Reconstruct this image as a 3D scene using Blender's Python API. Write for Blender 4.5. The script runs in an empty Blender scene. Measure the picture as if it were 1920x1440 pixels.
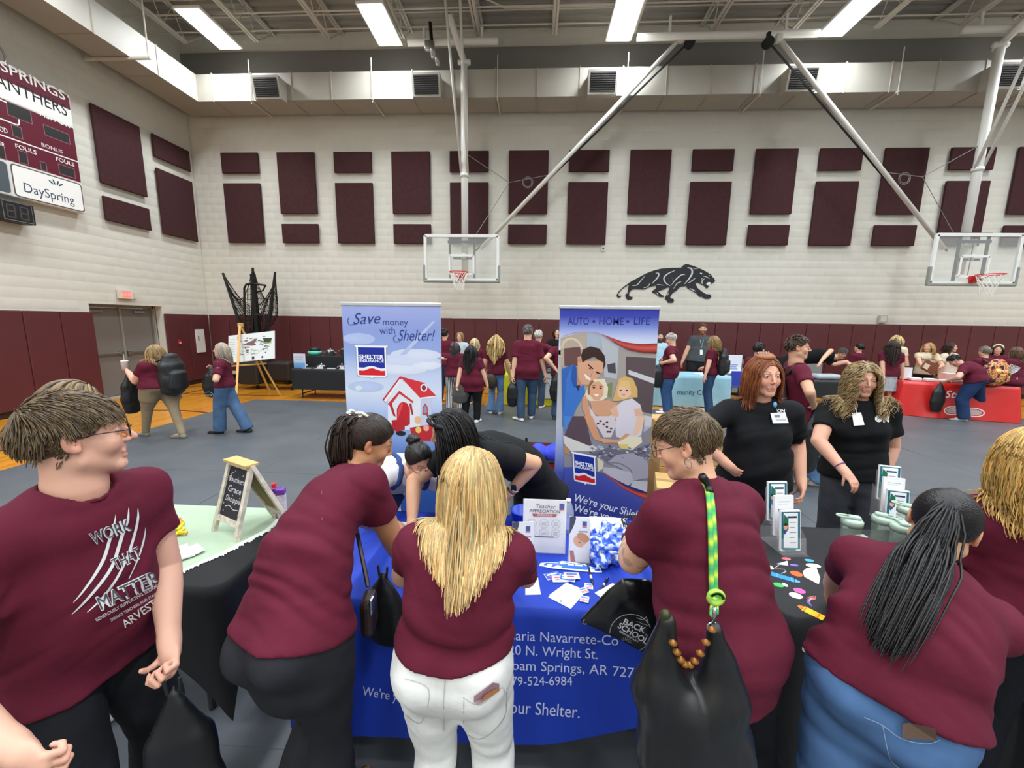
import bpy, bmesh, math, random
import numpy as np
from mathutils import Vector, Matrix
from mathutils.bvhtree import BVHTree

random.seed(7)
np.random.seed(7)
SC = bpy.context.scene
COL = SC.collection
PI = math.pi

# ------------------------------------------------------------------ camera
CAM_F, CAM_YAW, CAM_PITCH, CAM_ROLL, CAM_Z = 745.0, -0.0513, 0.1557, 0.0145, 1.9
def _axes(yaw, pitch, roll):
    cy, sy, cp, sp = math.cos(yaw), math.sin(yaw), math.cos(pitch), math.sin(pitch)
    f = np.array([sy*cp, cy*cp, -sp]); r = np.array([cy, -sy, 0.0]); u = np.cross(r, f)
    cr, sr = math.cos(roll), math.sin(roll)
    return r*cr + u*sr, u*cr - r*sr, f
CR, CU, CF = _axes(CAM_YAW, CAM_PITCH, CAM_ROLL)
CP = np.array([0.0, 0.0, CAM_Z])
cam = bpy.data.cameras.new('camera')
cam.sensor_fit = 'HORIZONTAL'; cam.sensor_width = 36.0
cam.lens = 36.0*CAM_F/1920.0
cam.clip_start = 0.05; cam.clip_end = 200
camo = bpy.data.objects.new('camera', cam); COL.objects.link(camo)
camo.matrix_world = Matrix(((CR[0], CU[0], -CF[0], 0), (CR[1], CU[1], -CF[1], 0), (CR[2], CU[2], -CF[2], CAM_Z), (0, 0, 0, 1)))
SC.camera = camo
def ray(x, y): return CF + CR*(x-960.0)/CAM_F + CU*(720.0-y)/CAM_F
def atz(x, y, z=0.0):
    d = ray(x, y); return CP + d*(z-CAM_Z)/d[2]
def aty(x, y, Y):
    d = ray(x, y); return CP + d*Y/d[1]
def atx(x, y, X):
    d = ray(x, y); return CP + d*X/d[0]

# ------------------------------------------------------------------ world, exposure
wd = bpy.data.worlds.new('hall_world'); SC.world = wd; wd.use_nodes = True
wd.node_tree.nodes['Background'].inputs[0].default_value = (0.75, 0.78, 0.8, 1)
wd.node_tree.nodes['Background'].inputs[1].default_value = 0.12
vs = SC.view_settings
vs.view_transform = 'Standard'; vs.look = 'None'; vs.gamma = 1.0; vs.use_curve_mapping = False
vs.exposure = 0.55
LAMP_POWER = 75.0             # watts of every high-bay fixture
LAMP_COLOR = (.93, 1.0, 1.07)
ROOM = dict(x0=-9.66, x1=19.0, y0=-13.0, y1=11.48, z1=9.35)

# ------------------------------------------------------------------ helpers: materials
def lin(h):
    if isinstance(h, (tuple, list, np.ndarray)): c = [float(v) for v in h[:3]]
    else:
        h = h.lstrip('#'); c = [int(h[i:i+2], 16)/255 for i in (0, 2, 4)]
    return tuple(((v/12.92) if v <= .04045 else ((v+.055)/1.055)**2.4) for v in c)
MATS = {}
def mat(name, col='#808080', rough=.6, metal=0., spec=.5, vcol=False, noise=None, bump=None, sheen=0., emit=None,
        trans=0., alpha=1., coat=0., ior=None, fade=None):
    """one Principled material; noise=(scale, amount), bump=(scale, strength, distance[, stretch xyz]), emit=(colour, strength)"""
    if name in MATS: return MATS[name]
    m = bpy.data.materials.new(name); m.use_nodes = True; MATS[name] = m
    nt = m.node_tree; N = nt.nodes; L = nt.links
    b = N['Principled BSDF']
    c = lin(col)
    b.inputs['Base Color'].default_value = (*c, 1)
    b.inputs['Roughness'].default_value = rough; b.inputs['Metallic'].default_value = metal
    b.inputs['Specular IOR Level'].default_value = spec
    if sheen: b.inputs['Sheen Weight'].default_value = sheen; b.inputs['Sheen Roughness'].default_value = .5
    if coat: b.inputs['Coat Weight'].default_value = coat
    if trans: b.inputs['Transmission Weight'].default_value = trans
    if ior: b.inputs['IOR'].default_value = ior
    if alpha < 1: b.inputs['Alpha'].default_value = alpha
    if emit:
        b.inputs['Emission Color'].default_value = (*lin(emit[0]), 1); b.inputs['Emission Strength'].default_value = emit[1]
    src = None
    if vcol:
        a = N.new('ShaderNodeAttribute'); a.attribute_name = 'Col'; src = a.outputs['Color']
    tc = None
    if noise or bump: tc = N.new('ShaderNodeTexCoord')
    if noise:
        n = N.new('ShaderNodeTexNoise'); n.inputs['Scale'].default_value = noise[0]; n.inputs['Detail'].default_value = 4
        L.new(tc.outputs['Object'], n.inputs['Vector'])
        mp = N.new('ShaderNodeMapRange'); mp.inputs['From Min'].default_value = .25; mp.inputs['From Max'].default_value = .75
        mp.inputs['To Min'].default_value = 1-noise[1]; mp.inputs['To Max'].default_value = 1+noise[1]
        L.new(n.outputs['Fac'], mp.inputs['Value'])
        mx = N.new('ShaderNodeMix'); mx.data_type = 'RGBA'; mx.blend_type = 'MULTIPLY'; mx.inputs['Factor'].default_value = 1
        if src: L.new(src, mx.inputs['A'])
        else: mx.inputs['A'].default_value = (*c, 1)
        L.new(mp.outputs['Result'], mx.inputs['B']); src = mx.outputs['Result']
    if bump:
        n = N.new('ShaderNodeTexNoise'); n.inputs['Scale'].default_value = bump[0]; n.inputs['Detail'].default_value = 5
        v = tc.outputs['Object']
        if len(bump) > 3:
            mpg = N.new('ShaderNodeMapping'); mpg.inputs['Scale'].default_value = bump[3]; L.new(v, mpg.inputs['Vector']); v = mpg.outputs['Vector']
        L.new(v, n.inputs['Vector'])
        bp = N.new('ShaderNodeBump'); bp.inputs['Strength'].default_value = bump[1]; bp.inputs['Distance'].default_value = bump[2]
        L.new(n.outputs['Fac'], bp.inputs['Height']); L.new(bp.outputs['Normal'], b.inputs['Normal'])
    if src: L.new(src, b.inputs['Base Color'])
    return m

# ------------------------------------------------------------------ helpers: objects
def tag(o, label=None, cat=None, group=None, kind=None):
    if label: o['label'] = label
    if cat: o['category'] = cat
    if group: o['group'] = group
    if kind: o['kind'] = kind
    return o
def thing(name, label, cat, loc=(0, 0, 0), group=None):
    o = bpy.data.objects.new(name, None); o.empty_display_size = .1; COL.objects.link(o); o.location = Vector([float(v) for v in loc])
    return tag(o, label, cat, group)
def link(name, me, m=None, parent=None, smooth=False):
    if m is not None and not me.materials: me.materials.append(m)
    if smooth: me.polygons.foreach_set('use_smooth', np.ones(len(me.polygons), bool))
    o = bpy.data.objects.new(name, me); COL.objects.link(o)
    if parent is not None:
        o.parent = parent
        o.matrix_parent_inverse = Matrix.Translation(-Vector(parent.location)) if parent.type == 'EMPTY' else Matrix()
    return o
def pmesh(name, v, f, cols=None):
    me = bpy.data.meshes.new(name)
    v = np.asarray(v, dtype=np.float64)
    if isinstance(f, np.ndarray):
        n, k = f.shape
        me.vertices.add(len(v)); me.vertices.foreach_set('co', v.astype(np.float32).ravel())
        me.loops.add(n*k); me.loops.foreach_set('vertex_index', f.astype(np.int32).ravel())
        me.polygons.add(n); me.polygons.foreach_set('loop_start', np.arange(0, n*k, k, dtype=np.int32))
        me.update(calc_edges=True)
    else:
        me.from_pydata([tuple(x) for x in v], [], [tuple(x) for x in f]); me.update()
    if cols is not None:
        a = me.color_attributes.new('Col', 'FLOAT_COLOR', 'POINT')
        c = np.ones((len(v), 4), np.float32); c[:, :3] = np.asarray(cols, np.float32)[:, :3]
        a.data.foreach_set('color', c.ravel())
    return me
def rotz(a):
    c, s = math.cos(a), math.sin(a); return np.array([[c, -s, 0], [s, c, 0], [0, 0, 1.]])
def rotx(a):
    c, s = math.cos(a), math.sin(a); return np.array([[1, 0, 0], [0, c, -s], [0, s, c]])
def roty(a):
    c, s = math.cos(a), math.sin(a); return np.array([[c, 0, s], [0, 1, 0], [-s, 0, c]])
def unit(v):
    v = np.asarray(v, float); return v/(np.linalg.norm(v)+1e-12)
class MB:
    """collects simple shapes into ONE mesh"""
    def __init__(s): s.v = []; s.f = []; s.c = []; s.col = None
    def _add(s, vs_, fs):
        o = len(s.v); s.v += [tuple(float(q) for q in p) for p in vs_]; s.f += [tuple(i+o for i in f) for f in fs]
        s.c += [s.col or (1, 1, 1)]*len(vs_)
    def color(s, h): s.col = lin(h); return s
    def box(s, c, size, R=None, taper=1.0):
        x, y, z = [q/2 for q in size]
        p = np.array([(-x, -y, -z), (x, -y, -z), (x, y, -z), (-x, y, -z), (-x*taper, -y*taper, z), (x*taper, -y*taper, z), (x*taper, y*taper, z), (-x*taper, y*taper, z)])
        if R is not None: p = p@np.asarray(R).T
        s._add(p+np.asarray(c, float), [(3, 2, 1, 0), (4, 5, 6, 7), (0, 1, 5, 4), (1, 2, 6, 5), (2, 3, 7, 6), (3, 0, 4, 7)]); return s
    def rbox(s, c, size, r=.01, R=None, seg=2):
        """box with rounded edges"""
        bm = bmesh.new(); bmesh.ops.create_cube(bm, size=1)
        for v in bm.verts: v.co = Vector((v.co.x*size[0], v.co.y*size[1], v.co.z*size[2]))
        bmesh.ops.bevel(bm, geom=list(bm.edges), offset=min(r, min(size)*.49), segments=seg, profile=.5, affect='EDGES')
        bm.verts.ensure_lookup_table()
        p = np.array([v.co[:] for v in bm.verts]); f = [[v.index for v in q.verts] for q in bm.faces]; bm.free()
        if R is not None: p = p@np.asarray(R).T
        s._add(p+np.asarray(c, float), f); return s
    def bar(s, a, b, w, h=None, up=(0, 0, 1)):
        a = np.asarray(a, float); b = np.asarray(b, float); h = h or w
        t = unit(b-a); x = np.cross(t, up)
        if np.linalg.norm(x) < 1e-4: x = np.cross(t, (0, 1, 0))
        x = unit(x); y = np.cross(x, t)
        ps = [q+x*i*w/2+y*j*h/2 for q in (a, b) for i, j in ((-1, -1), (1, -1), (1, 1), (-1, 1))]
        s._add(ps, [(0, 1, 2, 3), (7, 6, 5, 4), (0, 4, 5, 1), (1, 5, 6, 2), (2, 6, 7, 3), (3, 7, 4, 0)]); return s
    def tube(s, path, r, n=8, cap=True, closed=False):
        P = np.asarray(path, float); m = len(P)
        rr = np.full(m, r) if np.isscalar(r) else np.asarray(r, float)
        T = np.gradient(P, axis=0)
        if closed: T = np.roll(P, -1, 0)-np.roll(P, 1, 0)
        T /= np.linalg.norm(T, axis=1)[:, None]+1e-12
        ref = np.array([0, 0, 1.]) if abs(T[0][2]) < .9 else np.array([0, 1., 0])
        X = unit(np.cross(T[0], ref)); vs_ = []
        for i in range(m):
            X = X-T[i]*(X@T[i]); X = unit(X); Y = np.cross(T[i], X)
            for k in range(n):
                a = 2*PI*k/n; vs_.append(P[i]+rr[i]*(X*math.cos(a)+Y*math.sin(a)))
        fs = [(i*n+k, i*n+(k+1) % n, (i+1)*n+(k+1) % n, (i+1)*n+k) for i in range(m-1) for k in range(n)]
        if closed: fs += [((m-1)*n+k, (m-1)*n+(k+1) % n, (k+1) % n, k) for k in range(n)]
        elif cap: fs += [tuple(range(n-1, -1, -1)), tuple((m-1)*n+k for k in range(n))]
        s._add(vs_, fs); return s
    def cyl(s, a, b, r, n=12, r2=None): return s.tube([a, b], [r, r if r2 is None else r2], n)
    def lathe(s, c, prof, n=20, R=None):
        """prof: (radius, height) pairs from bottom to top"""
        vs_ = [(r*math.cos(2*PI*k/n), r*math.sin(2*PI*k/n), z) for r, z in prof for k in range(n)]
        p = np.array(vs_)
        if R is not None: p = p@np.asarray(R).T
        m = len(prof)
        fs = [(i*n+k, i*n+(k+1) % n, (i+1)*n+(k+1) % n, (i+1)*n+k) for i in range(m-1) for k in range(n)]
        fs += [tuple(range(n-1, -1, -1)), tuple((m-1)*n+k for k in range(n))]
        s._add(p+np.asarray(c, float), fs); return s
    def quad(s, a, b, c, d): s._add([a, b, c, d], [(0, 1, 2, 3)]); return s
    def poly(s, pts): s._add(pts, [tuple(range(len(pts)))]); return s
    def prism(s, pts, d):
        """closed outline (3D points) pushed along vector d"""
        p = np.asarray(pts, float); n = len(p); d = np.asarray(d, float)
        s._add(list(p)+list(p+d), [tuple(range(n-1, -1, -1)), tuple(range(n, 2*n))]+[(i, (i+1) % n, n+(i+1) % n, n+i) for i in range(n)]); return s
    def grid(s, P):
        P = np.asarray(P, float); a, b = P.shape[:2]
        s._add(P.reshape(-1, 3), [(i*b+j, (i+1)*b+j, (i+1)*b+j+1, i*b+j+1) for i in range(a-1) for j in range(b-1)]); return s
    def mesh(s, name): return pmesh(name, s.v, s.f, s.c if any(c != (1, 1, 1) for c in s.c) else None)
    def build(s, name, m, parent=None, smooth=False):
        return link(name, s.mesh(name), m, parent, smooth)
def single(o, label, cat, group=None): return tag(o, label, cat, group)

# ------------------------------------------------------------------ helpers: lettering and flat print
_TXT = {}
def text_geo(txt, size=1.0, align='LEFT', shear=0., bold=0., spacing=1.0):
    key = (txt, size, align, shear, bold, spacing)
    if key in _TXT: return _TXT[key]
    cu = bpy.data.curves.new('lettering', 'FONT'); cu.body = txt; cu.size = size; cu.align_x = align; cu.shear = shear
    cu.space_character = spacing; cu.fill_mode = 'FRONT'; cu.resolution_u = 3; cu.offset = bold
    ob = bpy.data.objects.new('lettering', cu)
    me = ob.to_mesh()
    v = np.array([p.co[:] for p in me.vertices]).reshape(-1, 3); f = [tuple(p.vertices) for p in me.polygons]
    ob.to_mesh_clear(); bpy.data.objects.remove(ob); bpy.data.curves.remove(cu)
    _TXT[key] = (v, f); return v, f
class Print:
    """flat print: coloured outlines in (u, v) metres, stacked in thin layers, laid on a surface"""
    def __init__(s): s.v = []; s.f = []; s.c = []
    def poly(s, pts, col, lvl=0, grad=None):
        o = len(s.v); lvl = lvl+.05*(len(s.f) % 16)
        for p in pts: s.v.append((p[0], p[1], lvl)); s.c.append(lin(col) if grad is None else grad(p[0], p[1]))
        s.f.append(tuple(range(o, o+len(pts)))); return s
    def rect(s, u0, v0, u1, v1, col, lvl=0, grad=None): return s.poly([(u0, v0), (u1, v0), (u1, v1), (u0, v1)], col, lvl, grad)
    def gradrect(s, u0, v0, u1, v1, stops, lvl=0):
        """stops: (t, colour) from v0 to v1"""
        for (t0, c0), (t1, c1) in zip(stops[:-1], stops[1:]):
            a, b = v0+(v1-v0)*t0, v0+(v1-v0)*t1; o = len(s.v)
            for p, c in (((u0, a), c0), ((u1, a), c0), ((u1, b), c1), ((u0, b), c1)): s.v.append((*p, lvl)); s.c.append(lin(c))
            s.f.append((o, o+1, o+2, o+3))
        return s
    def ell(s, u, v, a, b, col, lvl=0, rot=0., n=20, t0=0., t1=2*PI):
        c, q = math.cos(rot), math.sin(rot); pts = []
        for k in range(n+(0 if t1-t0 > 6.28 else 1)):
            t = t0+(t1-t0)*k/n; x, y = a*math.cos(t), b*math.sin(t); pts.append((u+x*c-y*q, v+x*q+y*c))
        return s.poly(pts, col, lvl)
    def line(s, pts, w, col, lvl=0):
        P = np.asarray(pts, float); T = np.gradient(P, axis=0); T /= np.linalg.norm(T, axis=1)[:, None]+1e-9
        ww = (np.full(len(P), w) if np.isscalar(w) else np.asarray(w))[:, None]/2
        Nn = np.stack([-T[:, 1], T[:, 0]], 1)*ww
        for i in range(len(P)-1): s.poly([P[i]+Nn[i], P[i]-Nn[i], P[i+1]-Nn[i+1], P[i+1]+Nn[i+1]], col, lvl)
        return s
    def smooth(s, pts, n=6):
        P = np.asarray(pts, float); out = []
        for i in range(len(P)-1):
            p0, p1, p2, p3 = P[max(i-1, 0)], P[i], P[i+1], P[min(i+2, len(P)-1)]
            for k in range(n):
                t = k/n; out.append(.5*((2*p1)+(-p0+p2)*t+(2*p0-5*p1+4*p2-p3)*t*t+(-p0+3*p1-3*p2+p3)*t**3))
        out.append(P[-1]); return out
    def text(s, txt, u, v, size, col, lvl=0, align='LEFT', shear=0., bold=0., spacing=1., rot=0., fx=1.0, skew=0.):
        tv, tf = text_geo(txt, 1.0, align, shear, bold, spacing); o = len(s.v); c, q = math.cos(rot), math.sin(rot)
        for p in tv:
            x, y = p[0]*size*fx, p[1]*size; y += x*skew; s.v.append((u+x*c-y*q, v+x*q+y*c, lvl)); s.c.append(lin(col))
        s.f += [tuple(i+o for i in f) for f in tf]; return s
    def fit(s, txt, u0, v0, u1, size, col, lvl=0, bold=0., shear=0., skew=0., rot=0., spacing=1.):
        tv, tf = text_geo(txt, 1.0, 'LEFT', shear, bold, spacing); w = (tv[:, 0].max()-tv[:, 0].min())*size
        return s.text(txt, u0, v0, size, col, lvl, 'LEFT', shear, bold, spacing, rot, (u1-u0)/max(w, 1e-6), skew)
    def lay(s, name, m, parent, O, U, V, eps=.0004, base=.0012):
        O, U, V = (np.asarray(q, float) for q in (O, U, V)); Nn = np.cross(U, V)
        a = np.array(s.v); P = O+a[:, :1]*U+a[:, 1:2]*V+(base+a[:, 2:3]*eps)*Nn
        return link(name, pmesh(name, P, s.f, s.c), m, parent)
    def drape(s, name, m, parent, bvh, O, U, V, D, off=.0025, eps=.0008, maxd=1.5):
        """print pressed along D onto the surface held by bvh; pieces that miss it are dropped"""
        O, U, V, D = (np.asarray(q, float) for q in (O, U, V, D)); D = unit(D)
        P = []; ok = []
        for u, v, l in s.v:
            q = O+U*u+V*v; h = bvh.ray_cast(Vector(q), Vector(D), maxd)
            if h[0] is None: P.append(q); ok.append(False)
            else: P.append(np.array(h[0])-D*(off+eps*l)); ok.append(True)
        fs = [f for f in s.f if all(ok[i] for i in f)]
        return link(name, packed(name, P, fs, s.c), m, parent)
def cast(pr, name, m, parent, bvh, off=.002, eps=.0006):
    """print given in picture positions (x, -y), set down where those sight lines meet the surface held by bvh"""
    P, ok = [], []
    for u, v, l in pr.v:
        d = unit(ray(u, -v)); h = bvh.ray_cast(Vector(CP), Vector(d), 30)
        ok.append(h[0] is not None); P.append(np.array(h[0])-d*(off+eps*l) if h[0] is not None else CP+d)
    fs = [f for f in pr.f if all(ok[i] for i in f) and max(np.linalg.norm(P[i]-P[f[0]]) for i in f) < .3]
    if not fs: return None
    return link(name, packed(name, P, fs, pr.c), m, parent)
def packed(name, P, fs, c):
    """mesh without the points that no face uses"""
    us = sorted({i for f in fs for i in f}); ix = {i: k for k, i in enumerate(us)}
    return pmesh(name, np.array([P[i] for i in us]), [tuple(ix[i] for i in f) for f in fs], [c[i] for i in us])
def print_mat(name='printed_ink', rough=.55): return mat(name, vcol=True, rough=rough, spec=.3)
# ================================================================== people: smooth implicit bodies, clothes and hair
def _hash3(i, j, k, s):
    n = (i*374761393+j*668265263+k*2147483647+s*974711).astype(np.int64) & 0x7fffffff
    n = ((n ^ (n >> 13))*1274126177) & 0x7fffffff
    return ((n ^ (n >> 16)) & 0xffff)/65535.0
def vnoise(p, s=0):
    i = np.floor(p).astype(np.int64); f = p-i; f = f*f*(3-2*f); r = 0.
    for dx in (0, 1):
        for dy in (0, 1):
            for dz in (0, 1):
                w = (f[:, 0] if dx else 1-f[:, 0])*(f[:, 1] if dy else 1-f[:, 1])*(f[:, 2] if dz else 1-f[:, 2])
                r = r+w*_hash3(i[:, 0]+dx, i[:, 1]+dy, i[:, 2]+dz, s)
    return r
def smin(a, b, k):
    if k <= 0: return np.minimum(a, b)
    h = np.maximum(k-np.abs(a-b), 0)/k
    return np.minimum(a, b)-h*h*k*.25
class Sdf:
    def __init__(s): s.ops = []
    def put(s, fn, lo, hi, k=0., mode='u'):
        m = k+.07; s.ops.append((fn, np.asarray(lo, float)-m, np.asarray(hi, float)+m, k, mode)); return s
    def __call__(s, p):
        d = np.full(len(p), 1.0)
        for fn, lo, hi, k, mode in s.ops:
            idx = np.nonzero(((p > lo) & (p < hi)).all(1))[0]
            if not len(idx): continue
            v = fn(p[idx])
            if mode == 'u': d[idx] = smin(d[idx], v, k)
            elif mode == 's': d[idx] = -smin(-d[idx], v, k)
            elif mode == 'i': d[idx] = -smin(-d[idx], -v, k)
            elif mode == 'd': d[idx] = d[idx]+v
        return d
    def rc(s, a, b, ra, rb, k=0., mode='u'):
        a = np.asarray(a, float); b = np.asarray(b, float); ab = b-a; L2 = ab@ab+1e-12; r = max(ra, rb)
        def fn(p):
            t = np.clip((p-a)@ab/L2, 0, 1); return np.linalg.norm(p-a-t[:, None]*ab, axis=1)-(ra+(rb-ra)*t)
        return s.put(fn, np.minimum(a, b)-r, np.maximum(a, b)+r, k, mode)
    def ell(s, c, r, R=None, k=0., mode='u'):
        c = np.asarray(c, float); r = np.asarray(r, float); M = np.eye(3) if R is None else np.asarray(R)
        def fn(p):
            q = (p-c)@M; k0 = np.linalg.norm(q/r, axis=1); k1 = np.linalg.norm(q/(r*r), axis=1)+1e-9; return k0*(k0-1)/k1
        e = np.abs(M)@r
        return s.put(fn, c-e, c+e, k, mode)
    def tube(s, P, A, B, side, flat0=False, flat1=False, k=0., mode='u'):
        """elliptic sections A (along side) x B along a polyline"""
        P = np.asarray(P, float); A = np.asarray(A, float); B = np.asarray(B, float); n = len(P)
        S = np.broadcast_to(np.asarray(side, float), (n, 3))
        segs = []
        for i in range(n-1):
            ab = P[i+1]-P[i]; L = np.linalg.norm(ab)+1e-9; t = ab/L; sd = unit(S[i]-t*(S[i]@t)); segs.append((P[i], t, L, sd, np.cross(t, sd)))
        def fn(p):
            best = np.full(len(p), 9.)
            for i, (a, t, L, sd, w) in enumerate(segs):
                q = p-a; h = q@t/L; hc = np.clip(h, 0, 1); ra = A[i]+(A[i+1]-A[i])*hc; rb = B[i]+(B[i+1]-B[i])*hc; e = (h-hc)*L
                cut = None
                if i == 0 and flat0: cut = -h*L; e = np.where(h < 0, 0, e)
                if i == n-2 and flat1: c2 = (h-1)*L; e = np.where(h > 1, 0, e); cut = c2 if cut is None else np.maximum(cut, c2)
                rm = np.minimum(ra, rb); x = q@sd; y = q@w
                k0 = np.sqrt((x/ra)**2+(y/rb)**2+(e/rm)**2); k1 = np.sqrt((x/ra**2)**2+(y/rb**2)**2+(e/rm**2)**2)+1e-9
                d = k0*(k0-1)/k1
                if cut is not None: d = np.maximum(d, cut)
                best = np.minimum(best, d)
            return best
        r = max(A.max(), B.max())
        return s.put(fn, P.min(0)-r, P.max(0)+r, k, mode)
    def box(self):
        lo = np.min([o[1] for o in self.ops if o[4] == 'u'], 0); hi = np.max([o[2] for o in self.ops if o[4] == 'u'], 0)
        return lo+.05, hi-.05
    def mesh(self, h, lo=None, hi=None):
        b = self.box(); lo = b[0] if lo is None else np.asarray(lo, float); hi = b[1] if hi is None else np.asarray(hi, float)
        return surface_net(self, lo, hi, h)
_CORN = np.array([(i, j, k) for i in (0, 1) for j in (0, 1) for k in (0, 1)])
_EDG = [(a, b) for a in range(8) for b in range(a+1, 8) if np.abs(_CORN[a]-_CORN[b]).sum() == 1]
def surface_net(fn, lo, hi, h, B=4):
    nb = np.maximum(np.ceil((hi-lo)/(h*B)).astype(int), 1)+1
    cx = [lo[i]+np.arange(nb[i]+1)*h*B for i in range(3)]
    G = np.stack(np.meshgrid(*cx, indexing='ij'), -1)
    cd = fn(G.reshape(-1, 3)).reshape(nb+1)
    ctr = fn((G[:-1, :-1, :-1]+h*B/2).reshape(-1, 3)).reshape(nb)
    thr = h*B*1.35; mn = ctr.copy(); mx = ctr.copy()
    for i, j, k in _CORN:
        c = cd[i:i+nb[0], j:j+nb[1], k:k+nb[2]]; mn = np.minimum(mn, c); mx = np.maximum(mx, c)
    act = ((mn <= 0) & (mx >= 0)) | (np.minimum(np.abs(mn), np.abs(mx)) < thr)
    nf = nb*B+1
    val = np.repeat(np.repeat(np.repeat(cd[:-1, :-1, :-1], B, 0), B, 1), B, 2)
    val = np.pad(val, ((0, 1),)*3, mode='edge').astype(np.float32)
    m = np.zeros(nf, bool)
    for bi, bj, bk in np.argwhere(act):
        m[bi*B:bi*B+B+1, bj*B:bj*B+B+1, bk*B:bk*B+B+1] = True
    ii = np.argwhere(m)
    val[m] = fn(lo+ii*h)
    sg = val < 0
    cell = np.zeros(nf-1, np.int8)
    for i, j, k in _CORN: cell += sg[i:i+nf[0]-1, j:j+nf[1]-1, k:k+nf[2]-1]
    inside = m[:-1, :-1, :-1] & m[1:, 1:, 1:]
    C = np.argwhere((cell > 0) & (cell < 8) & inside)
    if not len(C): return np.zeros((0, 3)), np.zeros((0, 4), int)
    cv = np.stack([val[C[:, 0]+i, C[:, 1]+j, C[:, 2]+k] for i, j, k in _CORN], 1)
    acc = np.zeros((len(C), 3)); cnt = np.zeros(len(C))
    for a, b in _EDG:
        x = (cv[:, a] < 0) != (cv[:, b] < 0)
        t = np.where(x, cv[:, a]/np.where(x, cv[:, a]-cv[:, b], 1), 0)
        acc += x[:, None]*(_CORN[a]+t[:, None]*(_CORN[b]-_CORN[a])); cnt += x
    V = lo+(C+acc/np.maximum(cnt, 1)[:, None])*h
    idx = np.full(nf-1, -1, np.int32); idx[C[:, 0], C[:, 1], C[:, 2]] = np.arange(len(C))
    F = []
    for ax in range(3):
        u, w = (ax+1) % 3, (ax+2) % 3
        s0 = [slice(None)]*3; s1 = [slice(None)]*3; s0[ax] = slice(0, -1); s1[ax] = slice(1, None)
        E_ = np.argwhere(sg[tuple(s0)] != sg[tuple(s1)])
        E_ = E_[(E_[:, u] > 0) & (E_[:, w] > 0) & (E_[:, u] < nf[u]-1) & (E_[:, w] < nf[w]-1)]
        if not len(E_): continue
        q = []
        for du, dw in ((0, 0), (-1, 0), (-1, -1), (0, -1)):
            e = E_.copy(); e[:, u] += du; e[:, w] += dw; q.append(idx[e[:, 0], e[:, 1], e[:, 2]])
        q = np.stack(q, 1); flip = ~sg[E_[:, 0], E_[:, 1], E_[:, 2]]
        q[flip] = q[flip][:, ::-1]; F.append(q[(q >= 0).all(1)])
    return V, np.concatenate(F)
def relax(V, F, it=2, lam=.5):
    E_ = np.concatenate([F[:, [0, 1]], F[:, [1, 2]], F[:, [2, 3]], F[:, [3, 0]]]); n = len(V); cnt = np.bincount(E_[:, 0], minlength=n)+np.bincount(E_[:, 1], minlength=n)
    for _ in range(it):
        A = np.stack([np.bincount(E_[:, 0], V[E_[:, 1], k], n)+np.bincount(E_[:, 1], V[E_[:, 0], k], n) for k in range(3)], 1)/np.maximum(cnt, 1)[:, None]
        V = V+(A-V)*lam
    return V
def join_geo(parts):
    """[(V, F, colours or None)] -> one set"""
    V, F, C, o = [], [], [], 0
    for v, f, c in parts:
        if not len(v): continue
        V.append(v); F.append(f+o); C.append(np.broadcast_to(np.asarray(c, float), (len(v), 3))); o += len(v)
    return np.concatenate(V), np.concatenate(F), np.concatenate(C)
def grad_of(fn, p, e=.004):
    g = np.stack([fn(p+np.eye(3)[i]*e)-fn(p-np.eye(3)[i]*e) for i in range(3)], 1)
    return g/(np.linalg.norm(g, axis=1)[:, None]+1e-9)
def mixc(a, b, t): return a+(b-a)*np.clip(t, 0, 1)[:, None]
def sstep(a, b, x):
    t = np.clip((x-a)/(b-a), 0, 1); return t*t*(3-2*t)
def ik(a, b, l1, l2, pole):
    """middle joint of a two-bone chain"""
    a = np.asarray(a, float); b = np.asarray(b, float); d = b-a; D = np.linalg.norm(d)
    if D > (l1+l2)*.999: b = a+d/D*(l1+l2)*.999; d = b-a; D = np.linalg.norm(d)
    x = (l1*l1-l2*l2+D*D)/(2*D); hgt = math.sqrt(max(l1*l1-x*x, 0)); n = d/D
    p = np.asarray(pole, float); p = unit(p-n*(p@n))
    return a+n*x+p*hgt, b
def frame(yaw, pitch=0., roll=0.):
    """columns: right, forward, up"""
    return rotz(yaw)@rotx(-pitch)@roty(roll)

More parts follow.
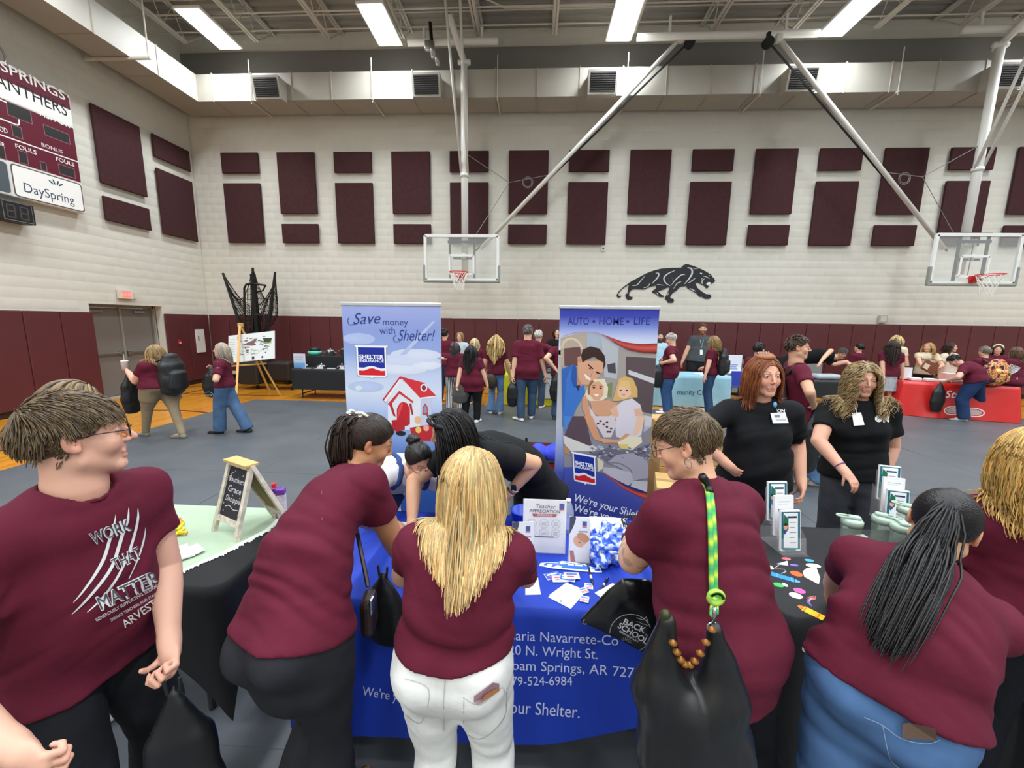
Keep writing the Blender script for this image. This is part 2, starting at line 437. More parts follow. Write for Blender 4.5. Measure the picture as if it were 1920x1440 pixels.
# ---- head in its own frame: x right, y forward, z up, origin mid-head; about 0.23 m tall
def head_sdf(S, c, R, q, male, jaw=1.0):
    T = lambda *p: c+R@(np.array(p)*q)
    m = lambda *r: np.array(r)*q
    S.ell(T(0, -.014, .030), m(.0745, .096, .086), R)
    S.ell(T(0, .024, -.028), m(.060*jaw, .064, .080), R, k=.03)
    S.rc(T(-.048*jaw, .006, -.062), T(-.014, .066, -.098), .020*q, .017*q, k=.025)
    S.rc(T(.048*jaw, .006, -.062), T(.014, .066, -.098), .020*q, .017*q, k=.025)
    S.ell(T(0, .074, -.099), m(.020, .016, .016), R, k=.02)
    for s in (-1, 1):
        S.ell(T(s*.036, .060, -.028), m(.026, .024, .026), R, k=.02)
        S.rc(T(s*.012, .085 if male else .0835, .026), T(s*.042, .070, .026), (.010 if male else .006)*q, (.009 if male else .007)*q, k=.014)
        S.ell(T(s*.031, .100, .008), m(.017, .016, .0105), R, k=.012, mode='s')
        S.ell(T(s*.031, .0735, .007), m(.0145, .0135, .0125), R, k=.002)
        S.ell(T(s*(.0105 if male else .0088), .096, -.029), m(.0075, .010, .007)*(1 if male else .82), R, k=.006)
        # ear with a hollow
        Re = R@rotz(s*.35)
        S.ell(T(s*.0765, -.010, .002), m(.0085, .020, .031), Re, k=.004)
        S.ell(T(s*.086, -.004, .004), m(.007, .011, .018), Re, k=.005, mode='s')
        S.ell(T(s*.078, -.002, -.022), m(.007, .010, .011), Re, k=.006)
    S.rc(T(0, .089, .014), T(0, .1135 if male else .1085, -.024), (.0072 if male else .0060)*q, (.0100 if male else .0082)*q, k=.010)
    S.rc(T(0, .080, -.050), T(0, .078, -.070), .014*q, .014*q, k=.016)
    S.rc(T(-.017, .0865, -.0605), T(.017, .0865, -.0605), (.0050 if male else .0058)*q, .0050*q, k=.006)
    S.rc(T(-.015, .0875, -.0725), T(.015, .0875, -.0725), .0068*q, .0068*q, k=.006)
EYE_H = (.0044, .0052)
def head_color(V, c, R, q, skin, brow, male, beard=None, lip='#b0605c', grin=False):
    p = ((V-c)@R)/q; x, y, z = p[:, 0], p[:, 1], p[:, 2]; ax = np.abs(x)
    C = np.broadcast_to(np.array(lin(skin)), (len(V), 3)).copy(); front = y > .045
    red = C*np.array([1.0, .78, .74])
    C = mixc(C, red, .6*np.exp(-(((ax-.04)/.02)**2+((z+.03)/.02)**2))*front+.45*np.exp(-((x/.014)**2+((z+.022)/.014)**2))*(y > .09))
    C = mixc(C, C*np.array([1.0, .72, .68]), .5*(ax > .072)*(np.abs(z) < .04))
    if beard is not None:
        bz = sstep(-.026, -.05, z)*(y > .0)*(1-np.exp(-((x/.02)**2+((z+.066)/.008)**2))); C = mixc(C, np.array(lin(beard)), bz*.9)
    lipm = np.exp(-((ax/.0215)**4+((z+.0665)/.0105)**4))*(y > .075)
    C = mixc(C, np.array(lin(lip)), .85*lipm)
    C = mixc(C, np.array(lin('#5a2a28')), .8*np.exp(-((ax/.019)**6+((z+.0662)/.0018)**2))*(y > .07))
    if grin: C = mixc(C, np.array(lin('#efe9e0')), np.exp(-((ax/.014)**4+((z+.0668)/.004)**4))*(y > .07))
    bz = .0305+.006*np.sin(np.clip((ax-.012)/.036, 0, 1)*PI*.8)
    C = mixc(C, np.array(lin(brow)), .8*np.exp(-(((z-bz)/.0042)**2))*sstep(.010, .015, ax)*sstep(.052, .044, ax)*(y > .045))
    ex, ez = (ax-.031)/.0130, (z-.0060)/(.0044 if male else .0056)
    eye = ((ex**2+ez**2) < 1)*front
    C = np.where(eye[:, None], np.array(lin('#cfc5be')), C)
    ir = (((ax-.031)/.0058)**2+((z-.0065)/.0058)**2 < 1)*front*eye
    C = np.where(ir[:, None], np.array(lin('#2c2019')), C)
    lash = np.exp(-((ex**2+ez**2-1)/.28)**2)*(ez > -.1)*front*(y > .06)
    C = mixc(C, np.array(lin('#33211d')), .85*lash)
    C = mixc(C, C*.72, .5*np.exp(-((ax-.028)/.016)**2-((z+.006)/.005)**2)*front)
    return C
def hairline(y):
    return np.interp(y, [-.12, -.085, -.05, -.02, .005, .030, .050, .070, .085, .11], [-.09, -.088, -.07, -.035, .012, .022, .040, .070, .084, .09])

# ---- strands
def strand_mesh(P, r0, r1, cols, sides=4, bulge=.0):
    """P: (n, m, 3) strand points -> tapered tubes"""
    n, m = P.shape[:2]
    T = np.gradient(P, axis=1); T /= np.linalg.norm(T, axis=2)[..., None]+1e-9
    ref = np.where(np.abs(T[..., 2:3]) < .95, np.array([0, 0, 1.]), np.array([1., 0, 0]))
    X = np.cross(T, ref); X /= np.linalg.norm(X, axis=2)[..., None]+1e-9; Y = np.cross(T, X)
    t = np.linspace(0, 1, m); rad = (np.asarray(r0).reshape(-1, 1)*(1-t)**.5+np.asarray(r1).reshape(-1, 1)*t)*np.ones((n, m))
    rad *= 1+bulge*np.sin(t*PI)
    a = 2*PI*np.arange(sides)/sides
    V = P[:, :, None]+rad[..., None, None]*(X[:, :, None]*np.cos(a)[:, None]+Y[:, :, None]*np.sin(a)[:, None])
    base = np.arange(n)[:, None, None]*m*sides+np.arange(m-1)[None, :, None]*sides
    k = np.arange(sides)[None, None]; k2 = (k+1) % sides
    F = np.stack([base+k, base+k2, base+sides+k2, base+sides+k], -1).reshape(-1, 4)
    C = np.repeat(cols, m*sides, 0)
    return V.reshape(-1, 3), F, C
def hair_cols(n, base, var, rng, tip=None):
    b = np.array(lin(base)); f = np.exp(rng.normal(0, var, n))[:, None]; w = rng.normal(0, var*.25, (n, 1))
    return np.clip(b*f*np.concatenate([1+w, np.ones((n, 1)), 1-w], 1), 0, 1)
def scalp_points(n, rng, zmin=-9):
    P = []
    while len(P) < n:
        v = rng.normal(size=3); v /= np.linalg.norm(v); p = np.array([0, -.014, .030])+v*np.array([.0745, .096, .086])
        if p[2] > hairline(p[1]) and p[2] > zmin: P.append(p)
    return np.array(P)
def run_strands(start, dirs, length, steps, gvec, stiff, colliders, pad=.004, wave=0., rng=None, curl=0., gather=None):
    n = len(start); P = np.zeros((n, steps, 3)); P[:, 0] = start; d = dirs.copy(); st = (np.asarray(length)/(steps-1)).reshape(-1, 1)*np.ones((n, 1))
    ph = rng.uniform(0, 6.28, n)
    for i in range(1, steps):
        g = np.asarray(gvec)
        if gather is not None:
            o_, rs_, fs_, ka, kb = gather; x_ = (P[:, i-1]-o_)@rs_; low = np.clip(-(P[:, i-1]-o_)[:, 2]/.12, 0, 1); g = g-rs_*(np.clip(x_/.10, -1.5, 1.5)*ka*low)[:, None]-fs_*(kb*low)[:, None]
        d = d*stiff+g*(1-stiff); d /= np.linalg.norm(d, axis=1)[:, None]+1e-9
        p = P[:, i-1]+d*st
        for c in colliders:
            dv = c(p); bad = dv < pad
            if bad.any():
                gn = grad_of(c, p[bad]); p[bad] += gn*(pad-dv[bad])[:, None]
        d2 = p-P[:, i-1]; d = d2/(np.linalg.norm(d2, axis=1)[:, None]+1e-9)
        P[:, i] = p
    if wave or curl:
        t = np.linspace(0, 1, steps)[None]; T = np.gradient(P, axis=1); T /= np.linalg.norm(T, axis=2)[..., None]+1e-9
        X = np.cross(T, np.array([.3, .9, .1])); X /= np.linalg.norm(X, axis=2)[..., None]+1e-9; Y = np.cross(T, X)
        if wave: P = P+(np.sin(t*rng.uniform(7, 12, (n, 1))+ph[:, None])*wave*t)[..., None]*X
        if curl:
            w = t*rng.uniform(18, 30, (n, 1))+ph[:, None]; P = P+curl*np.minimum(t*4, 1)[..., None]*(np.cos(w)[..., None]*X+np.sin(w)[..., None]*Y)
    if wave or curl:
        for c_ in colliders[:1]:
            Q = P.reshape(-1, 3); dv = c_(Q); bad = dv < pad*.6
            if bad.any(): Q[bad] += grad_of(c_, Q[bad])*(pad*.6-dv[bad])[:, None]
            P = Q.reshape(P.shape)
    return P

LOD = {'A': (.0030, .0042, .0075, .0105), 'B': (.0042, .006, .0115, .014), 'C': (.0065, .009, .016, .018)}
MAROON = '#5a182b'
def skin_mat(): return mat('skin', vcol=True, rough=.5, spec=.35, bump=(60, .06, .002))
def cloth_mat(hexcol, rough=.85, name=None, sheen=0.):
    return mat(name or 'cotton_'+hexcol.strip('#'), hexcol, rough=rough, spec=.2, sheen=sheen, noise=(9, .10), bump=(11, .55, .012))
def denim_mat(hexcol): return mat('denim_'+hexcol.strip('#'), hexcol, rough=.85, spec=.2, noise=(7, .22), bump=(220, .25, .001))

def finger_chain(S, base, fwd, palm, length, r, curl, k):
    p = np.asarray(base, float); d = unit(fwd); n = unit(palm)
    for j, fr in enumerate((.42, .32, .26)):
        a = curl*(.55, .9, .75)[j]; d2 = d*math.cos(a)+n*math.sin(a); n = n*math.cos(a)-d*math.sin(a); d = unit(d2)
        q = p+d*length*fr; S.rc(p, q, r*(1-.1*j), r*(.92-.1*j), k=k if j == 0 else .002); p = q
    return p
def hand_sdf(S, w, fwd, palm, sc, right, curl=.45, thumb=.5):
    """w wrist; fwd along the hand; palm = direction the palm faces"""
    f = unit(fwd); n = unit(np.asarray(palm)-f*(np.asarray(palm)@f)); x = np.cross(f, n)*(1 if right else -1)   # x toward the thumb
    x = -x
    R = np.stack([x, f, n], 1)
    S.ell(w+f*.048*sc, np.array([.036, .052, .0145])*sc, R, k=.018)
    S.rc(w-f*.01*sc, w+f*.03*sc, .024*sc, .025*sc, k=.02)
    for i, (off, ln) in enumerate(((.027, .072), (.0095, .081), (-.0085, .076), (-.026, .060))):
        b = w+f*(.088-.006*abs(i-1.2))*sc+x*off*sc+n*.002*sc
        finger_chain(S, b, f+x*off*1.2, n, ln*sc, .0084*sc, curl*(1+.12*i), .006)
    tb = w+f*.028*sc+x*.028*sc+n*.006*sc; td = unit(f*.75+x*(.75-.5*thumb)+n*(.35+.4*thumb))
    finger_chain(S, tb, td, unit(n-x*.6), .066*sc, .0098*sc, curl*.45, .010)

PEOPLE = []
def person(label, pel, head, yaw, H=1.66, lod='B', g=1.0, gs=1.0, bust=0., belly=0., butt=1.0, male=False, hyaw=None, hpitch=0., hroll=0., syaw=None,
           bulge=.0, skin='#d8a88c', brow='#4a3324', shirt=MAROON, shirt_len=.0, sleeve=.58, shirt_mat=None, shirt_loose=1.0, vneck=False, tank=False,
           pants='#35455f', pants_mat=None, pants_style='straight', skirt=None, handL=None, handR=None, poleL=None, poleR=None, curlL=.5, curlR=.5, palmL=None, palmR=None,
           feet=None, foot_yaw=None, shoe='#e8e6e2', hair='long', hair_col='#5a4632', hair_len=.3, hair_var=.3, hair_n=None, hair_part=0.0, hair_gather=(.32, .22), beard=None, lip='#b0605c', jaw=1.06,
           armg=1.0, fold=1.0, name='person', extra=None, grin=False, hairgrow=1.0, knee=None, thick_arm=None, head_scale=1.0, shoulder=1.0, group='people at the fair', sandal=False, legs=True):
    """a whole figure: pel = pelvis centre, head = head centre, all in world metres; yaw 0 faces +Y"""
    hA, hB, hC, hD = LOD[lod]; rng = np.random.RandomState(len(PEOPLE)*13+5)
    pel = np.asarray(pel, float); head = np.asarray(head, float)
    if len(pel) == 2: pel = np.array([pel[0], pel[1], .543*H])
    if len(head) == 2: head = np.array([head[0], head[1], .930*H])
    hyaw = yaw if hyaw is None else hyaw; syaw = yaw if syaw is None else syaw
    q = H/1.70*(1.0 if male else .97)*head_scale
    HR = frame(hyaw, hpitch, hroll); BR = frame(yaw); SRt = frame(syaw)
    up0 = unit(head-pel)
    nb = head-unit(up0*.65+HR[:, 2]*.5)*.098*H*(.5+.5*q*1.7/H) - HR[:, 1]*.012
    up = unit(nb-pel); fw = unit(BR[:, 1]-up*(BR[:, 1]@up)); rt = np.cross(fw, up)
    fs = unit(SRt[:, 1]-up*(SRt[:, 1]@up)); rs = np.cross(fs, up)
    L = np.linalg.norm(nb-pel)
    upp = unit(up*.45+np.array([0, 0, .55]))          # the pelvis stays closer to upright than the spine
    def sp(t):  # spine curve with an outward bow
        if t < 0: return pel+upp*t*L
        p1 = pel+upp*L*.42
        return pel*(1-t)**2+p1*2*t*(1-t)+nb*t*t-fw*bulge*math.sin(PI*min(t, 1))
    def spt(t): return unit(sp(t+.03)-sp(t-.03))
    ts = np.array([-.22, 0., .18, .38, .60, .80, .93, 1.03])
    SP = np.array([sp(t) for t in ts])
    wid = np.array([.088*g, .101*g, .098*g, .088*g, .097*gs, .100*gs, .070*gs, .038])*H
    dep = np.array([.060*g, .070*g*butt**.3, .066*g, .060*g, .066*gs, .062*gs, .046, .036])*H
    sides = np.array([rt, rt, rt, rt*.6+rs*.4, rs, rs, rs, rs])
    sh = {}; root = nb-up*.036*H
    for s, nm in ((-1, 'L'), (1, 'R')): sh[nm] = root+rs*s*.098*H*shoulder*(.55+.45*gs)
    # ---- arms
    lu, lf = .172*H, .150*H
    arms = {}
    for s, nm, tgt, pole in ((-1, 'L', handL, poleL), (1, 'R', handR, poleR)):
        if tgt is None: tgt = sh[nm]-np.array([0, 0, .318*H])+rs*s*.075*H*max(g, 1)+fs*.04*H
        pole = (-fs*.8+rs*s*.6-up*.1) if pole is None else np.asarray(pole, float)
        el, wr = ik(sh[nm], np.asarray(tgt, float), lu, lf, pole)
        arms[nm] = (sh[nm], el, wr)
    # ---- legs
    hipz = pel-upp*.005*H; lt, ls = .247*H, .235*H
    if feet is None: feet = (pel*np.array([1, 1, 0])-rt*.062*H*g, pel*np.array([1, 1, 0])+rt*.062*H*g)
    fyaw = [yaw, yaw] if foot_yaw is None else (list(foot_yaw) if hasattr(foot_yaw, '__len__') else [foot_yaw]*2)
    legj = []
    for s, ft, fy in ((-1, feet[0], fyaw[0]), (1, feet[1], fyaw[1])):
        ft = np.asarray([ft[0], ft[1], ft[2] if len(ft) > 2 else 0.], float); hj = hipz+rt*s*.052*H*g-np.array([0, 0, .012*H])
        an = ft+np.array([0, 0, .048*H])-frame(fy)[:, 1]*.03*H
        kn, an2 = ik(hj, an, lt, ls, (frame(fy)[:, 1]*.7+fw*.6) if knee is None else knee); legj.append((hj, kn, an, ft, fy))
    base = np.array([pel[0], pel[1], 0.])
    th = thing(name, label, 'person', base, group)
    # ---- body (skin): head, neck, trunk, arms and hands in one mesh
    Sh = Sdf(); head_sdf(Sh, head, HR, q, male, jaw)
    nk = .047 if not male else .056
    Sh.rc(head+HR@np.array([0, -.022, -.045])*q, nb+up*.012*H, nk*q, (nk+.008)*q*math.sqrt(max(gs, 1)), k=.03)
    Sh.rc(nb+up*.01*H, nb-up*.04*H, (nk+.006)*q, (nk+.02)*q, k=.02)
    V1, F1 = Sh.mesh(hA if lod != 'A' else hA); C1 = head_color(V1, head, HR, q, skin, brow, male, beard, lip, grin)
    parts = [(V1, F1, C1)]
    ga = armg*(.72+.28*g)
    for nm in 'LR':
        a, e, w = arms[nm]; Sa = Sdf(); s = -1 if nm == 'L' else 1
        ra = np.array([.034, .031, .027, .0265, .0165])*H*ga; m1 = a*.45+e*.55; m2 = e*.72+w*.28
        Sa.tube([a, m1, e, m2, w], ra, ra*np.array([1, 1, 1, .95, .8]), rs, k=0)
        d = unit(w-e); pm = (palmL if nm == 'L' else palmR)
        if pm is None: pm = -rs*s*.9-fs*.3
        hand_sdf(Sa, w, d, pm, .97*H/1.7*(1.06 if male else .95), nm == 'R', curlL if nm == 'L' else curlR)
        v, f = Sa.mesh(hB); c = np.broadcast_to(np.array(lin(skin)), (len(v), 3)).copy()
        tip = np.linalg.norm(v-w, axis=1)
        c = mixc(c, c*np.array([1.0, .84, .80]), .8*sstep(.06, .16, tip)*(((v-w)@d) > 0))
        parts.append((v, f, c))
    St = Sdf(); St.tube(SP, wid*.9, dep*.88, sides, k=.0)
    for hj, kn, an, ft, fy in legj if legs else []:
        St.tube([hj, kn, an], np.array([.046*g, .030, .022])*H, np.array([.046*g, .030, .022])*H, rt, k=.03)
        St.rc(an, ft+frame(fy)[:, 1]*.075*H+np.array([0, 0, .016*H]), .019*H, .014*H, k=.02)
    v, f = St.mesh(.022); parts.append((v, f, lin(skin)))
    bv, bf, bc = join_geo(parts)
    body = link('body', pmesh('body', bv, bf, bc), skin_mat(), th, True)
    # ---- lower body
    Sp = Sdf()
    if legs:
        tp = np.array([-.20, 0., .16, .24]); SPp = np.array([sp(t) for t in tp])
        wp = np.array([np.interp(t, ts, wid) for t in tp])+.006; dp = np.array([np.interp(t, ts, dep) for t in tp])+.006
        Sp.tube(SPp, wp, dp, rt, flat1=True)
        for s in (-1, 1): Sp.ell(pel+rt*s*.047*H*g-fw*.036*H*butt*g-upp*.012*H, np.array([.056*g, .050*butt*g, .060])*H, np.stack([rt, fw, upp], 1), k=.07)
        prof = {'slim': (.060, .052, .038, .030), 'straight': (.061, .055, .046, .042), 'wide': (.062, .058, .055, .058), 'flare': (.060, .053, .041, .058)}[pants_style]
        gg = .5+.5*g
        for hj, kn, an, ft, fy in legj:
            if skirt: break
            r = np.array(prof)*H*np.array([g, g, gg, 1]); mid = hj*.5+kn*.5; bot = an-np.array([0, 0, .012*H])
            mid2 = kn*.5+an*.5
            Sp.tube([hj, mid, kn, mid2, bot], [r[0], r[1], r[2], (r[2]+r[3])/2, r[3]], [r[0], r[1]*1.05, r[2], (r[2]+r[3])/2, r[3]*1.05], rt, flat1=True, k=.035)
        if skirt:
            c0 = sp(.1); c1 = np.array([pel[0], pel[1], pel[2]-skirt])
            Sp.tube([c0, pel, c1], [wid[1], wid[1]+.01, wid[1]*1.25], [dep[1], dep[1]+.015, dep[1]*1.5], rt, flat1=True, k=.02)
    Sp0 = Sdf(); Sp0.ops = list(Sp.ops)
    # ---- shirt
    lo_ = shirt_len
    Sc = Sdf(); ease = .010+.008*shirt_loose
    t0_ = -.13-lo_/L; ts2 = np.concatenate([[t0_], np.linspace(t0_, .60, 5)[1:], [.80, .90, .985]])
    SP2 = np.array([sp(t) for t in ts2])
    w2 = np.array([np.interp(t, ts, wid) for t in ts2])+ease; d2 = np.array([np.interp(t, ts, dep) for t in ts2])+ease
    w2[0] = max(w2[1], w2[0])+.012*shirt_loose; d2[0] = max(d2[1], d2[0])+.010*shirt_loose; w2[-1] = max(w2[-1], .050*q*1.25); d2[-1] = max(d2[-1], .050*q*1.2)
    w2[0] = max(w2[0], (.121 if t0_ < 0 else .112)*H*g+.004); w2[1] = max(w2[1], .109*H*g+.006); w2[2] += .008*shirt_loose; w2[3] += .010*shirt_loose; d2[3] += .012*shirt_loose
    Sc.tube(SP2, w2, d2, sides, flat0=True, flat1=True)
    Sc.ell(pel-fw*.034*H*butt*g-upp*.012*H, np.array([.092*g, .050*butt*g, .066])*H+.015, np.stack([rt, fw, upp], 1), k=.07)
    if legs: Sc.put(lambda p: Sp0(p)-.011, pel-.30*H, pel+.30*H, .02)
    hem = sp(ts2[0]); Sc.put(lambda p: -(p-hem)@upp, [-99]*3, [99]*3, .008, 'i')
    if belly: Sc.ell(sp(.30)+fw*(.045*H*g+belly*.35), (.085*H*g, .05*H+belly*.6, .095*H), np.stack([rt, fw, up], 1), k=.09)
    if bust:
        for s in (-1, 1): Sc.ell(sp(.64)+rs*s*.043*H+fs*(.044*H*gs+bust*.4), (.048*H, .030*H+bust*.5, .046*H), np.stack([rs, fs, up], 1), k=.06)
    if not tank:
        for nm in 'LR':
            a, e, w = arms[nm]; d = unit(e-a); s = -1 if nm == 'L' else 1
            Sc.rc(root+rs*s*.03*H+up*.004*H, a-up*.004*H, .034*H, (.036*H*ga+.004), k=.035)
            se = a+(e-a)*sleeve; r0 = .036*H*ga+.006*shirt_loose; r1 = .035*H*ga+.012*shirt_loose
            if sleeve > 1: Sc.tube([a, e, e+(w-e)*(sleeve-1)], [r0, r1, r1*.8], [r0, r1, r1*.8], rs, flat1=True, k=.05)
            else: Sc.tube([a, a+(e-a)*sleeve*.5, se], [r0, (r0+r1)/2, r1], [r0, (r0+r1)/2, r1], rs, flat1=True, k=.05)
    else:
        for nm in 'LR': Sc.rc(root-up*.05*H+rs*(.07*H*(-1 if nm == 'L' else 1)), root+up*.018*H+rs*(.06*H*(-1 if nm == 'L' else 1)), .03*H, .024*H, k=.03)
    if vneck:
        Sc.rc(nb+fs*.10*H-up*.01*H, nb+fs*.10*H-up*.075*H, .055*H, .012*H, k=.01, mode='s')
    Sc.rc(nb+up*.05*H+fs*.012, nb-up*.004*H+fs*.006, (nk+.020)*q*math.sqrt(max(gs, 1)), (nk+.009)*q*math.sqrt(max(gs, 1)), k=.006, mode='s')
    amp = .0062*fold*(1 if lod == 'A' else .9)
    seed = len(PEOPLE)
    def folds(p):
        r = p-pel; u_ = r@up; x_ = r@rt; y_ = r@fw
        warp = vnoise(np.stack([x_*4, y_*4, u_*4], 1), seed)*.16
        n1 = vnoise(np.stack([x_*3.2, y_*3.2, (u_+warp+.25*x_)*17], 1), seed+1)
        n2 = vnoise(np.stack([x_*9, y_*9, u_*6], 1), seed+2)
        w_ = .35+.9*np.exp(-((u_-.10*H)/(.10*H))**2)
        return -amp*w_*(1.9*np.abs(2*n1-1)-.9+.7*(n2-.5))
    Scol = Sdf(); Scol.ops = [o for o in Sc.ops]
    Sc.put(folds, [-99]*3, [99]*3, 0, 'd')
    v, f = Sc.mesh(hC); v = relax(v, f, 3)
    shirt_o = link('tank_top' if tank else 't_shirt', pmesh('shirt', v, f), shirt_mat or cloth_mat(shirt), th, True)
    if not tank:
        th_ = np.linspace(0, 2*PI, 36, endpoint=False); rr_ = (nk+.0165)*q*math.sqrt(max(gs, 1))
        ring = nb+up*.006*H+fs*.008+rr_*(np.cos(th_)[:, None]*rs+np.sin(th_)[:, None]*fs)-up*(.016*np.sin(th_))[:, None]
        for _ in range(4): dd = Sc(ring); ring = ring-grad_of(Sc, ring)*(dd*.9)[:, None]
        MB().tube(ring+up*.001, .0055, 6, closed=True).build('collar', shirt_mat or cloth_mat(shirt), shirt_o, True)
    if legs:
        pa = .0035*fold
        def pf(p):
            r = p-pel
            n1 = vnoise(np.stack([r[:, 0]*5, r[:, 1]*5, (r[:, 2]+.2*r[:, 0])*15], 1), seed+9)
            pl = np.sin(np.arctan2(r@fw, r@rt)*14)*.006*sstep(0, -.2, r[:, 2]) if skirt else 0
            return -pa*(1.6*np.abs(2*n1-1)-.8)+pl
        Sp.put(pf, [-99]*3, [99]*3, 0, 'd')
        v, f = Sp.mesh(hD); v = relax(v, f, 2)
        trousers = link('skirt' if skirt else 'trousers', pmesh('trousers', v, f), pants_mat or denim_mat(pants), th, True)
        # ---- shoes
        for hj, kn, an, ft, fy in legj:
            R = frame(fy); Ss = Sdf(); f0 = ft+np.array([0, 0, .0])
            T = lambda x, y, z: f0+R@(np.array([x, y, z])*H/1.7)
            if sandal:
                Ss.tube([T(0, -.09, .012), T(0, .02, .012), T(0, .14, .012)], [.034, .036, .040], [.012]*3, R[:, 0])
                Ss.tube([T(-.045, .07, .02), T(0, .075, .055), T(.045, .07, .02)], [.02]*3, [.008]*3, R[:, 1], k=.01)
            else:
                Ss.tube([T(0, -.085, .030), T(0, .0, .034), T(0, .09, .028), T(0, .155, .022)], [.036, .038, .043, .036], [.030, .034, .028, .020], R[:, 0])
                Ss.rc(T(0, -.055, .06), T(0, -.05, .095), .040, .038, k=.03)
                Ss.put(lambda p, z0=f0[2]: (z0+.002)-p[:, 2], [-99]*3, [99]*3, 0, 'i')
            v, f = Ss.mesh(max(hB, .006))
            so = link('sandal' if sandal else 'shoe', pmesh('shoe', v, f), mat('shoe_'+shoe.strip('#'), shoe, rough=.55, noise=(30, .08)), th, True)
    # ---- hair
    hob = None
    if hair:
        hob = make_hair(th, hair, hair_col, hair_len, hair_var, hair_n, hair_part, head, HR, q, Scol, up, fs, rs, lod, rng, hairgrow, hair_gather)
    info = dict(root=th, head=head, HR=HR, q=q, arms=arms, pel=pel, nb=nb, up=up, fw=fw, rt=rt, fs=fs, rs=rs, H=H, shirt=shirt_o, body=body, hair=hob, sp=sp, legj=legj, Sc=Sc, Sp=Sp, trousers=(trousers if legs else None))
    PEOPLE.append(info)
    return info

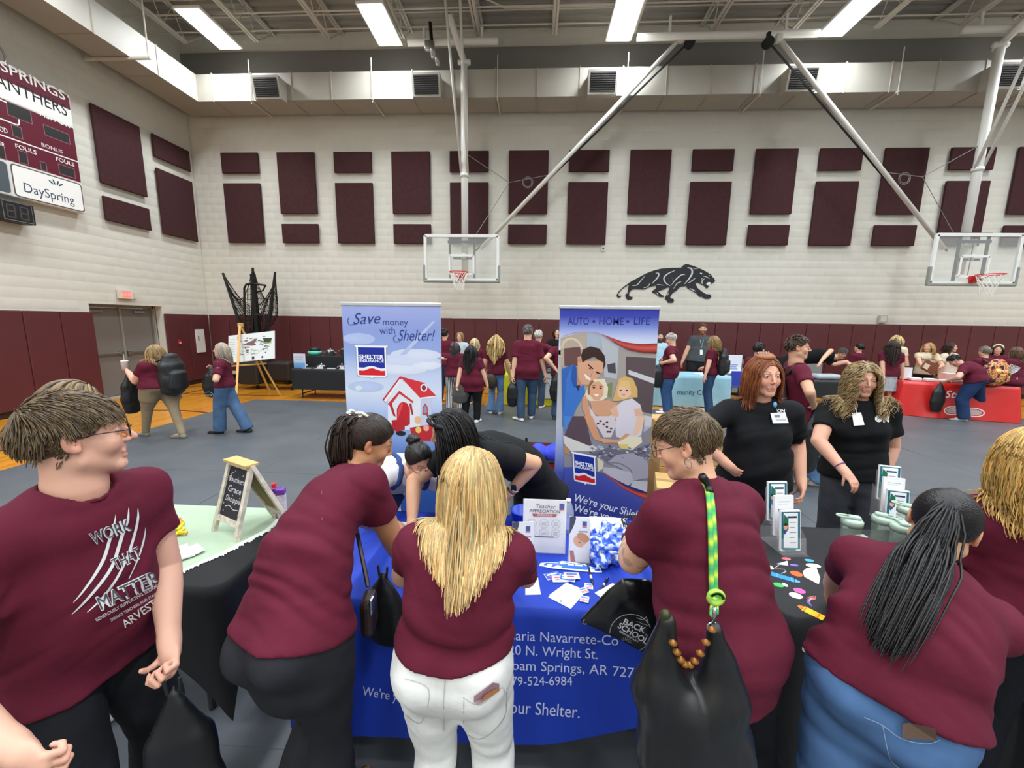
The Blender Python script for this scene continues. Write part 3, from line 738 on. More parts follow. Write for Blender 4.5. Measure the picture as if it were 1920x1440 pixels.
def make_hair(th, style, col, length, var, n, part, c, R, q, Sc, up, fs, rs, lod, rng, grow=1.0, gat=(.32, .22)):
    T = lambda p: c+(np.asarray(p)*q)@R.T
    cap = .010*grow if style not in ('buzz', 'bald', 'long', 'wavy', 'bob') else .004
    S = Sdf(); cc = T([0, -.014, .032])
    S.ell(cc, np.array([.0745+cap*.75, .096+cap*.75, .086+cap])*q, R)
    lift = {'short': -.004, 'mop': -.012, 'bald': .0}.get(style, -.004)
    def line(p):
        l = ((p-c)@R)/q; x, y, z = l[:, 0], l[:, 1], l[:, 2]
        zz = hairline(y)+lift
        if style == 'bald': zz = np.maximum(zz, -.03); return np.maximum(zz-z, np.minimum(z-.055, y+.03))*q*.7
        return (zz-z)*q*.7
    S.put(line, [-99]*3, [99]*3, .006*q, 'i')
    sd = int(rng.randint(1000))
    S.put(lambda p: -(vnoise(np.stack([((p-c)@R)[:, 0]*90/q, ((p-c)@R)[:, 1]*26/q, ((p-c)@R)[:, 2]*26/q], 1), sd)-.5)*.006*q, [-99]*3, [99]*3, 0, 'd')
    hs = {'A': .004, 'B': .005, 'C': .008}[lod]
    v, f = S.mesh(hs)
    b = np.array(lin(col)); nn = vnoise(np.stack([((v-c)@R)[:, 0]*140, ((v-c)@R)[:, 1]*30, ((v-c)@R)[:, 2]*30], 1), sd+3)
    parts = [(v, f, b*(.62+.6*nn)[:, None])]
    headcol = Sdf(); headcol.ell(cc, np.array([.0755, .097, .087])*q, R); headcol.ell(T([0, .02, -.03]), np.array([.064, .066, .085])*q, R, k=.03)
    if style in ('long', 'wavy', 'curly', 'bob'): headcol.ell(T([0, .085, -.015]), np.array([.060, .062, .088])*q, R)
    N = n or {'A': 1900, 'B': 480, 'C': 170}[lod]; fat = {'A': .44, 'B': .95, 'C': 1.7}[lod]*q
    G = np.array([0, 0, -1.])
    M = {'A': 16, 'B': 12, 'C': 9}[lod]
    if style == 'curly' and lod == 'A': M = 26
    def flow(pl, side=1.0, back=.35, down=.9):
        sx = np.tanh((pl[:, 0]-part)/.02)*(.25+.75*sstep(-.04, .05, pl[:, 1])); d = np.stack([sx*.8*side*np.ones(len(pl)), -back*np.ones(len(pl)), -down*.55*np.ones(len(pl))], 1)
        nrm = (pl-np.array([0, -.014, .03]))/np.array([.0745, .096, .086])**2; nrm /= np.linalg.norm(nrm, axis=1)[:, None]
        d = d-nrm*(d*nrm).sum(1)[:, None]*.9+nrm*.05; d /= np.linalg.norm(d, axis=1)[:, None]; return d@R.T, nrm@R.T
    if style in ('long', 'wavy', 'curly', 'bob'):
        pl = scalp_points(int(N*1.3), rng, -.03); kp = ~((pl[:, 1] > .052) & (np.abs(pl[:, 0]-part) < .004)); pl = pl[kp][:N]; N = len(pl); d, nr = flow(pl, back=.55 if style != 'curly' else .2)
        st = T(pl)+nr*.004*q
        ln = length*rng.uniform(.82, 1.08, N)
        P = run_strands(st, d, ln, M, G, .72 if style != 'curly' else .66, [headcol, Sc], pad=.0055 if style != 'curly' else .012,
                        wave={'long': .006, 'wavy': .014, 'bob': .003}.get(style, 0.), rng=rng, curl=.013 if style == 'curly' else 0., gather=(c, rs, fs, gat[0] if style != 'curly' else 0., gat[1] if style != 'curly' else 0.))
        lp = ((P-c)@R)/q; bad = ((lp[..., 1] > .070) & (np.abs(lp[..., 0]) < .046) & (lp[..., 2] < .062) & (lp[..., 2] > -.125)).any(1); P = P[~bad]; N = len(P)
        cl = hair_cols(N, col, var, rng)
        parts.append(strand_mesh(P, rng.uniform(.0045, .0075, N)*fat, rng.uniform(.0010, .0025, N)*fat, cl, 5 if lod == 'A' else 4, .25))
    elif style in ('short', 'mop', 'buzz'):
        pl = scalp_points(N, rng); sx = np.sign(pl[:, 0]-part)
        nrm = (pl-np.array([0, -.014, .03]))/np.array([.0745, .096, .086])**2; nrm /= np.linalg.norm(nrm, axis=1)[:, None]
        # swept forward on top and down on the sides and the back
        top = sstep(.045, .10, pl[:, 2])[:, None]
        d = top*np.array([.25, .9, -.1])+(1-top)*np.array([0, -.15, -1.])+rng.normal(0, .14 if style == 'short' else .06, (N, 3))
        d[:, 0] += sx*.25*top[:, 0]
        d = d-nrm*(d*nrm).sum(1)[:, None]+nrm*(.10 if style == 'short' else -.02); d /= np.linalg.norm(d, axis=1)[:, None]
        ln = length*rng.uniform(.7, 1.1, N)*np.where((pl[:, 1] > -.01) & (pl[:, 2] < .075), .30, 1.)*np.where((pl[:, 1] <= -.01) & (pl[:, 2] < .02), .45, 1.)*np.where((np.abs(pl[:, 0]) > .050) & (np.abs(pl[:, 1]) < .05) & (pl[:, 2] < .06), .4, 1.)
        P = run_strands(T(pl)+(nrm@R.T)*cap*.5*q, d@R.T, ln, 7, G, .9, [headcol], pad=.005*q, rng=rng, wave=.002)
        parts.append(strand_mesh(P, rng.uniform(.003, .0055, N)*fat, rng.uniform(.0008, .0018, N)*fat, hair_cols(N, col, var, rng), 4, .2))
    elif style in ('pony', 'bun', 'halfup'):
        tie = {'pony': np.array([0, -.112, .028]), 'bun': np.array([0, -.085, .098]), 'halfup': np.array([0, -.10, .07])}[style]
        pl = scalp_points(N, rng); m = 7; P = np.zeros((N, m, 3)); ce = np.array([0, -.014, .03]); rad = np.array([.0745, .096, .086])+cap*.75
        a = (pl-ce)/rad; a /= np.linalg.norm(a, axis=1)[:, None]; bq = (tie-ce)/rad; bq /= np.linalg.norm(bq)
        for i in range(m):
            t = i/(m-1); w = a*(1-t)+bq*t; w /= np.linalg.norm(w, axis=1)[:, None]; P[:, i] = T(ce+w*rad*(1.0+.02*math.sin(PI*t)))
        parts.append(strand_mesh(P, rng.uniform(.003, .005, N)*fat, rng.uniform(.002, .004, N)*fat, hair_cols(N, col, var, rng), 4, .0))
        if style in ('pony', 'halfup'):
            n2 = int(N*.8); st = T(tie)+rng.normal(0, .011, (n2, 3))*q; d = np.broadcast_to(R@unit([0, -.40, -.55 if style == 'pony' else -.2]), (n2, 3))+rng.normal(0, .05, (n2, 3))
            d = d/np.linalg.norm(d, axis=1)[:, None]
            P = run_strands(st, d, length*rng.uniform(.8, 1.08, n2), M, unit(G*.35-up*.9-rs*.12) if style == 'pony' else G, .55, [headcol, Sc], pad=.012, wave=.005, rng=rng)
            mid_ = P.mean(0)[None]; P = mid_+(P-mid_)*.45; bell = np.interp(np.linspace(0, 1, M), [0, .15, .55, 1], [.012, .030, .042, .030])*q; P = P+rng.normal(0, .5, (n2, 1, 3))*bell[None, :, None]
            for c_ in (headcol, Sc):
                Q = P.reshape(-1, 3); dv = c_(Q); bd = dv < .006
                if bd.any(): Q[bd] += grad_of(c_, Q[bd])*(.006-dv[bd])[:, None]
                P = Q.reshape(P.shape)
            parts.append(strand_mesh(P, rng.uniform(.005, .008, n2)*fat, rng.uniform(.0015, .003, n2)*fat, hair_cols(n2, col, var, rng), 5 if lod == 'A' else 4, .3))
        else:
            B = Sdf(); B.ell(T([0, -.092, .112]), np.array([.045, .040, .036])*q, R); B.put(lambda p: -(vnoise(p*70, 4)-.5)*.010, [-99]*3, [99]*3, 0, 'd')
            v2, f2 = B.mesh(hs); parts.append((v2, f2, b*(.6+.7*vnoise(v2*120, 2))[:, None]))
    V, F, C = join_geo(parts)
    return link('hair', pmesh('hair', V, F, C), mat('hair', vcol=True, rough=.42, spec=.4, noise=(180, .10)), th, True)
def bvh_of(*obs):
    V, F, o = [], [], 0
    for ob in obs:
        me = ob.data; V += [v.co.copy() for v in me.vertices]; F += [tuple(i+o for i in p.vertices) for p in me.polygons]; o = len(V)
    return BVHTree.FromPolygons(V, F)
def glasses(P, col='#1c1a1c', r=.022, wire=.0016, parent=None):
    """round-rimmed glasses worn by a figure"""
    c, R, q = P['head'], P['HR'], P['q']; T = lambda *p: c+R@(np.array(p)*q); mb = MB()
    for s in (-1, 1):
        mb.tube([T(s*.032+r*1.1*math.cos(t), .106-.10*(s*r*math.cos(t)+0*s)*s*0, .004+r*math.sin(t)) for t in np.linspace(0, 2*PI, 20, endpoint=False)], wire, 5, closed=True)
        mb.tube([T(s*(.032+r*1.1), .104, .008), T(s*.074, .08, .012), T(s*.080, -.005, .014), T(s*.079, -.03, -.002)], wire, 5)
    mb.tube([T(-.032+r*1.1, .107, .006), T(0, .113, .010), T(.032-r*1.1, .107, .006)], wire, 5)
    g = mb.build('glasses', mat('glasses_frame', col, rough=.35, metal=.3), P['root'], True)
    lens = MB()
    for s in (-1, 1): lens.poly([T(s*.032+r*1.08*math.cos(t), .106, .004+r*math.sin(t)) for t in np.linspace(0, 2*PI, 20, endpoint=False)])
    lens.build('lens', mat('clear_lens', '#ffffff', rough=.03, alpha=.12), g)
    return g
# ================================================================== the hall
X0, X1, Y0, Y1, Z1 = ROOM['x0'], ROOM['x1'], ROOM['y0'], ROOM['y1'], ROOM['z1']
def struct(o): o['kind'] = 'structure'; return o
def block_paint(name, axis):
    """painted block wall: rows of blocks with recessed joints come from geometry; the material only adds roller texture"""
    return mat(name, '#cfcbbf', rough=.62, spec=.3, noise=(1.3, .025), bump=(45, .03, .002))
M_WALL = block_paint('painted_block', 0)
def block_courses(name, parent, O, U, V, w, h, holes=(), t=.0006, bw=.406, bh=.203, j=.005):
    """running-bond blocks standing proud of the joints, one mesh (joints barely show under the paint)"""
    O, U, V = (np.asarray(q, float) for q in (O, U, V)); Nn = np.cross(U, V); vs_, fs = [], []
    for r in range(int(h/bh)+1):
        x = -(r % 2)*bw/2; z0, z1 = r*bh+j/2, min((r+1)*bh-j/2, h)
        if z1 - z0 < .02: continue
        while x < w:
            a, b = max(x+j/2, 0), min(x+bw-j/2, w); x += bw
            if b-a < .03: continue
            cx, cz = (a+b)/2, (z0+z1)/2
            if any(h0 < b and a < h1 and v0 < z1 and z0 < v1 for h0, h1, v0, v1 in holes): continue
            o = len(vs_); e = .003
            vs_ += [O+U*p+V*q for p, q in ((a, z0), (b, z0), (b, z1), (a, z1))]+[O+U*p+V*q+Nn*t for p, q in ((a+e, z0+e), (b-e, z0+e), (b-e, z1-e), (a+e, z1-e))]
            fs += [(o+4, o+5, o+6, o+7), (o, o+1, o+5, o+4), (o+1, o+2, o+6, o+5), (o+2, o+3, o+7, o+6), (o+3, o, o+4, o+7)]
    ob = link(name, pmesh(name, vs_, np.array(fs)), M_WALL, parent); ob['kind'] = 'stuff'; return ob
# ---- floor: varnished maple boards with painted court lines
mf = bpy.data.materials.new('gym_maple'); mf.use_nodes = True; MATS['gym_maple'] = mf
nt = mf.node_tree; N = nt.nodes; Lk = nt.links; b = N['Principled BSDF']; b.inputs['Roughness'].default_value = .22; b.inputs['Specular IOR Level'].default_value = .5
tc = N.new('ShaderNodeTexCoord'); mp = N.new('ShaderNodeMapping'); mp.inputs['Rotation'].default_value = (0, 0, PI/2); Lk.new(tc.outputs['Object'], mp.inputs['Vector'])
br = N.new('ShaderNodeTexBrick'); br.inputs['Scale'].default_value = 1.0; br.inputs['Brick Width'].default_value = 1.4; br.inputs['Row Height'].default_value = .057; br.inputs['Mortar Size'].default_value = .0006
br.inputs['Color1'].default_value = (*lin('#b9741a'), 1); br.inputs['Color2'].default_value = (*lin('#c98a2c'), 1); br.inputs['Mortar'].default_value = (*lin('#8a5410'), 1)
Lk.new(mp.outputs['Vector'], br.inputs['Vector'])
ns = N.new('ShaderNodeTexNoise'); ns.inputs['Scale'].default_value = 2.2; ns.inputs['Detail'].default_value = 5; Lk.new(mp.outputs['Vector'], ns.inputs['Vector'])
mx = N.new('ShaderNodeMix'); mx.data_type = 'RGBA'; mx.blend_type = 'OVERLAY'; mx.inputs['Factor'].default_value = .25; Lk.new(br.outputs['Color'], mx.inputs['A']); Lk.new(ns.outputs['Color'], mx.inputs['B']); Lk.new(mx.outputs['Result'], b.inputs['Base Color'])
floor = struct(MB().quad((X0, Y0, 0), (X1, Y0, 0), (X1, Y1, 0), (X0, Y1, 0)).build('floor', mf))
ml = mat('court_line_maroon', '#4a1d14', rough=.3)
def fline(pts, w, m=ml):
    P = np.asarray(pts, float); T = np.gradient(P, axis=0); T /= np.linalg.norm(T, axis=1)[:, None]; Nn = np.stack([-T[:, 1], T[:, 0]], 1)*w/2
    mb = MB(); mb.grid(np.stack([np.concatenate([P-Nn, np.full((len(P), 1), .002)], 1), np.concatenate([P+Nn, np.full((len(P), 1), .002)], 1)], 0)); mb.build('court_line', m, floor)
fline([(X0+.1, 10.35), (X1, 10.35)], .06); fline([(-8.7, Y0+1), (-8.7, Y1-.4)], .06); fline([(-9.3, 9.35), (-6.2, 9.35)], .05)
fline([(-7.3+2.4*math.cos(t), 5.2+2.4*math.sin(t)) for t in np.linspace(-1.2, 2.4, 40)], .06)
fline([(-9.4, 5.0), (-6.3, 5.0)], .05); fline([(-9.4, 5.35), (-6.3, 5.35)], .05)
# ---- grey floor covering laid over the boards in long sheets
cov = struct(thing('floor_cover', 'dark grey sheets laid over the gym floor', 'floor covering'))
del cov['category']
mc = mat('floor_vinyl', '#53575b', rough=.42, spec=.4, noise=(1.6, .16), bump=(30, .08, .002))
ys = [Y0+.5, -9.4, -6.3, -3.2, -.1, 1.45, 3.0, 4.55, 6.1, 7.65, 8.85]
for i in range(len(ys)-1):
    z = .003+.0015*(i % 2)
    MB().box(((-6.5+X1-.6)/2, (ys[i]+ys[i+1])/2, z/2), (X1-.6+6.5, ys[i+1]-ys[i]+.02, z)).build('sheet', mc, cov)
msm = mat('seam_tape', '#54575a', rough=.5)
for x in (-3.4, -.3, 2.8, 5.9, 9.0, 12.1): MB().box((x, (8.85+Y0)/2, .0055), (.022, 8.85-Y0-1, .001)).build('seam', msm, cov)
# ---- walls
DY0, DY1, DZ = 8.30, 10.02, 2.16            # double door recess in the left wall
wb = struct(MB().box(((X0+X1)/2, Y1+.11, Z1/2), (X1-X0+.4, .2, Z1)).build('wall_back', M_WALL))
block_courses('block_courses', wb, (X0, Y1+.01, 1.6), (1, 0, 0), (0, 0, 1), X1-X0, Z1-1.6)
wl = MB()
wl.box((X0-.11, (Y0+DY0)/2, Z1/2), (.2, DY0-Y0, Z1)); wl.box((X0-.11, (DY1+Y1)/2, Z1/2), (.2, Y1-DY1, Z1)); wl.box((X0-.11, (DY0+DY1)/2, (DZ+Z1)/2), (.2, DY1-DY0, Z1-DZ))
wl.box((X0-.36, DY0-.02, DZ/2), (.34, .04, DZ)); wl.box((X0-.36, DY1+.02, DZ/2), (.34, .04, DZ)); wl.box((X0-.36, (DY0+DY1)/2, DZ+.03), (.34, DY1-DY0+.08, .06))
wl = struct(wl.build('wall_left', M_WALL))
block_courses('block_courses', wl, (X0-.01, Y0, 1.6), (0, 1, 0), (0, 0, 1), Y1-Y0, Z1-1.6, holes=[(DY0-Y0, DY1-Y0, -9, DZ-1.6+.02)])
struct(MB().box((X1+.1, (Y0+Y1)/2, Z1/2), (.2, Y1-Y0, Z1)).build('wall_right', M_WALL))
struct(MB().box(((X0+X1)/2, Y0-.1, Z1/2), (X1-X0, .2, Z1)).build('wall_front', M_WALL))
# dark painted band of wall above the duct
# ---- ceiling: ribbed steel deck on open joists
mdk = mat('deck_paint', '#9a948a', rough=.7, noise=(.8, .06)); mj = mat('joist_paint', '#cbc4b7', rough=.6)
pts = []; y = Y0; k = 0
prof = []
while y < Y1: prof += [(y, Z1), (y+.10, Z1), (y+.13, Z1+.05), (y+.20, Z1+.05), (y+.23, Z1)]; y += .23
prof = np.array(prof)
G = np.stack([np.stack([np.full(len(prof), x), prof[:, 0], prof[:, 1]], 1) for x in (X0, X1)], 0)
ceil = struct(MB().grid(G[::-1]).build('ceiling', mdk))
JX = [-8.9+1.85*i for i in range(15)]
zb, zt = 8.72, 9.30
mb = MB(); yb, ye = -3.0, 10.75
for sx in (-.035, .035): mb.box((sx, (yb+ye)/2, zb), (.05, ye-yb, .05)); mb.box((sx, (yb+Y1)/2, zt), (.05, Y1-yb, .05))
n = 22
for i in range(n):
    a, c_ = yb+(ye-yb)*i/n, yb+(ye-yb)*(i+1)/n; mb.cyl((0, a, zb), (0, (a+c_)/2, zt), .012, 5); mb.cyl((0, (a+c_)/2, zt), (0, c_, zb), .012, 5)
mb.cyl((0, ye, zb), (0, Y1-.05, zt), .014, 5)
jm = mb.mesh('joist'); jm.materials.append(mj)
for x in JX:
    o = bpy.data.objects.new('joist', jm); COL.objects.link(o); o.parent = ceil; o.location = (x, 0, 0)
for yy in (10.45, 9.9, 8.2, 6.4, 4.2):
    MB().cyl((X0, yy, zb+.03), (X1, yy, zb+.03), .016, 6).build('bridging', mj, ceil)
    MB().cyl((X0, yy+.18, zt-.12), (X1, yy+.18, zt-.12), .016, 6).build('bridging', mj, ceil)
# conduit with a raised kink, as it crosses the deck between joists
MB().tube([(-2.4, 9.6, 8.95), (-1.6, 9.7, 8.95), (-.8, 10.1, 8.86), (1.6, 10.1, 8.86), (2.4, 9.7, 8.97), (4.6, 9.7, 8.97)], .018, 6).build('conduit', mj, ceil)
# steel plate band where the deck meets the back wall
MB().box(((X0+X1)/2, Y1-.02, 8.32), (X1-X0, .05, 1.15)).build('wall_band', mat('dark_grey_band', '#7b7874', rough=.7), ceil)
# ---- doors
md = mat('door_grey', '#77716a', rough=.5); ms = mat('brushed_steel', '#a9a8a4', rough=.35, metal=.85)
door = struct(thing('door_1', 'grey double doors', 'door', (X0-.3, (DY0+DY1)/2, 0))); del door['category']
xd = X0-.30
for i in range(2):
    a = DY0+.06+i*(DY1-DY0-.12)/2; w = (DY1-DY0-.12)/2-.035
    lf = MB().rbox((xd, a+w/2+.017, DZ/2-.03), (.045, w, DZ-.10), .004).build('door_leaf', md, door)
    MB().rbox((xd+.06, a+w/2+.017, 1.02), (.035, w-.08, .05), .01).build('push_bar', ms, lf)
    MB().rbox((xd+.06, a+(.10 if i else w-.06), 1.02), (.06, .09, .10), .012).build('bar_housing', ms, lf)
    MB().rbox((xd+.05, a+w*.35+(.2*i), DZ-.16), (.05, .26, .06), .008).build('door_closer', ms, lf)
MB().box((xd+.02, DY0+.03, DZ/2), (.10, .06, DZ)).box((xd+.02, DY1-.03, DZ/2), (.10, .06, DZ)).box((xd+.02, (DY0+DY1)/2, DZ-.03), (.10, DY1-DY0, .06)).box((xd+.03, (DY0+DY1)/2, DZ/2-.03), (.06, .05, DZ-.06)).build('door_frame', mat('door_frame_grey', '#8a847c', rough=.5), door)
MB().box((X0-.17, (DY0+DY1)/2, .004), (.34, DY1-DY0, .008)).build('threshold', mat('concrete_sill', '#a49a8c', rough=.6), door)
# exit sign over the doors
ex = thing('exit_sign', 'lit red exit sign box on the wall above the double doors', 'exit sign', (X0+.01, 9.1, 2.3))
c = atx(235, 552, X0+.04)
MB().rbox((X0+.04, c[1], c[2]), (.07, .34, .21), .008).build('housing', mat('exit_plate', '#cfcabc', rough=.5), ex)
p = Print(); p.rect(-.11, -.07, .11, .07, '#f2726a', 0); p.text('EXIT', 0, -.038, .105, '#ffb0a4', 1, 'CENTER', bold=.01)
p.lay('lit_panel', mat('exit_glow', '#f0645c', vcol=True, rough=.4, emit=('#ff5a50', .9)), ex, (X0+.076, c[1], c[2]), (0, 1, 0), (0, 0, 1))
MB().rbox((X0+.03, c[1]+.23, c[2]-.02), (.05, .07, .14), .01).build('lamp_bracket', mat('exit_plate', '#cfcabc'), ex)
# ---- wall pads
mpad = mat('pad_vinyl', '#582a2d', rough=.45, spec=.35, noise=(2.0, .06), bump=(70, .05, .001))
mkick = mat('pad_board', '#2c1c1a', rough=.7)
PT, PB_, PW = 1.975, .12, .61
wp = thing('wall_padding', 'row of maroon vinyl wall pads along the back wall', 'wall padding', (0, Y1, 0))
pm = MB().rbox((0, 0, 0), (PW-.008, .05, PT-PB_), .016).mesh('pad'); pm.materials.append(mpad)
i = 0; x = X0+.06
while x+PW < X1:
    o = bpy.data.objects.new('pad', pm); COL.objects.link(o); o.parent = wp; o.matrix_parent_inverse = Matrix.Translation(-wp.location); o.location = (x+PW/2, Y1-.035, (PT+PB_)/2); x += PW
MB().box(((X0+X1)/2, Y1-.004, PB_/2+.02), (X1-X0, .02, PB_+.04)).build('kick_board', mkick, wp)
def left_pads(label, ya, yb_):
    w = thing('wall_padding', label, 'wall padding', (X0, (ya+yb_)/2, 0)); n = max(1, round((yb_-ya)/PW)); st = (yb_-ya)/n
    me = MB().rbox((0, 0, 0), (.05, st-.008, PT-PB_), .016).mesh('pad'); me.materials.append(mpad)
    for k in range(n):
        o = bpy.data.objects.new('pad', me); COL.objects.link(o); o.parent = w; o.matrix_parent_inverse = Matrix.Translation(-w.location); o.location = (X0+.035, ya+st*(k+.5), (PT+PB_)/2)
    MB().box((X0+.004, (ya+yb_)/2, PB_/2+.02), (.02, yb_-ya, PB_+.04)).build('kick_board', mkick, w)
left_pads('maroon vinyl wall pads on the left wall, nearer side of the doors', 1.0, DY0)
left_pads('maroon vinyl wall pads between the double doors and the corner', DY1, Y1-.07)
# fittings on the pads beside the door
c = atx(375, 639, X0+.06)
wpn = thing('wall_cabinet', 'narrow white metal access panel set in the maroon pads', 'access panel', (X0, c[1], .9))
MB().rbox((X0+.075, c[1], 1.22), (.025, .30, .66), .006).build('panel', mat('white_metal', '#d5d2ca', rough=.4), wpn)
MB().rbox((X0+.092, c[1]-.07, 1.30), (.012, .025, .14), .004).build('latch', mat('dark_metal', '#3a3836', rough=.4, metal=.6), wpn)
c = atx(336, 640, X0+.06)
pu = thing('alarm_pull', 'small red alarm pull beside the double doors', 'alarm', (X0, c[1], 1.2))
MB().rbox((X0+.07, c[1], 1.22), (.03, .09, .13), .006).build('box', mat('alarm_red', '#a3272c', rough=.4), pu)
MB().box((X0+.088, c[1], 1.20), (.01, .05, .03)).build('handle', mat('white_metal', '#d5d2ca'), pu)
# ---- acoustic panels: same four heights on both walls, alternating small/tall
zt_, zs_, za_, zbb, zB, zC = 6.4057, 5.8738, 5.6118, 4.0163, 4.8021, 4.5316
mac = mat('acoustic_fabric', '#442b2c', rough=.95, spec=.1, noise=(14, .12), bump=(300, .2, .002))
ORD = ['first', 'second', 'third', 'fourth', 'fifth', 'sixth', 'seventh', 'eighth', 'ninth', 'tenth', 'eleventh', 'twelfth', 'thirteenth', 'fourteenth']
def acoustic(c, size, label, group): 
    o = MB().rbox(c, size, .012).build('acoustic_panel', mac); tag(o, label, 'acoustic panel', group)
for i in range(14):
    xa = -8.7647+1.6023*i; xc = xa+1.0574/2
    for a, bb, kind in (((zt_, zs_, 'small') if i % 2 == 0 else (zt_, zB, 'tall')), ((za_, zbb, 'tall') if i % 2 == 0 else (zC, zbb, 'small'))):
        row = 'top' if a == zt_ else 'bottom'
        acoustic((xc, Y1-.055, (a+bb)/2), (1.0574, .06, a-bb), f'{kind} maroon acoustic panel, {ORD[i]} from the corner in the {row} row of the back wall', 'maroon acoustic panels')
for i in range(2):
    ya = Y1-.1698-1.398*i; yc = ya-1.065/2
    for a, bb, kind in (((zt_, zs_, 'small') if i % 2 == 0 else (zt_, zB, 'tall')), ((za_, zbb, 'tall') if i % 2 == 0 else (zC, zbb, 'small'))):
        acoustic((X0+.055, yc, (a+bb)/2), (.06, 1.065, a-bb), f'{kind} maroon acoustic panel on the left wall, {"beside the corner" if i == 0 else "beside the scoreboard"}', 'maroon acoustic panels')
# ---- air duct with side diffusers
mdu = mat('duct_paint', '#a8a397', rough=.55, noise=(2, .04)); mdd = mat('duct_seam', '#a89f90', rough=.6)
du = thing('air_duct', 'big square off-white air duct along the left and back walls under the ceiling', 'air duct', (0, 10.9, 7.3))
DB, DT, DYF, DYB, DXF, DXB = 7.30, 7.92, 10.62, 11.32, -8.62, -9.42
MB().box(((DXB+X1)/2, (DYF+DYB)/2, (DB+DT)/2), (X1-DXB, DYB-DYF, DT-DB)).build('duct_run', mdu, du)
MB().box(((DXB+DXF)/2, (Y0+DYF)/2, (DB+DT)/2), (DXF-DXB, DYF-Y0, DT-DB)).build('duct_run', mdu, du)
for k in range(24):
    x = -8.2+1.02*k
    if x > X1-.5: break
    MB().box((x, (DYF+DYB)/2, (DB+DT)/2), (.022, DYB-DYF+.036, DT-DB+.036)).build('flange', mdd, du)
for k in range(14):
    yv = 9.55-1.35*k
    MB().box(((DXB+DXF)/2, yv, (DB+DT)/2), (DXF-DXB+.03, .025, DT-DB+.03)).build('flange', mdd, du)
for k in range(8):
    x = -7.2+3.1*k
    MB().box((x, DYF-.03, (DB+DT)/2+.1), (.02, .012, 1.0)).build('hanger', mj, du)
    MB().bar((x, DYF-.06, DB-.02), (x, DYB+.06, DB-.02), .04, .03).build('hanger', mj, du)
for yv in (8.9, 5.5): MB().bar((X0, yv, DB-.03), (DXF+.45, yv, DB-.03), .05, .04).build('hanger', mj, du); MB().cyl((DXF+.4, yv, DB-.03), (DXF+.4, yv, zb), .014, 6).build('hanger', mj, du)
mgr = mat('grille_dark', '#2b2a29', rough=.5, metal=.3)
for px0, px1 in ((466, 530), (772, 825), (1104, 1156), (1480, 1530), (1862, 1920)):
    c0, c1 = aty(px0, 143, 10.32), aty(px1, 178, 10.32); xc = (c0[0]+c1[0])/2
    bx = MB(); W_, HZ = .68, .50
    # box leaning out of the duct: back on the duct face, front tipped down
    f0 = np.array([[xc-W_/2, DYF, 7.70], [xc+W_/2, DYF, 7.70], [xc+W_/2, DYF, 7.24], [xc-W_/2, DYF, 7.24]]); f1 = f0+np.array([0, -.34, -.01]); f1[2:] += np.array([0, .10, -.02])
    bx._add(list(f0)+list(f1), [(0, 1, 2, 3), (4, 7, 6, 5), (0, 4, 5, 1), (1, 5, 6, 2), (2, 6, 7, 3), (3, 7, 4, 0)])
    df = bx.build('diffuser', mdu, du)
    gr = MB(); u = unit(f1[1]-f1[0]); w = f1[3]-f1[0]; nrm = np.cross(w, u); nrm = unit(nrm)*(-1 if nrm@np.array([0, 1, 0]) > 0 else 1) if False else np.array([0, -1., -.2])
    q = lambda s, t: f1[0]+(f1[1]-f1[0])*s+w*t+unit(nrm)*.006
    gr.quad(q(.07, .10), q(.93, .10), q(.93, .90), q(.07, .90)); gr.build('grille', mgr, df)
    lv = MB()
    for t in np.linspace(.16, .86, 9): lv.bar(q(.08, t)+unit(nrm)*.008, q(.92, t)+unit(nrm)*.008, .012, .004)
    lv.build('louvre', mat('louvre_grey', '#55534f', rough=.5, metal=.4), df)
# ---- ceiling lights
mh = mat('fixture_white', '#e2e1dc', rough=.5)
mlens = mat('lamp_lens', '#ffffff', rough=.5, emit=('#f6fcff', 6.0))
LX, LY, LZ = [-7.62, -3.6, 1.84, 6.62, 11.4, 16.2], [9.95, 6.7, 3.45, .2, -3.05, -6.3, -9.55, -12.4], 8.42
hm = MB().rbox((0, 0, .06), (.60, 1.30, .07), .01).build
names = [['leftmost ceiling light near the corner above the duct', 'ceiling light left of the near basketball mast', 'ceiling light above the shared brace pipe', 'ceiling light at the top right above the far goal', 'ceiling light beyond the right edge', 'ceiling light by the far right wall']]
hmesh = MB().rbox((0, 0, .065), (.60, 1.32, .06), .01).mesh('housing'); hmesh.materials.append(mh)
lmesh = MB().box((0, 0, .025), (.50, 1.24, .02)).mesh('lens'); lmesh.materials.append(mlens)
rmesh = MB().cyl((0, .5, .09), (0, .5, .36), .006, 5).cyl((0, -.5, .09), (0, -.5, .36), .006, 5).mesh('suspension'); rmesh.materials.append(mj)
RW = ['back', 'second', 'third', 'fourth', 'fifth', 'sixth', 'seventh', 'front']
lamp = bpy.data.lights.new('lamp_light', 'AREA'); lamp.shape = 'RECTANGLE'; lamp.size = .50; lamp.size_y = 1.24; lamp.energy = LAMP_POWER; lamp.color = LAMP_COLOR; lamp.spread = 150*PI/180
for j, yv in enumerate(LY):
    for i, xv in enumerate(LX):
        lab = names[0][i] if j == 0 else f'long ceiling light out of frame, {ORD[i]} from the left in the {RW[j]} row'
        t = thing('ceiling_light', lab, 'ceiling light', (xv, yv, LZ), 'high-bay ceiling lights')
        for nm, me in (('housing', hmesh), ('lens', lmesh), ('suspension', rmesh)):
            o = bpy.data.objects.new(nm, me); COL.objects.link(o); o.parent = t
        o = bpy.data.objects.new('lamp_light', lamp); COL.objects.link(o); o.parent = t; o.location = (0, 0, .012)
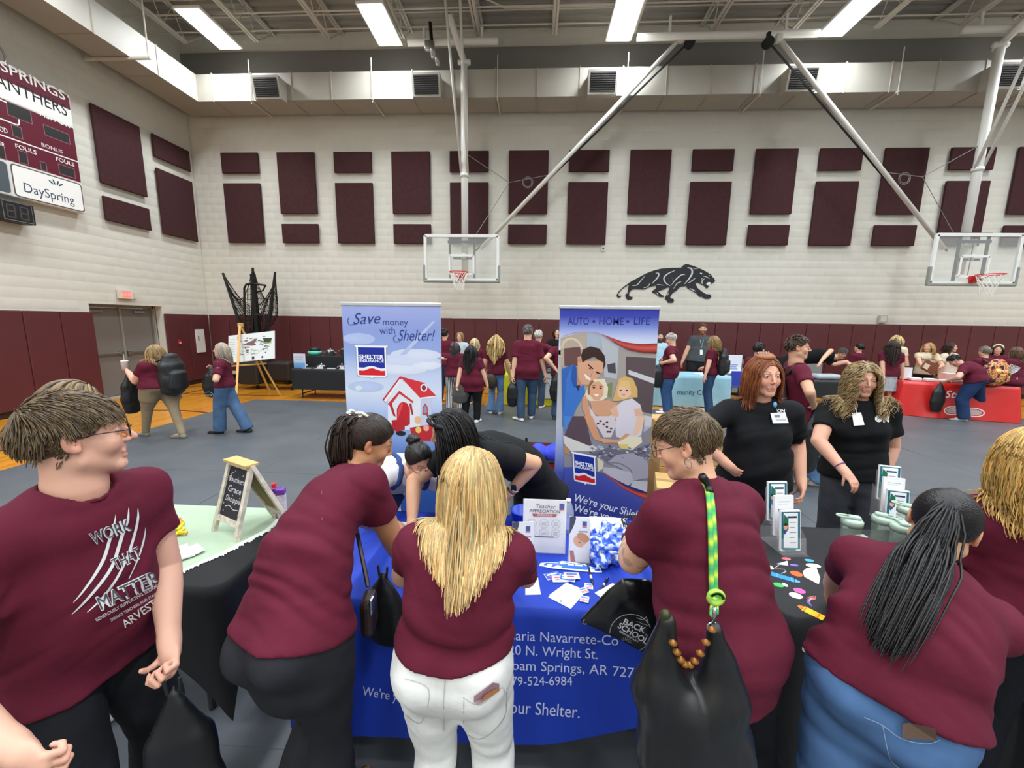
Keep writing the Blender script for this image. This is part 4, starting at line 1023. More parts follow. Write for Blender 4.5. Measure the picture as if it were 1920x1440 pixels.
# ================================================================== basketball goals
mwp = mat('goal_white', '#dedcd4', rough=.4, spec=.4); mgl = mat('board_glass', '#e9efe9', rough=.04, alpha=.16, spec=.5); mwf = mat('board_frame', '#e8e8e4', rough=.35)
mpadg = mat('board_padding', '#8d9188', rough=.7); mrim = mat('rim_orange', '#c8202a', rough=.4); mblk = mat('black_steel', '#1d1e1c', rough=.5, metal=.4); mnet = mat('net_cord', '#e6e2da', rough=.9)
mstrap = mat('black_strap', '#191919', rough=.8); mcable = mat('steel_cable', '#8a8a86', rough=.5, metal=.5)
def goal(label, xc, Y, zb_, top, rear, brace_to, side, beam):
    t = thing('basketball_goal', label, 'basketball goal', (xc, Y+.3, zb_), 'ceiling-hung basketball goals')
    W, Hh = 1.83, 1.07; xl, xr, zt2 = xc-W/2, xc+W/2, zb_+Hh
    bd = MB().box((xc, Y, zb_+Hh/2), (W-.06, .012, Hh-.06)).build('backboard_glass', mgl, t)
    fr = MB()
    for a, b_ in (((xl, zb_), (xr, zb_)), ((xl, zt2), (xr, zt2)), ((xl, zb_), (xl, zt2)), ((xr, zb_), (xr, zt2))): fr.bar((a[0], Y, a[1]), (b_[0], Y, b_[1]), .07, .05, up=(0, 1, 0))
    fr.build('backboard_frame', mwf, t)
    tg = MB(); sx = .305; z0, z1 = zb_+.15, zb_+.15+.45
    for a, b_ in (((-sx, z0), (sx, z0)), ((-sx, z1), (sx, z1)), ((-sx, z0), (-sx, z1)), ((sx, z0), (sx, z1))): tg.bar((xc+a[0], Y-.009, a[1]), (xc+b_[0], Y-.009, b_[1]), .05, .003, up=(0, 1, 0))
    tg.build('target_square', mwf, bd)
    pd = MB(); pd.rbox((xc, Y, zb_-.035), (W+.12, .09, .06), .02); pd.rbox((xl-.035, Y, zb_+.16), (.055, .09, .42), .02); pd.rbox((xr+.035, Y, zb_+.16), (.055, .09, .42), .02)
    pd.build('edge_padding', mpadg, t)
    rz = zb_+.15; ry = Y-.15-.23
    rim = MB().tube([(xc+.23*math.cos(a), ry+.23*math.sin(a), rz) for a in np.linspace(0, 2*PI, 32, endpoint=False)], .010, 8, closed=True)
    rim.rbox((xc, Y-.03, rz-.07), (.16, .05, .16), .01); rim.box((xc, Y-.10, rz-.015), (.11, .13, .03)); rim.bar((xc-.05, Y-.05, rz-.12), (xc-.14, ry+.16, rz-.01), .02); rim.bar((xc+.05, Y-.05, rz-.12), (xc+.14, ry+.16, rz-.01), .02)
    rim = rim.build('rim', mrim, t, True)
    nt_ = MB(); n = 12
    def np_(k, lv):
        a = 2*PI*(k+(.5 if lv % 2 else 0))/n; r = (.228, .19, .155, .13, .12, .125)[lv]; return (xc+r*math.cos(a), ry+r*math.sin(a), rz-.01-.085*lv)
    for lv in range(5):
        for k in range(n):
            nt_.cyl(np_(k, lv), np_(k, lv+1), .0055, 4); nt_.cyl(np_(k, lv), np_(k-1 if lv % 2 == 0 else k+1, lv+1), .0055, 4)
    nt_.build('net', mnet, t)
    bk = MB(); ys_ = Y+.10
    for sx in (-.31, .31): bk.bar((xc+sx, ys_, zb_+.02), (xc+sx, ys_, zt2+.04), .05, .04, up=(0, 1, 0))
    bk.bar((xc-.36, ys_, zt2-.13), (xc+.36, ys_, zt2-.13), .06, .06); bk.bar((xc-.36, ys_, zt2+.05), (xc+.36, ys_, zt2+.05), .03, .03); bk.bar((xc-.24, ys_+.05, zb_+.55), (xc+.24, ys_+.05, zb_+.55), .04, .05)
    bk.bar((xc, ys_, zb_+.1), (xc, ys_, zt2), .012, .012, up=(0, 1, 0))
    bk.build('rear_bracket', mblk, t)
    my = Y+.34
    m = MB().cyl((xc+.03, my, zb_+.25), (xc+.03, my, top), .088, 16); m.cyl((xc+.03, my, top-2.6), (xc+.03, my, top-2.52), .11, 16); m.cyl((xc+.03, my, top-.06), (xc+.03, my, top+.02), .12, 16)
    m.bar((xc+.03, my, zb_+.62), (xc+.03, Y+.1, zb_+.6), .10, .14); m.bar((xc+.03, my, zt2-.15), (xc+.03, Y+.1, zt2-.15), .10, .14)
    m.build('mast', mwp, t, True)
    f = MB()
    for dx in (-.16, .16): f.cyl((xc+.03+dx*.5, my-.02, top-2.55), (xc+.03+dx+rear[0]*.3, my+rear[1], 8.7), .030, 8)
    f.cyl((xc+.03, my, top), (xc+.03+rear[0], my+rear[1]*.55, 8.72), .075, 10)
    f.cyl((xc-.12, my, top+.0), (xc+.18, my, top+.0), .06, 8)
    f.build('fold_brace', mwp, t, True)
    s = MB().cyl((xc+side*.45, my-.05, zt2-.25), brace_to, .050, 10); s.rbox(brace_to, (.14, .12, .16), .02); s.build('sway_brace', mwp, t, True)
    st = MB(); e = np.array(brace_to)+np.array([beam, 0, -.05])
    st.bar((xc+side*.30, my+.02, zt2-.30), e, .045, .008, up=(0, 1, 0)); st.build('safety_strap', mstrap, t)
    rl = MB().cyl(e+np.array([0, -.06, -.03]), e+np.array([0, .06, -.03]), .11, 14); rl.box(e+np.array([0, 0, .09]), (.07, .07, .16)); rl.build('strap_reel', mstrap, t)
    mid = np.array([xc+side*1.15, my, zt2+1.35]); a1 = np.array([xc+.03, my, zt2+2.05]); a2 = np.array([xc+side*.45, my-.05, zt2-.25])*.62+np.array(brace_to)*.38
    cb = MB().cyl(a1, mid, .008, 4).cyl(mid, a2, .008, 4).cyl(mid, (xc+side*.32, my-.1, zt2+.06), .008, 4)
    for r in (.13, .10): cb.tube([mid*.55+a2*.45+np.array([r*math.cos(q), 0, r*math.sin(q)-.08]) for q in np.linspace(0, 2*PI, 14, endpoint=False)], .007, 4, closed=True)
    cb.build('cable', mcable, t); return t
BX = [aty(1275, 73, 10.35), aty(1460, 72, 10.1)]
goal('white ceiling-hung basketball goal straight above the two display banners', -1.84, 10.25, 2.92, 8.06, (-.25, -1.0), BX[0], 1, .22)
goal('white ceiling-hung basketball goal at the right edge of the hall', 10.08, 10.0, 2.93, 8.06, (.35, -1.0), BX[1], -1, -.22)
def beam_pipe(label, a, b_):
    t = thing('support_pipe', label, 'support pipe', a, 'white pipes clamped under the joists'); MB().cyl(a, b_, .075, 14).build('pipe', mwp, t, True)
    for f in (.18, .82):
        p = np.asarray(a)*(1-f)+np.asarray(b_)*f; MB().bar(p+np.array([0, 0, .05]), (p[0], p[1], zb), .05, .03).build('clamp', mwp, t)
beam_pipe('white pipe under the joists at the top of the near goal mast', aty(765, 80, 10.45), aty(934, 77, 10.45))
beam_pipe('long white pipe under the joists holding both sway braces', aty(1195, 70, 10.25), aty(1535, 62, 10.25))
beam_pipe('white pipe under the joists above the right goal mast', aty(1805, 56, 10.3), aty(1990, 50, 10.3))
# winch of the near goal
w = thing('goal_winch', 'small motor winch hanging by the near goal mast', 'winch', aty(808, 92, 10.3))
c = aty(810, 88, 10.35)
mw_ = MB().cyl(c+np.array([-.02, 0, .10]), c+np.array([.05, 0, -.22]), .07, 12).rbox(c+np.array([-.10, 0, .02]), (.14, .14, .20), .03).cyl(c+np.array([.08, 0, -.10]), c+np.array([.14, 0, -.38]), .05, 10)
mw_.build('motor', ms, w, True); MB().bar(c+np.array([0, 0, .05]), c+np.array([-.05, .05, .55]), .06, .05).build('bracket', mblk, w)
# ================================================================== scoreboard
XS = X0+.16
sb = thing('scoreboard', 'maroon and white wall scoreboard with dark digit windows, cut by the left edge', 'scoreboard', (X0, 7.0, 4.0))
q0 = atx(130, 172, XS); q1 = atx(158, 402, XS)
SR, ST_, SBm = (q0[1]+q1[1])/2+.02, 6.30, 4.02; SL = SR-3.05
MB().rbox((X0+.08, (SL+SR)/2, (ST_+SBm)/2), (.15, SR-SL, ST_-SBm), .012).build('cabinet', mat('board_white', '#d9d7d0', rough=.45), sb)
p = Print(); MR = '#5c1426'
def suv(x, y): r = atx(x, y, XS); return r[1]-SL, r[2]-SBm
W_, H_ = SR-SL, ST_-SBm
def fitpx(txt, a, b_, size, col, lvl=2, bold=.012):
    u0, v0 = suv(*a); u1, v1 = suv(*b_); p.fit(txt, u0, (v0+v1)/2, u1, size, col, lvl, bold=bold)
p.rect(.03, H_-.28, W_-.05, H_-.015, MR, 1); p.poly([(W_-.055, H_-.015), (W_-.02, H_-.07), (W_-.02, H_-.28), (W_-.055, H_-.28)], MR, 1)
u, v = suv(2, 128); fitpx('SPRINGS', (1, 133), (122, 186), .235, '#e9e6e0')
p.rect(.02, H_-.60, W_-.02, H_-.29, '#e6e4de', 1); fitpx('PANTHERS', (-28, 152), (125, 216), .30, '#17161a', 2, .004)
p.rect(.02, .62, W_-.02, H_-.62, MR, 1)
p.line([(.02, 1.02), (W_-.02, 1.02)], .022, '#e6e4de', 3); p.line([(.02, 1.30), (W_-.95, 1.30)], .022, '#e6e4de', 3)
p.line(p.smooth([(W_-1.9, H_-.66), (W_-.98, H_-.66), (W_-.93, H_-.72), (W_-.93, 1.34), (W_-.98, 1.30)], 4), .022, '#e6e4de', 3)
fitpx('VISITOR', (71, 217), (132, 238), .17, '#e9e6e0', 3)
fitpx('BONUS', (78, 276), (117, 286), .095, '#d9c9c8', 3); fitpx('FOULS', (29, 279), (68, 288), .11, '#e9e6e0', 3); fitpx('FOULS', (105, 303), (139, 310), .105, '#e9e6e0', 3); fitpx('TOL', (73, 330), (94, 335), .085, '#e9e6e0', 3)
fitpx('PERIOD', (-20, 240), (14, 249), .12, '#e9e6e0', 3); fitpx('PLAYER', (-22, 268), (9, 276), .12, '#e9e6e0', 3)
def win(x0, y0, x1, y1, col='#2b2a2a'):
    a, b_ = suv(x0, y0), suv(x1, y1); p.rect(a[0]-.012, b_[1]-.012, b_[0]+.012, a[1]+.012, '#8d5f68', 3); p.rect(a[0], b_[1], b_[0], a[1], col, 4)
win(12, 190, 60, 232); win(82, 234, 131, 270); win(22, 234, 42, 260); win(34, 282, 53, 309); win(-8, 270, 11, 299); win(76, 303, 88, 321); win(110, 308, 141, 334)
# sponsor panel
def rrect(u0, v0, u1, v1, r, col, lvl):
    pts = []
    for cx, cy, a0 in ((u1-r, v1-r, 0), (u0+r, v1-r, PI/2), (u0+r, v0+r, PI), (u1-r, v0+r, 1.5*PI)):
        pts += [(cx+r*math.cos(a0+t), cy+r*math.sin(a0+t)) for t in np.linspace(0, PI/2, 6)]
    p.poly(pts, col, lvl)
rrect(W_-1.17, .02, W_-.02, .585, .06, '#5a4a4c', 2); rrect(W_-1.15, .04, W_-.04, .565, .05, '#eceae4', 3)
rrect(W_-1.9, .02, W_-1.20, .585, .06, '#c9c7c1', 2); rrect(W_-1.88, .04, W_-1.22, .565, .05, '#4f565c', 3)
fitpx('DaySpring', (46, 369), (137, 374), .24, '#35455e', 5, .0)
u, v = suv(106, 352)
for a in (-.9, -.3, .35, .95): p.ell(u+.10*math.sin(a), v+.04+.06*math.cos(a), .014, .05, '#35455e', 5, rot=-a)
p.lay('lettering', print_mat(), sb, (X0+.1565, SL, SBm), (0, 1, 0), (0, 0, 1))
# emblem loop poking over the top of the scoreboard
u, v = suv(2, 102)
MB().tube([(XS-.06, SL+u+.10*math.cos(t), SBm+v+.16*math.sin(t)) for t in np.linspace(0, 2*PI, 18, endpoint=False)], .018, 6, closed=True).build('emblem', mat('emblem_silver', '#9a9690', rough=.35, metal=.5), sb)
ck = thing('shot_clock', 'black digit clock box hanging under the scoreboard', 'clock', (X0, 7.2, 3.6))
a = atx(64, 388, X0+.25); MB().rbox((X0+.13, a[1]-.45, 3.74), (.22, .90, .36), .01).build('case', mat('clock_black', '#161616', rough=.45), ck)
p = Print()
for k in (0, 1):
    o = .50+.19*k
    for (u0, v0, u1, v1) in ((0, .0, .10, .022), (0, .105, .10, .127), (0, .21, .10, .232), (-.015, .012, .006, .11), (.094, .012, .115, .11), (-.015, .122, .006, .22), (.094, .122, .115, .22)): p.rect(o+u0, v0, o+u1, v1, '#4a4746', 1)
p.line([(.44, -.04), (.86, -.04), (.86, .28), (.44, .28), (.44, -.04)], .012, '#77746f', 1); p.rect(.36, .03, .385, .06, '#c9c6c0', 1); p.rect(.36, .16, .385, .19, '#c9c6c0', 1)
p.lay('digits', print_mat(), ck, (X0+.242, a[1]-.90, 3.62), (0, 1, 0), (0, 0, 1))
# ================================================================== panther mural
def pan(x, y):  # crop pixel (1920x873 view of 1140..1360 x 480..580) -> wall metres
    r = aty(1140+x*220/1920, 480+y*100/873, Y1-.012); return r[0], r[2]
body = [(140, 640), (150, 670), (180, 684), (215, 668), (218, 648), (195, 655), (170, 645), (175, 610), (230, 545), (320, 480), (345, 472), (330, 520), (318, 590), (282, 640), (300, 690), (320, 715), (375, 715), (405, 690), (400, 668), (365, 665), (345, 640), (350, 600), (385, 555), (440, 540), (590, 548), (690, 505), (790, 480), (785, 530), (722, 575), (726, 600), (780, 615), (840, 668), (905, 674), (918, 655), (870, 625), (815, 580), (900, 550), (985, 512), (1010, 520), (980, 590), (932, 680), (940, 710), (970, 730), (978, 764), (1065, 765), (1085, 725), (1070, 700), (1025, 695), (1020, 660), (1060, 605), (1120, 570), (1180, 505), (1285, 490), (1300, 525), (1390, 575), (1450, 610), (1500, 670), (1540, 665), (1580, 700), (1665, 700), (1692, 665), (1680, 632), (1600, 620), (1530, 575), (1470, 525), (1440, 470), (1425, 435), (1490, 440), (1540, 470), (1580, 490), (1600, 520), (1630, 528), (1655, 490), (1620, 480), (1600, 460), (1640, 425), (1690, 430), (1690, 460), (1740, 425), (1755, 400), (1740, 370), (1715, 345), (1690, 305), (1610, 255), (1520, 210), (1400, 160), (1290, 130), (1240, 145), (1195, 190), (1050, 192), (870, 205), (740, 240), (620, 285), (520, 340), (380, 415), (260, 500), (180, 575)]
pt = thing('panther_mural', 'black leaping panther emblem painted on the back wall', 'wall mural', (3.6, Y1, 2.5))
pts = [(pan(*q)[0], Y1-.008, pan(*q)[1]) for q in body]
MB().prism(pts, (0, .006, 0)).build('silhouette', mat('panther_black', '#14141a', rough=.5), pt)
p = Print()
def hl(pts, w, col='#c9cacb'):
    P = [pan(*q) for q in pts]; P = p.smooth(P, 5); n = len(P); p.line(P, w*np.sin(np.linspace(.25, PI-.12, n))+.004, col, 1)
hl([(780, 278), (830, 285), (820, 340), (760, 410), (722, 450)], .030); hl([(1090, 240), (980, 290), (915, 360), (945, 440), (1020, 490)], .032); hl([(1260, 305), (1200, 310), (1110, 385), (1040, 470)], .026)
hl([(1300, 190), (1365, 210), (1375, 290), (1320, 380), (1250, 460)], .042); hl([(1310, 445), (1380, 400), (1430, 360)], .022); hl([(690, 440), (650, 500), (580, 522)], .016); hl([(1200, 420), (1130, 450), (1070, 540)], .018)
hl([(800, 465), (920, 480)], .012); hl([(1340, 530), (1440, 580)], .022); hl([(320, 550), (310, 620)], .012); hl([(1000, 590), (960, 660)], .014); hl([(790, 600), (830, 640)], .012); hl([(990, 350), (1010, 440)], .010, '#55585e'); hl([(1045, 345), (1060, 430)], .010, '#55585e')
hl([(390, 480), (470, 475), (540, 400), (610, 320)], .020); hl([(1390, 210), (1480, 205)], .016, '#9a9c9f'); hl([(1545, 325), (1620, 345), (1660, 375)], .012); hl([(1520, 390), (1560, 350)], .012); hl([(1545, 460), (1540, 410), (1580, 370)], .024)
p.ell(*pan(1525, 285), .035, .016, '#d9dadb', 1, -.3); p.ell(*pan(1660, 322), .020, .012, '#c9cacb', 1, -.4); p.ell(*pan(1645, 450), .055, .035, '#d9dad9', 1, .2)
p.lay('highlights', print_mat(), pt, (0, Y1-.009, 0), (1, 0, 0), (0, 0, 1))
# small wall box over the pads on the right
c = aty(1655, 598, Y1-.03); bxo = thing('wall_speaker', 'small square grey box mounted on the block wall above the pads', 'wall box', (c[0], Y1, c[2]))
MB().rbox((c[0], Y1-.03, c[2]), (.22, .06, .22), .01).build('case', mat('box_grey', '#a8a69c', rough=.5), bxo); MB().box((c[0], Y1-.063, c[2]), (.15, .006, .15)).build('face', mat('box_face', '#c6c4ba', rough=.5), bxo)
c = aty(1131, 466, Y1-.02); so = thing('wall_socket', 'tiny white socket plate under a tall acoustic panel', 'socket', (c[0], Y1, c[2])); MB().rbox((c[0], Y1-.012, c[2]), (.09, .025, .14), .005).build('plate', mat('white_metal', '#d5d2ca'), so); MB().box((c[0], Y1-.027, c[2]), (.04, .006, .06)).build('socket_face', mblk, so)
# ================================================================== shooting machine with net
sm = thing('shooting_machine', 'black ball-return shooting machine with a sagging net by the corner', 'sports machine', aty(475, 690, 10.4)*np.array([1, 1, 0]))
Ym = 10.35
tips = [aty(*q, Ym) for q in ((418, 512), (474, 502), (516, 510))]; cb_ = aty(474, 600, Ym); low = [aty(*q, Ym) for q in ((452, 615), (474, 620), (505, 600))]
fr = MB()
for i, (a, b_) in enumerate(zip(tips, low)): fr.tube([a, a*.5+b_*.5, b_], [.03, .035, .04], 8)
fr.bar(tips[1]*.9+low[1]*.1, (tips[1][0], Ym, .3), .11, .09); fr.tube([aty(460, 690, Ym-.1), aty(458, 540, Ym-.1), aty(462, 533, Ym-.1), aty(478, 532, Ym-.2), aty(498, 535, Ym-.1)], .026, 8)
fr.tube([aty(498, 535, Ym-.1), aty(493, 545, Ym), aty(480, 548, Ym)], .02, 6); fr.tube([low[0], aty(460, 640, Ym), aty(470, 690, Ym)], .035, 8); fr.tube([aty(478, 590, Ym-.2), aty(500, 590, Ym-.2), aty(508, 640, Ym-.1), aty(505, 690, Ym-.1)], .03, 8)
fr.build('frame', mblk, sm)
nb_ = MB()
def netgrid(A, B_, C, D, sag, nu=12, nv=10):
    P = np.zeros((nu+1, nv+1, 3))
    for i in range(nu+1):
        for j in range(nv+1):
            s_, t_ = i/nu, j/nv; P[i, j] = (A*(1-s_)+B_*s_)*(1-t_)+(D*(1-s_)+C*s_)*t_; P[i, j, 2] -= sag*math.sin(PI*s_)*(1-t_*.7); P[i, j, 1] += .25*math.sin(PI*s_)*math.sin(PI*t_)
    for i in range(nu+1):
        for j in range(nv+1):
            if i < nu and j < nv: nb_.cyl(P[i, j], P[i+1, j+1], .0065, 3); nb_.cyl(P[i+1, j], P[i, j+1], .0065, 3)
            if i < nu and j == 0: nb_.cyl(P[i, j], P[i+1, j], .011, 4)
netgrid(tips[0], tips[1], low[1], low[0], .75); netgrid(tips[1], tips[2], low[2], low[1], .75)
back = [t_+np.array([.1, .75, -.25]) for t_ in tips]; netgrid(tips[0], back[1], low[1], low[0], .8, 8, 8); netgrid(back[1], tips[2], low[2], low[1], .8, 8, 8)
nb_.build('net', mat('net_black', '#101010', rough=.9), sm)
bs = MB().rbox(aty(475, 660, Ym)*np.array([1, 1, 0])+np.array([0, 0, .45]), (.55, .6, .62), .05).rbox(aty(530, 665, Ym)*np.array([1, 1, 0])+np.array([0, 0, .5]), (.62, .5, .5), .06); bs.build('machine_body', mat('machine_black', '#232322', rough=.5), sm)
wh = MB()
for px in (440, 480, 515, 545):
    c = aty(px, 688, Ym-.15); wh.cyl((c[0]-.02, c[1], .055), (c[0]+.02, c[1], .055), .05, 12)
wh.build('caster', mblk, sm)
# low wooden bench boards behind the easel
bn = thing('bench', 'low pale wooden bench standing near the corner by the pads', 'bench', (-8.0, 10.3, 0)); c = aty(390, 690, 10.2)
MB().rbox((-7.9, 11.18, .30), (2.2, .34, .06), .015).build('seat', mat('bench_wood', '#c2ad7e', rough=.5), bn); [MB().box((x_, 11.18, .14), (.06, .3, .27)).build('support', mblk, bn) for x_ in (-8.7, -7.1)]
# ================================================================== easel with site plan
es = thing('easel', 'light wooden tripod easel standing on the gym floor', 'easel', (-6.7, 9.0, 0)); mwood = mat('easel_pine', '#c99a55', rough=.55, noise=(12, .1))
topp = np.array([-7.0, 9.25, 1.72]); fl, frr = atz(442, 760, 0), atz(526, 741, 0)
bl_ = np.array([-6.9, 9.95, 0])
for q in (fl, frr): MB().bar(topp+(q-topp)*0+np.array([0, -.02, 0]), q, .045, .028).build('leg', mwood, es)
MB().bar(topp, bl_, .04, .028).build('leg', mwood, es); MB().rbox(topp, (.12, .06, .10), .01).build('head_block', mwood, es)
lz = .83; MB().bar(topp+(fl-topp)*.53+np.array([-.14, -.05, 0]), topp+(frr-topp)*.53+np.array([.14, -.05, 0]), .05, .03).build('ledge', mwood, es)
pb = thing('site_plan_board', 'large white printed plan board resting on the easel', 'poster board', (-6.9, 9.2, .8))
c0, c1, c2, c3 = aty(418, 632, 9.18), aty(508, 628, 9.12), aty(515, 672, 8.98), aty(428, 681, 9.0)
O = c3; U = unit(c2-c3); V = unit((c0-c3)-U*((c0-c3)@U)); wB, hB = np.linalg.norm(c2-c3), np.linalg.norm(c0-c3)
MB().prism([O, O+U*wB, O+U*wB+V*hB, O+V*hB], -np.cross(U, V)*.012).build('board', mat('foam_board', '#dfe2e0', rough=.6), pb)
p = Print(); p.rect(.01, .01, wB-.01, hB-.01, '#dde3e2', 0)
rg = np.random.RandomState(3)
for k in range(60):
    u_, v_ = rg.uniform(.25, wB-.08), rg.uniform(.16, hB-.1); p.ell(u_, v_, rg.uniform(.01, .05), rg.uniform(.006, .02), rg.choice(['#8d918c', '#5f6661', '#b4b9b4', '#6f5d5c', '#4d5d4c']), 1+k % 3)
for u_ in (.42, .68): p.line([(u_+.11*math.cos(t), .20+.045*math.sin(t)) for t in np.linspace(0, 6.28, 24)], .008, '#9aa19e', 4)
p.poly([(.33, .40), (.75, .53), (.62, .36)], '#7a5f60', 5); p.poly([(wB-.30, .52), (wB-.06, .50), (wB-.10, .38), (wB-.25, .42)], '#39462f', 5); p.ell(wB-.10, .40, .03, .02, '#b6a83a', 6)
p.poly([(.22, hB-.05), (.26, hB-.05), (.24, hB-.16)], '#a8b84e', 5); p.rect(.60, .03, .66, .10, '#2b2c30', 5); p.ell(.86, .065, .025, .025, '#3d4a63', 5)
for k in range(7): p.rect(.03, hB-.10-.06*k, .16, hB-.115-.06*k, '#a9afb0', 4)
p.lay('plan_print', print_mat(), pb, O, U, V)
# ================================================================== tables
def drape(name, cx, cy, w, d, rot, zt_, zb_, m, label, cat='tablecloth', fold=.02, freq=7, group=None, hem=None, flare=.03, corner=.05, seed=1, parent=None, nz=9):
    """cloth over a table: flat top, rounded edge, skirt hanging in soft folds"""
    R = rotz(rot); n = 132; rg = np.random.RandomState(seed); ph = rg.uniform(0, 6.28, 6)
    per = []
    L = [w-2*corner, d-2*corner]; tot = 2*(L[0]+L[1])+2*PI*corner
    for k in range(n):
        s_ = tot*k/n; segs = [(L[0], 0), (PI*corner/2, 'c'), (L[1], 1), (PI*corner/2, 'c'), (L[0], 2), (PI*corner/2, 'c'), (L[1], 3), (PI*corner/2, 'c')]
        i = 0
        while s_ > segs[i][0]+1e-9 and i < 7: s_ -= segs[i][0]; i += 1
        side = i//2
        A = [(-L[0]/2, -d/2), (w/2, -L[1]/2), (L[0]/2, d/2), (-w/2, L[1]/2)][side]; D_ = [(1, 0), (0, 1), (-1, 0), (0, -1)][side]; Nn = [(0, -1), (1, 0), (0, 1), (-1, 0)][side]
        if i % 2 == 0: per.append((A[0]+D_[0]*s_, A[1]+D_[1]*s_, Nn[0], Nn[1], tot*k/n))
        else:
            cc = [(L[0]/2, -L[1]/2), (L[0]/2, L[1]/2), (-L[0]/2, L[1]/2), (-L[0]/2, -L[1]/2)][side]; a0 = [-PI/2, 0, PI/2, PI][side]; a = a0+s_/corner
            per.append((cc[0]+corner*math.cos(a), cc[1]+corner*math.sin(a), math.cos(a), math.sin(a), tot*k/n))
    rows = []
    for j in range(nz+3):
        ring = []
        for (x, y, nx, ny, s_) in per:
            if j == 0: o, z = -.02, zt_
            elif j == 1: o, z = -.003, zt_-.002
            else:
                t = (j-1)/(nz+1); zb2 = zb_+(hem(x, y) if hem else 0.); z = zt_-.008-(zt_-zb2)*t
                wv = math.sin(s_*freq+ph[0])+.6*math.sin(s_*freq*1.73+ph[1])+.4*math.sin(s_*freq*.47+ph[2])
                o = .003+flare*t+fold*wv*t**1.3
            ring.append(np.array([x+nx*o, y+ny*o, z]))
        rows.append(ring)
    V = np.array(rows).reshape(-1, 3)@R.T+np.array([cx, cy, 0]); m_ = len(rows)
    F = [(i*n+k, (i+1)*n+k, (i+1)*n+(k+1) % n, i*n+(k+1) % n) for i in range(m_-1) for k in range(n)]+[tuple(range(n))]
    ob = link(name, pmesh(name, V, F), m, parent)
    f = np.ones(len(F), bool); f[-1] = False; ob.data.polygons.foreach_set('use_smooth', f)
    if parent is None: tag(ob, label, cat, group)
    return ob
mtop = mat('folding_table_top', '#d8d6d0', rough=.5); mleg = mat('folding_table_leg', '#3a3b3d', rough=.4, metal=.5)
def table(label, cx, cy, w, d, rot, z, group='folding tables'):
    t = thing('folding_table', label, 'table', (cx, cy, 0), group); R = rotz(rot); T = lambda x, y, zz: np.array([cx, cy, 0])+R@np.array([x, y, zz])
    MB().rbox(T(0, 0, z-.025), (w-.012, d-.012, .04), .01, R).build('table_top', mtop, t)
    for sx in (-1, 1):
        for sy in (-1, 1): MB().cyl(T(sx*(w/2-.18), sy*(d/2-.09), 0), T(sx*(w/2-.20), sy*(d/2-.10), z-.045), .015, 8).build('leg', mleg, t)
        MB().cyl(T(sx*(w/2-.185), -(d/2-.09), .12), T(sx*(w/2-.185), d/2-.09, .12), .012, 8).build('leg_brace', mleg, t)
    return t
def sheet(name, label, cat, c, w, h, rot, col='#eceae6', z=None, group=None, tilt=None, thick=.002, pr=None, mm=None):
    """a flat sheet of paper lying at c (x, y, z) turned by rot"""
    t = thing(name, label, cat, c, group); R = rotz(rot) if tilt is None else rotz(rot)@rotx(tilt)
    MB().box(np.asarray(c)+R@np.array([0, 0, thick/2]), (w, h, thick), R).build('sheet', mm or mat('paper_'+col.strip('#'), col, rough=.7), t)
    if pr: pr.lay('print', print_mat(), t, np.asarray(c)+R@np.array([-w/2, -h/2, thick]), R[:, 0], R[:, 1])
    return t
def box_item(name, label, cat, c, size, rot, m, group=None, r=.006):
    t = thing(name, label, cat, c, group); R = rotz(rot); MB().rbox(np.asarray(c)+np.array([0, 0, size[2]/2]), size, r, R).build('body', m, t); return t
TOPZ = .74
# ---- cookware demonstration table at the back left
table('table with cookware behind the blue sky banner', -4.75, 9.42, 1.9, .74, 0, .72)
mbk = mat('black_cloth', '#17181a', rough=.8, noise=(5, .15)); mst = mat('pot_steel', '#b9babb', rough=.18, metal=.95)
drape('tablecloth', -4.75, 9.42, 1.92, .76, 0, .735, .24, mbk, 'black cloth on the cookware table behind the blue sky banner', fold=.008, flare=.01, seed=3)
t = thing('display_riser', 'black covered riser on the cookware table', 'riser', (-4.7, 9.6, .736)); MB().rbox((-4.7, 9.62, .736+.135), (1.75, .36, .27), .01).build('riser_cover', mbk, t)
def pot(label, c, r, h, lid=True, pan=False, group='steel cookware'):
    c = np.asarray(c, float); t = thing('frying_pan' if pan else 'cooking_pot', label, 'cookware', c, group)
    MB().lathe(c, [(r*.9, 0), (r, .01), (r, h), (r*1.04, h+.004), (r*1.04, h+.012)], 20).build('vessel', mst, t, True)
    if lid: l = MB().lathe(c, [(r*1.02, h+.012), (r*.8, h+.03), (r*.3, h+.045), (.012, h+.048)], 20).build('lid', mst, t, True); MB().lathe(c, [(.012, h+.047), (.02, h+.06), (.022, h+.075), (.0, h+.08)], 12).build('knob', mst, l, True)
    if pan: MB().bar(c+np.array([r, 0, h*.8]), c+np.array([r+.17, -.05, h*.8+.02]), .022, .012).build('handle', mblk, t)
    else: MB().bar(c+np.array([-r-.06, 0, h*.8]), c+np.array([-r, 0, h*.8]), .05, .015).bar(c+np.array([r, 0, h*.8]), c+np.array([r+.06, 0, h*.8]), .05, .015).build('handle', mst, t)
pot('small steel pot with side handles on the black riser', (-5.02, 9.62, 1.008), .11, .10); pot('large steel pot on the black riser partly behind the banner', (-4.62, 9.62, 1.008), .14, .15)
pot('steel frying pan with knobbed lid nearer the printed card', (-5.05, 9.22, .736), .12, .04, True, True); pot('steel frying pan with knobbed lid beside the banner edge', (-4.55, 9.22, .736), .12, .04, True, True)
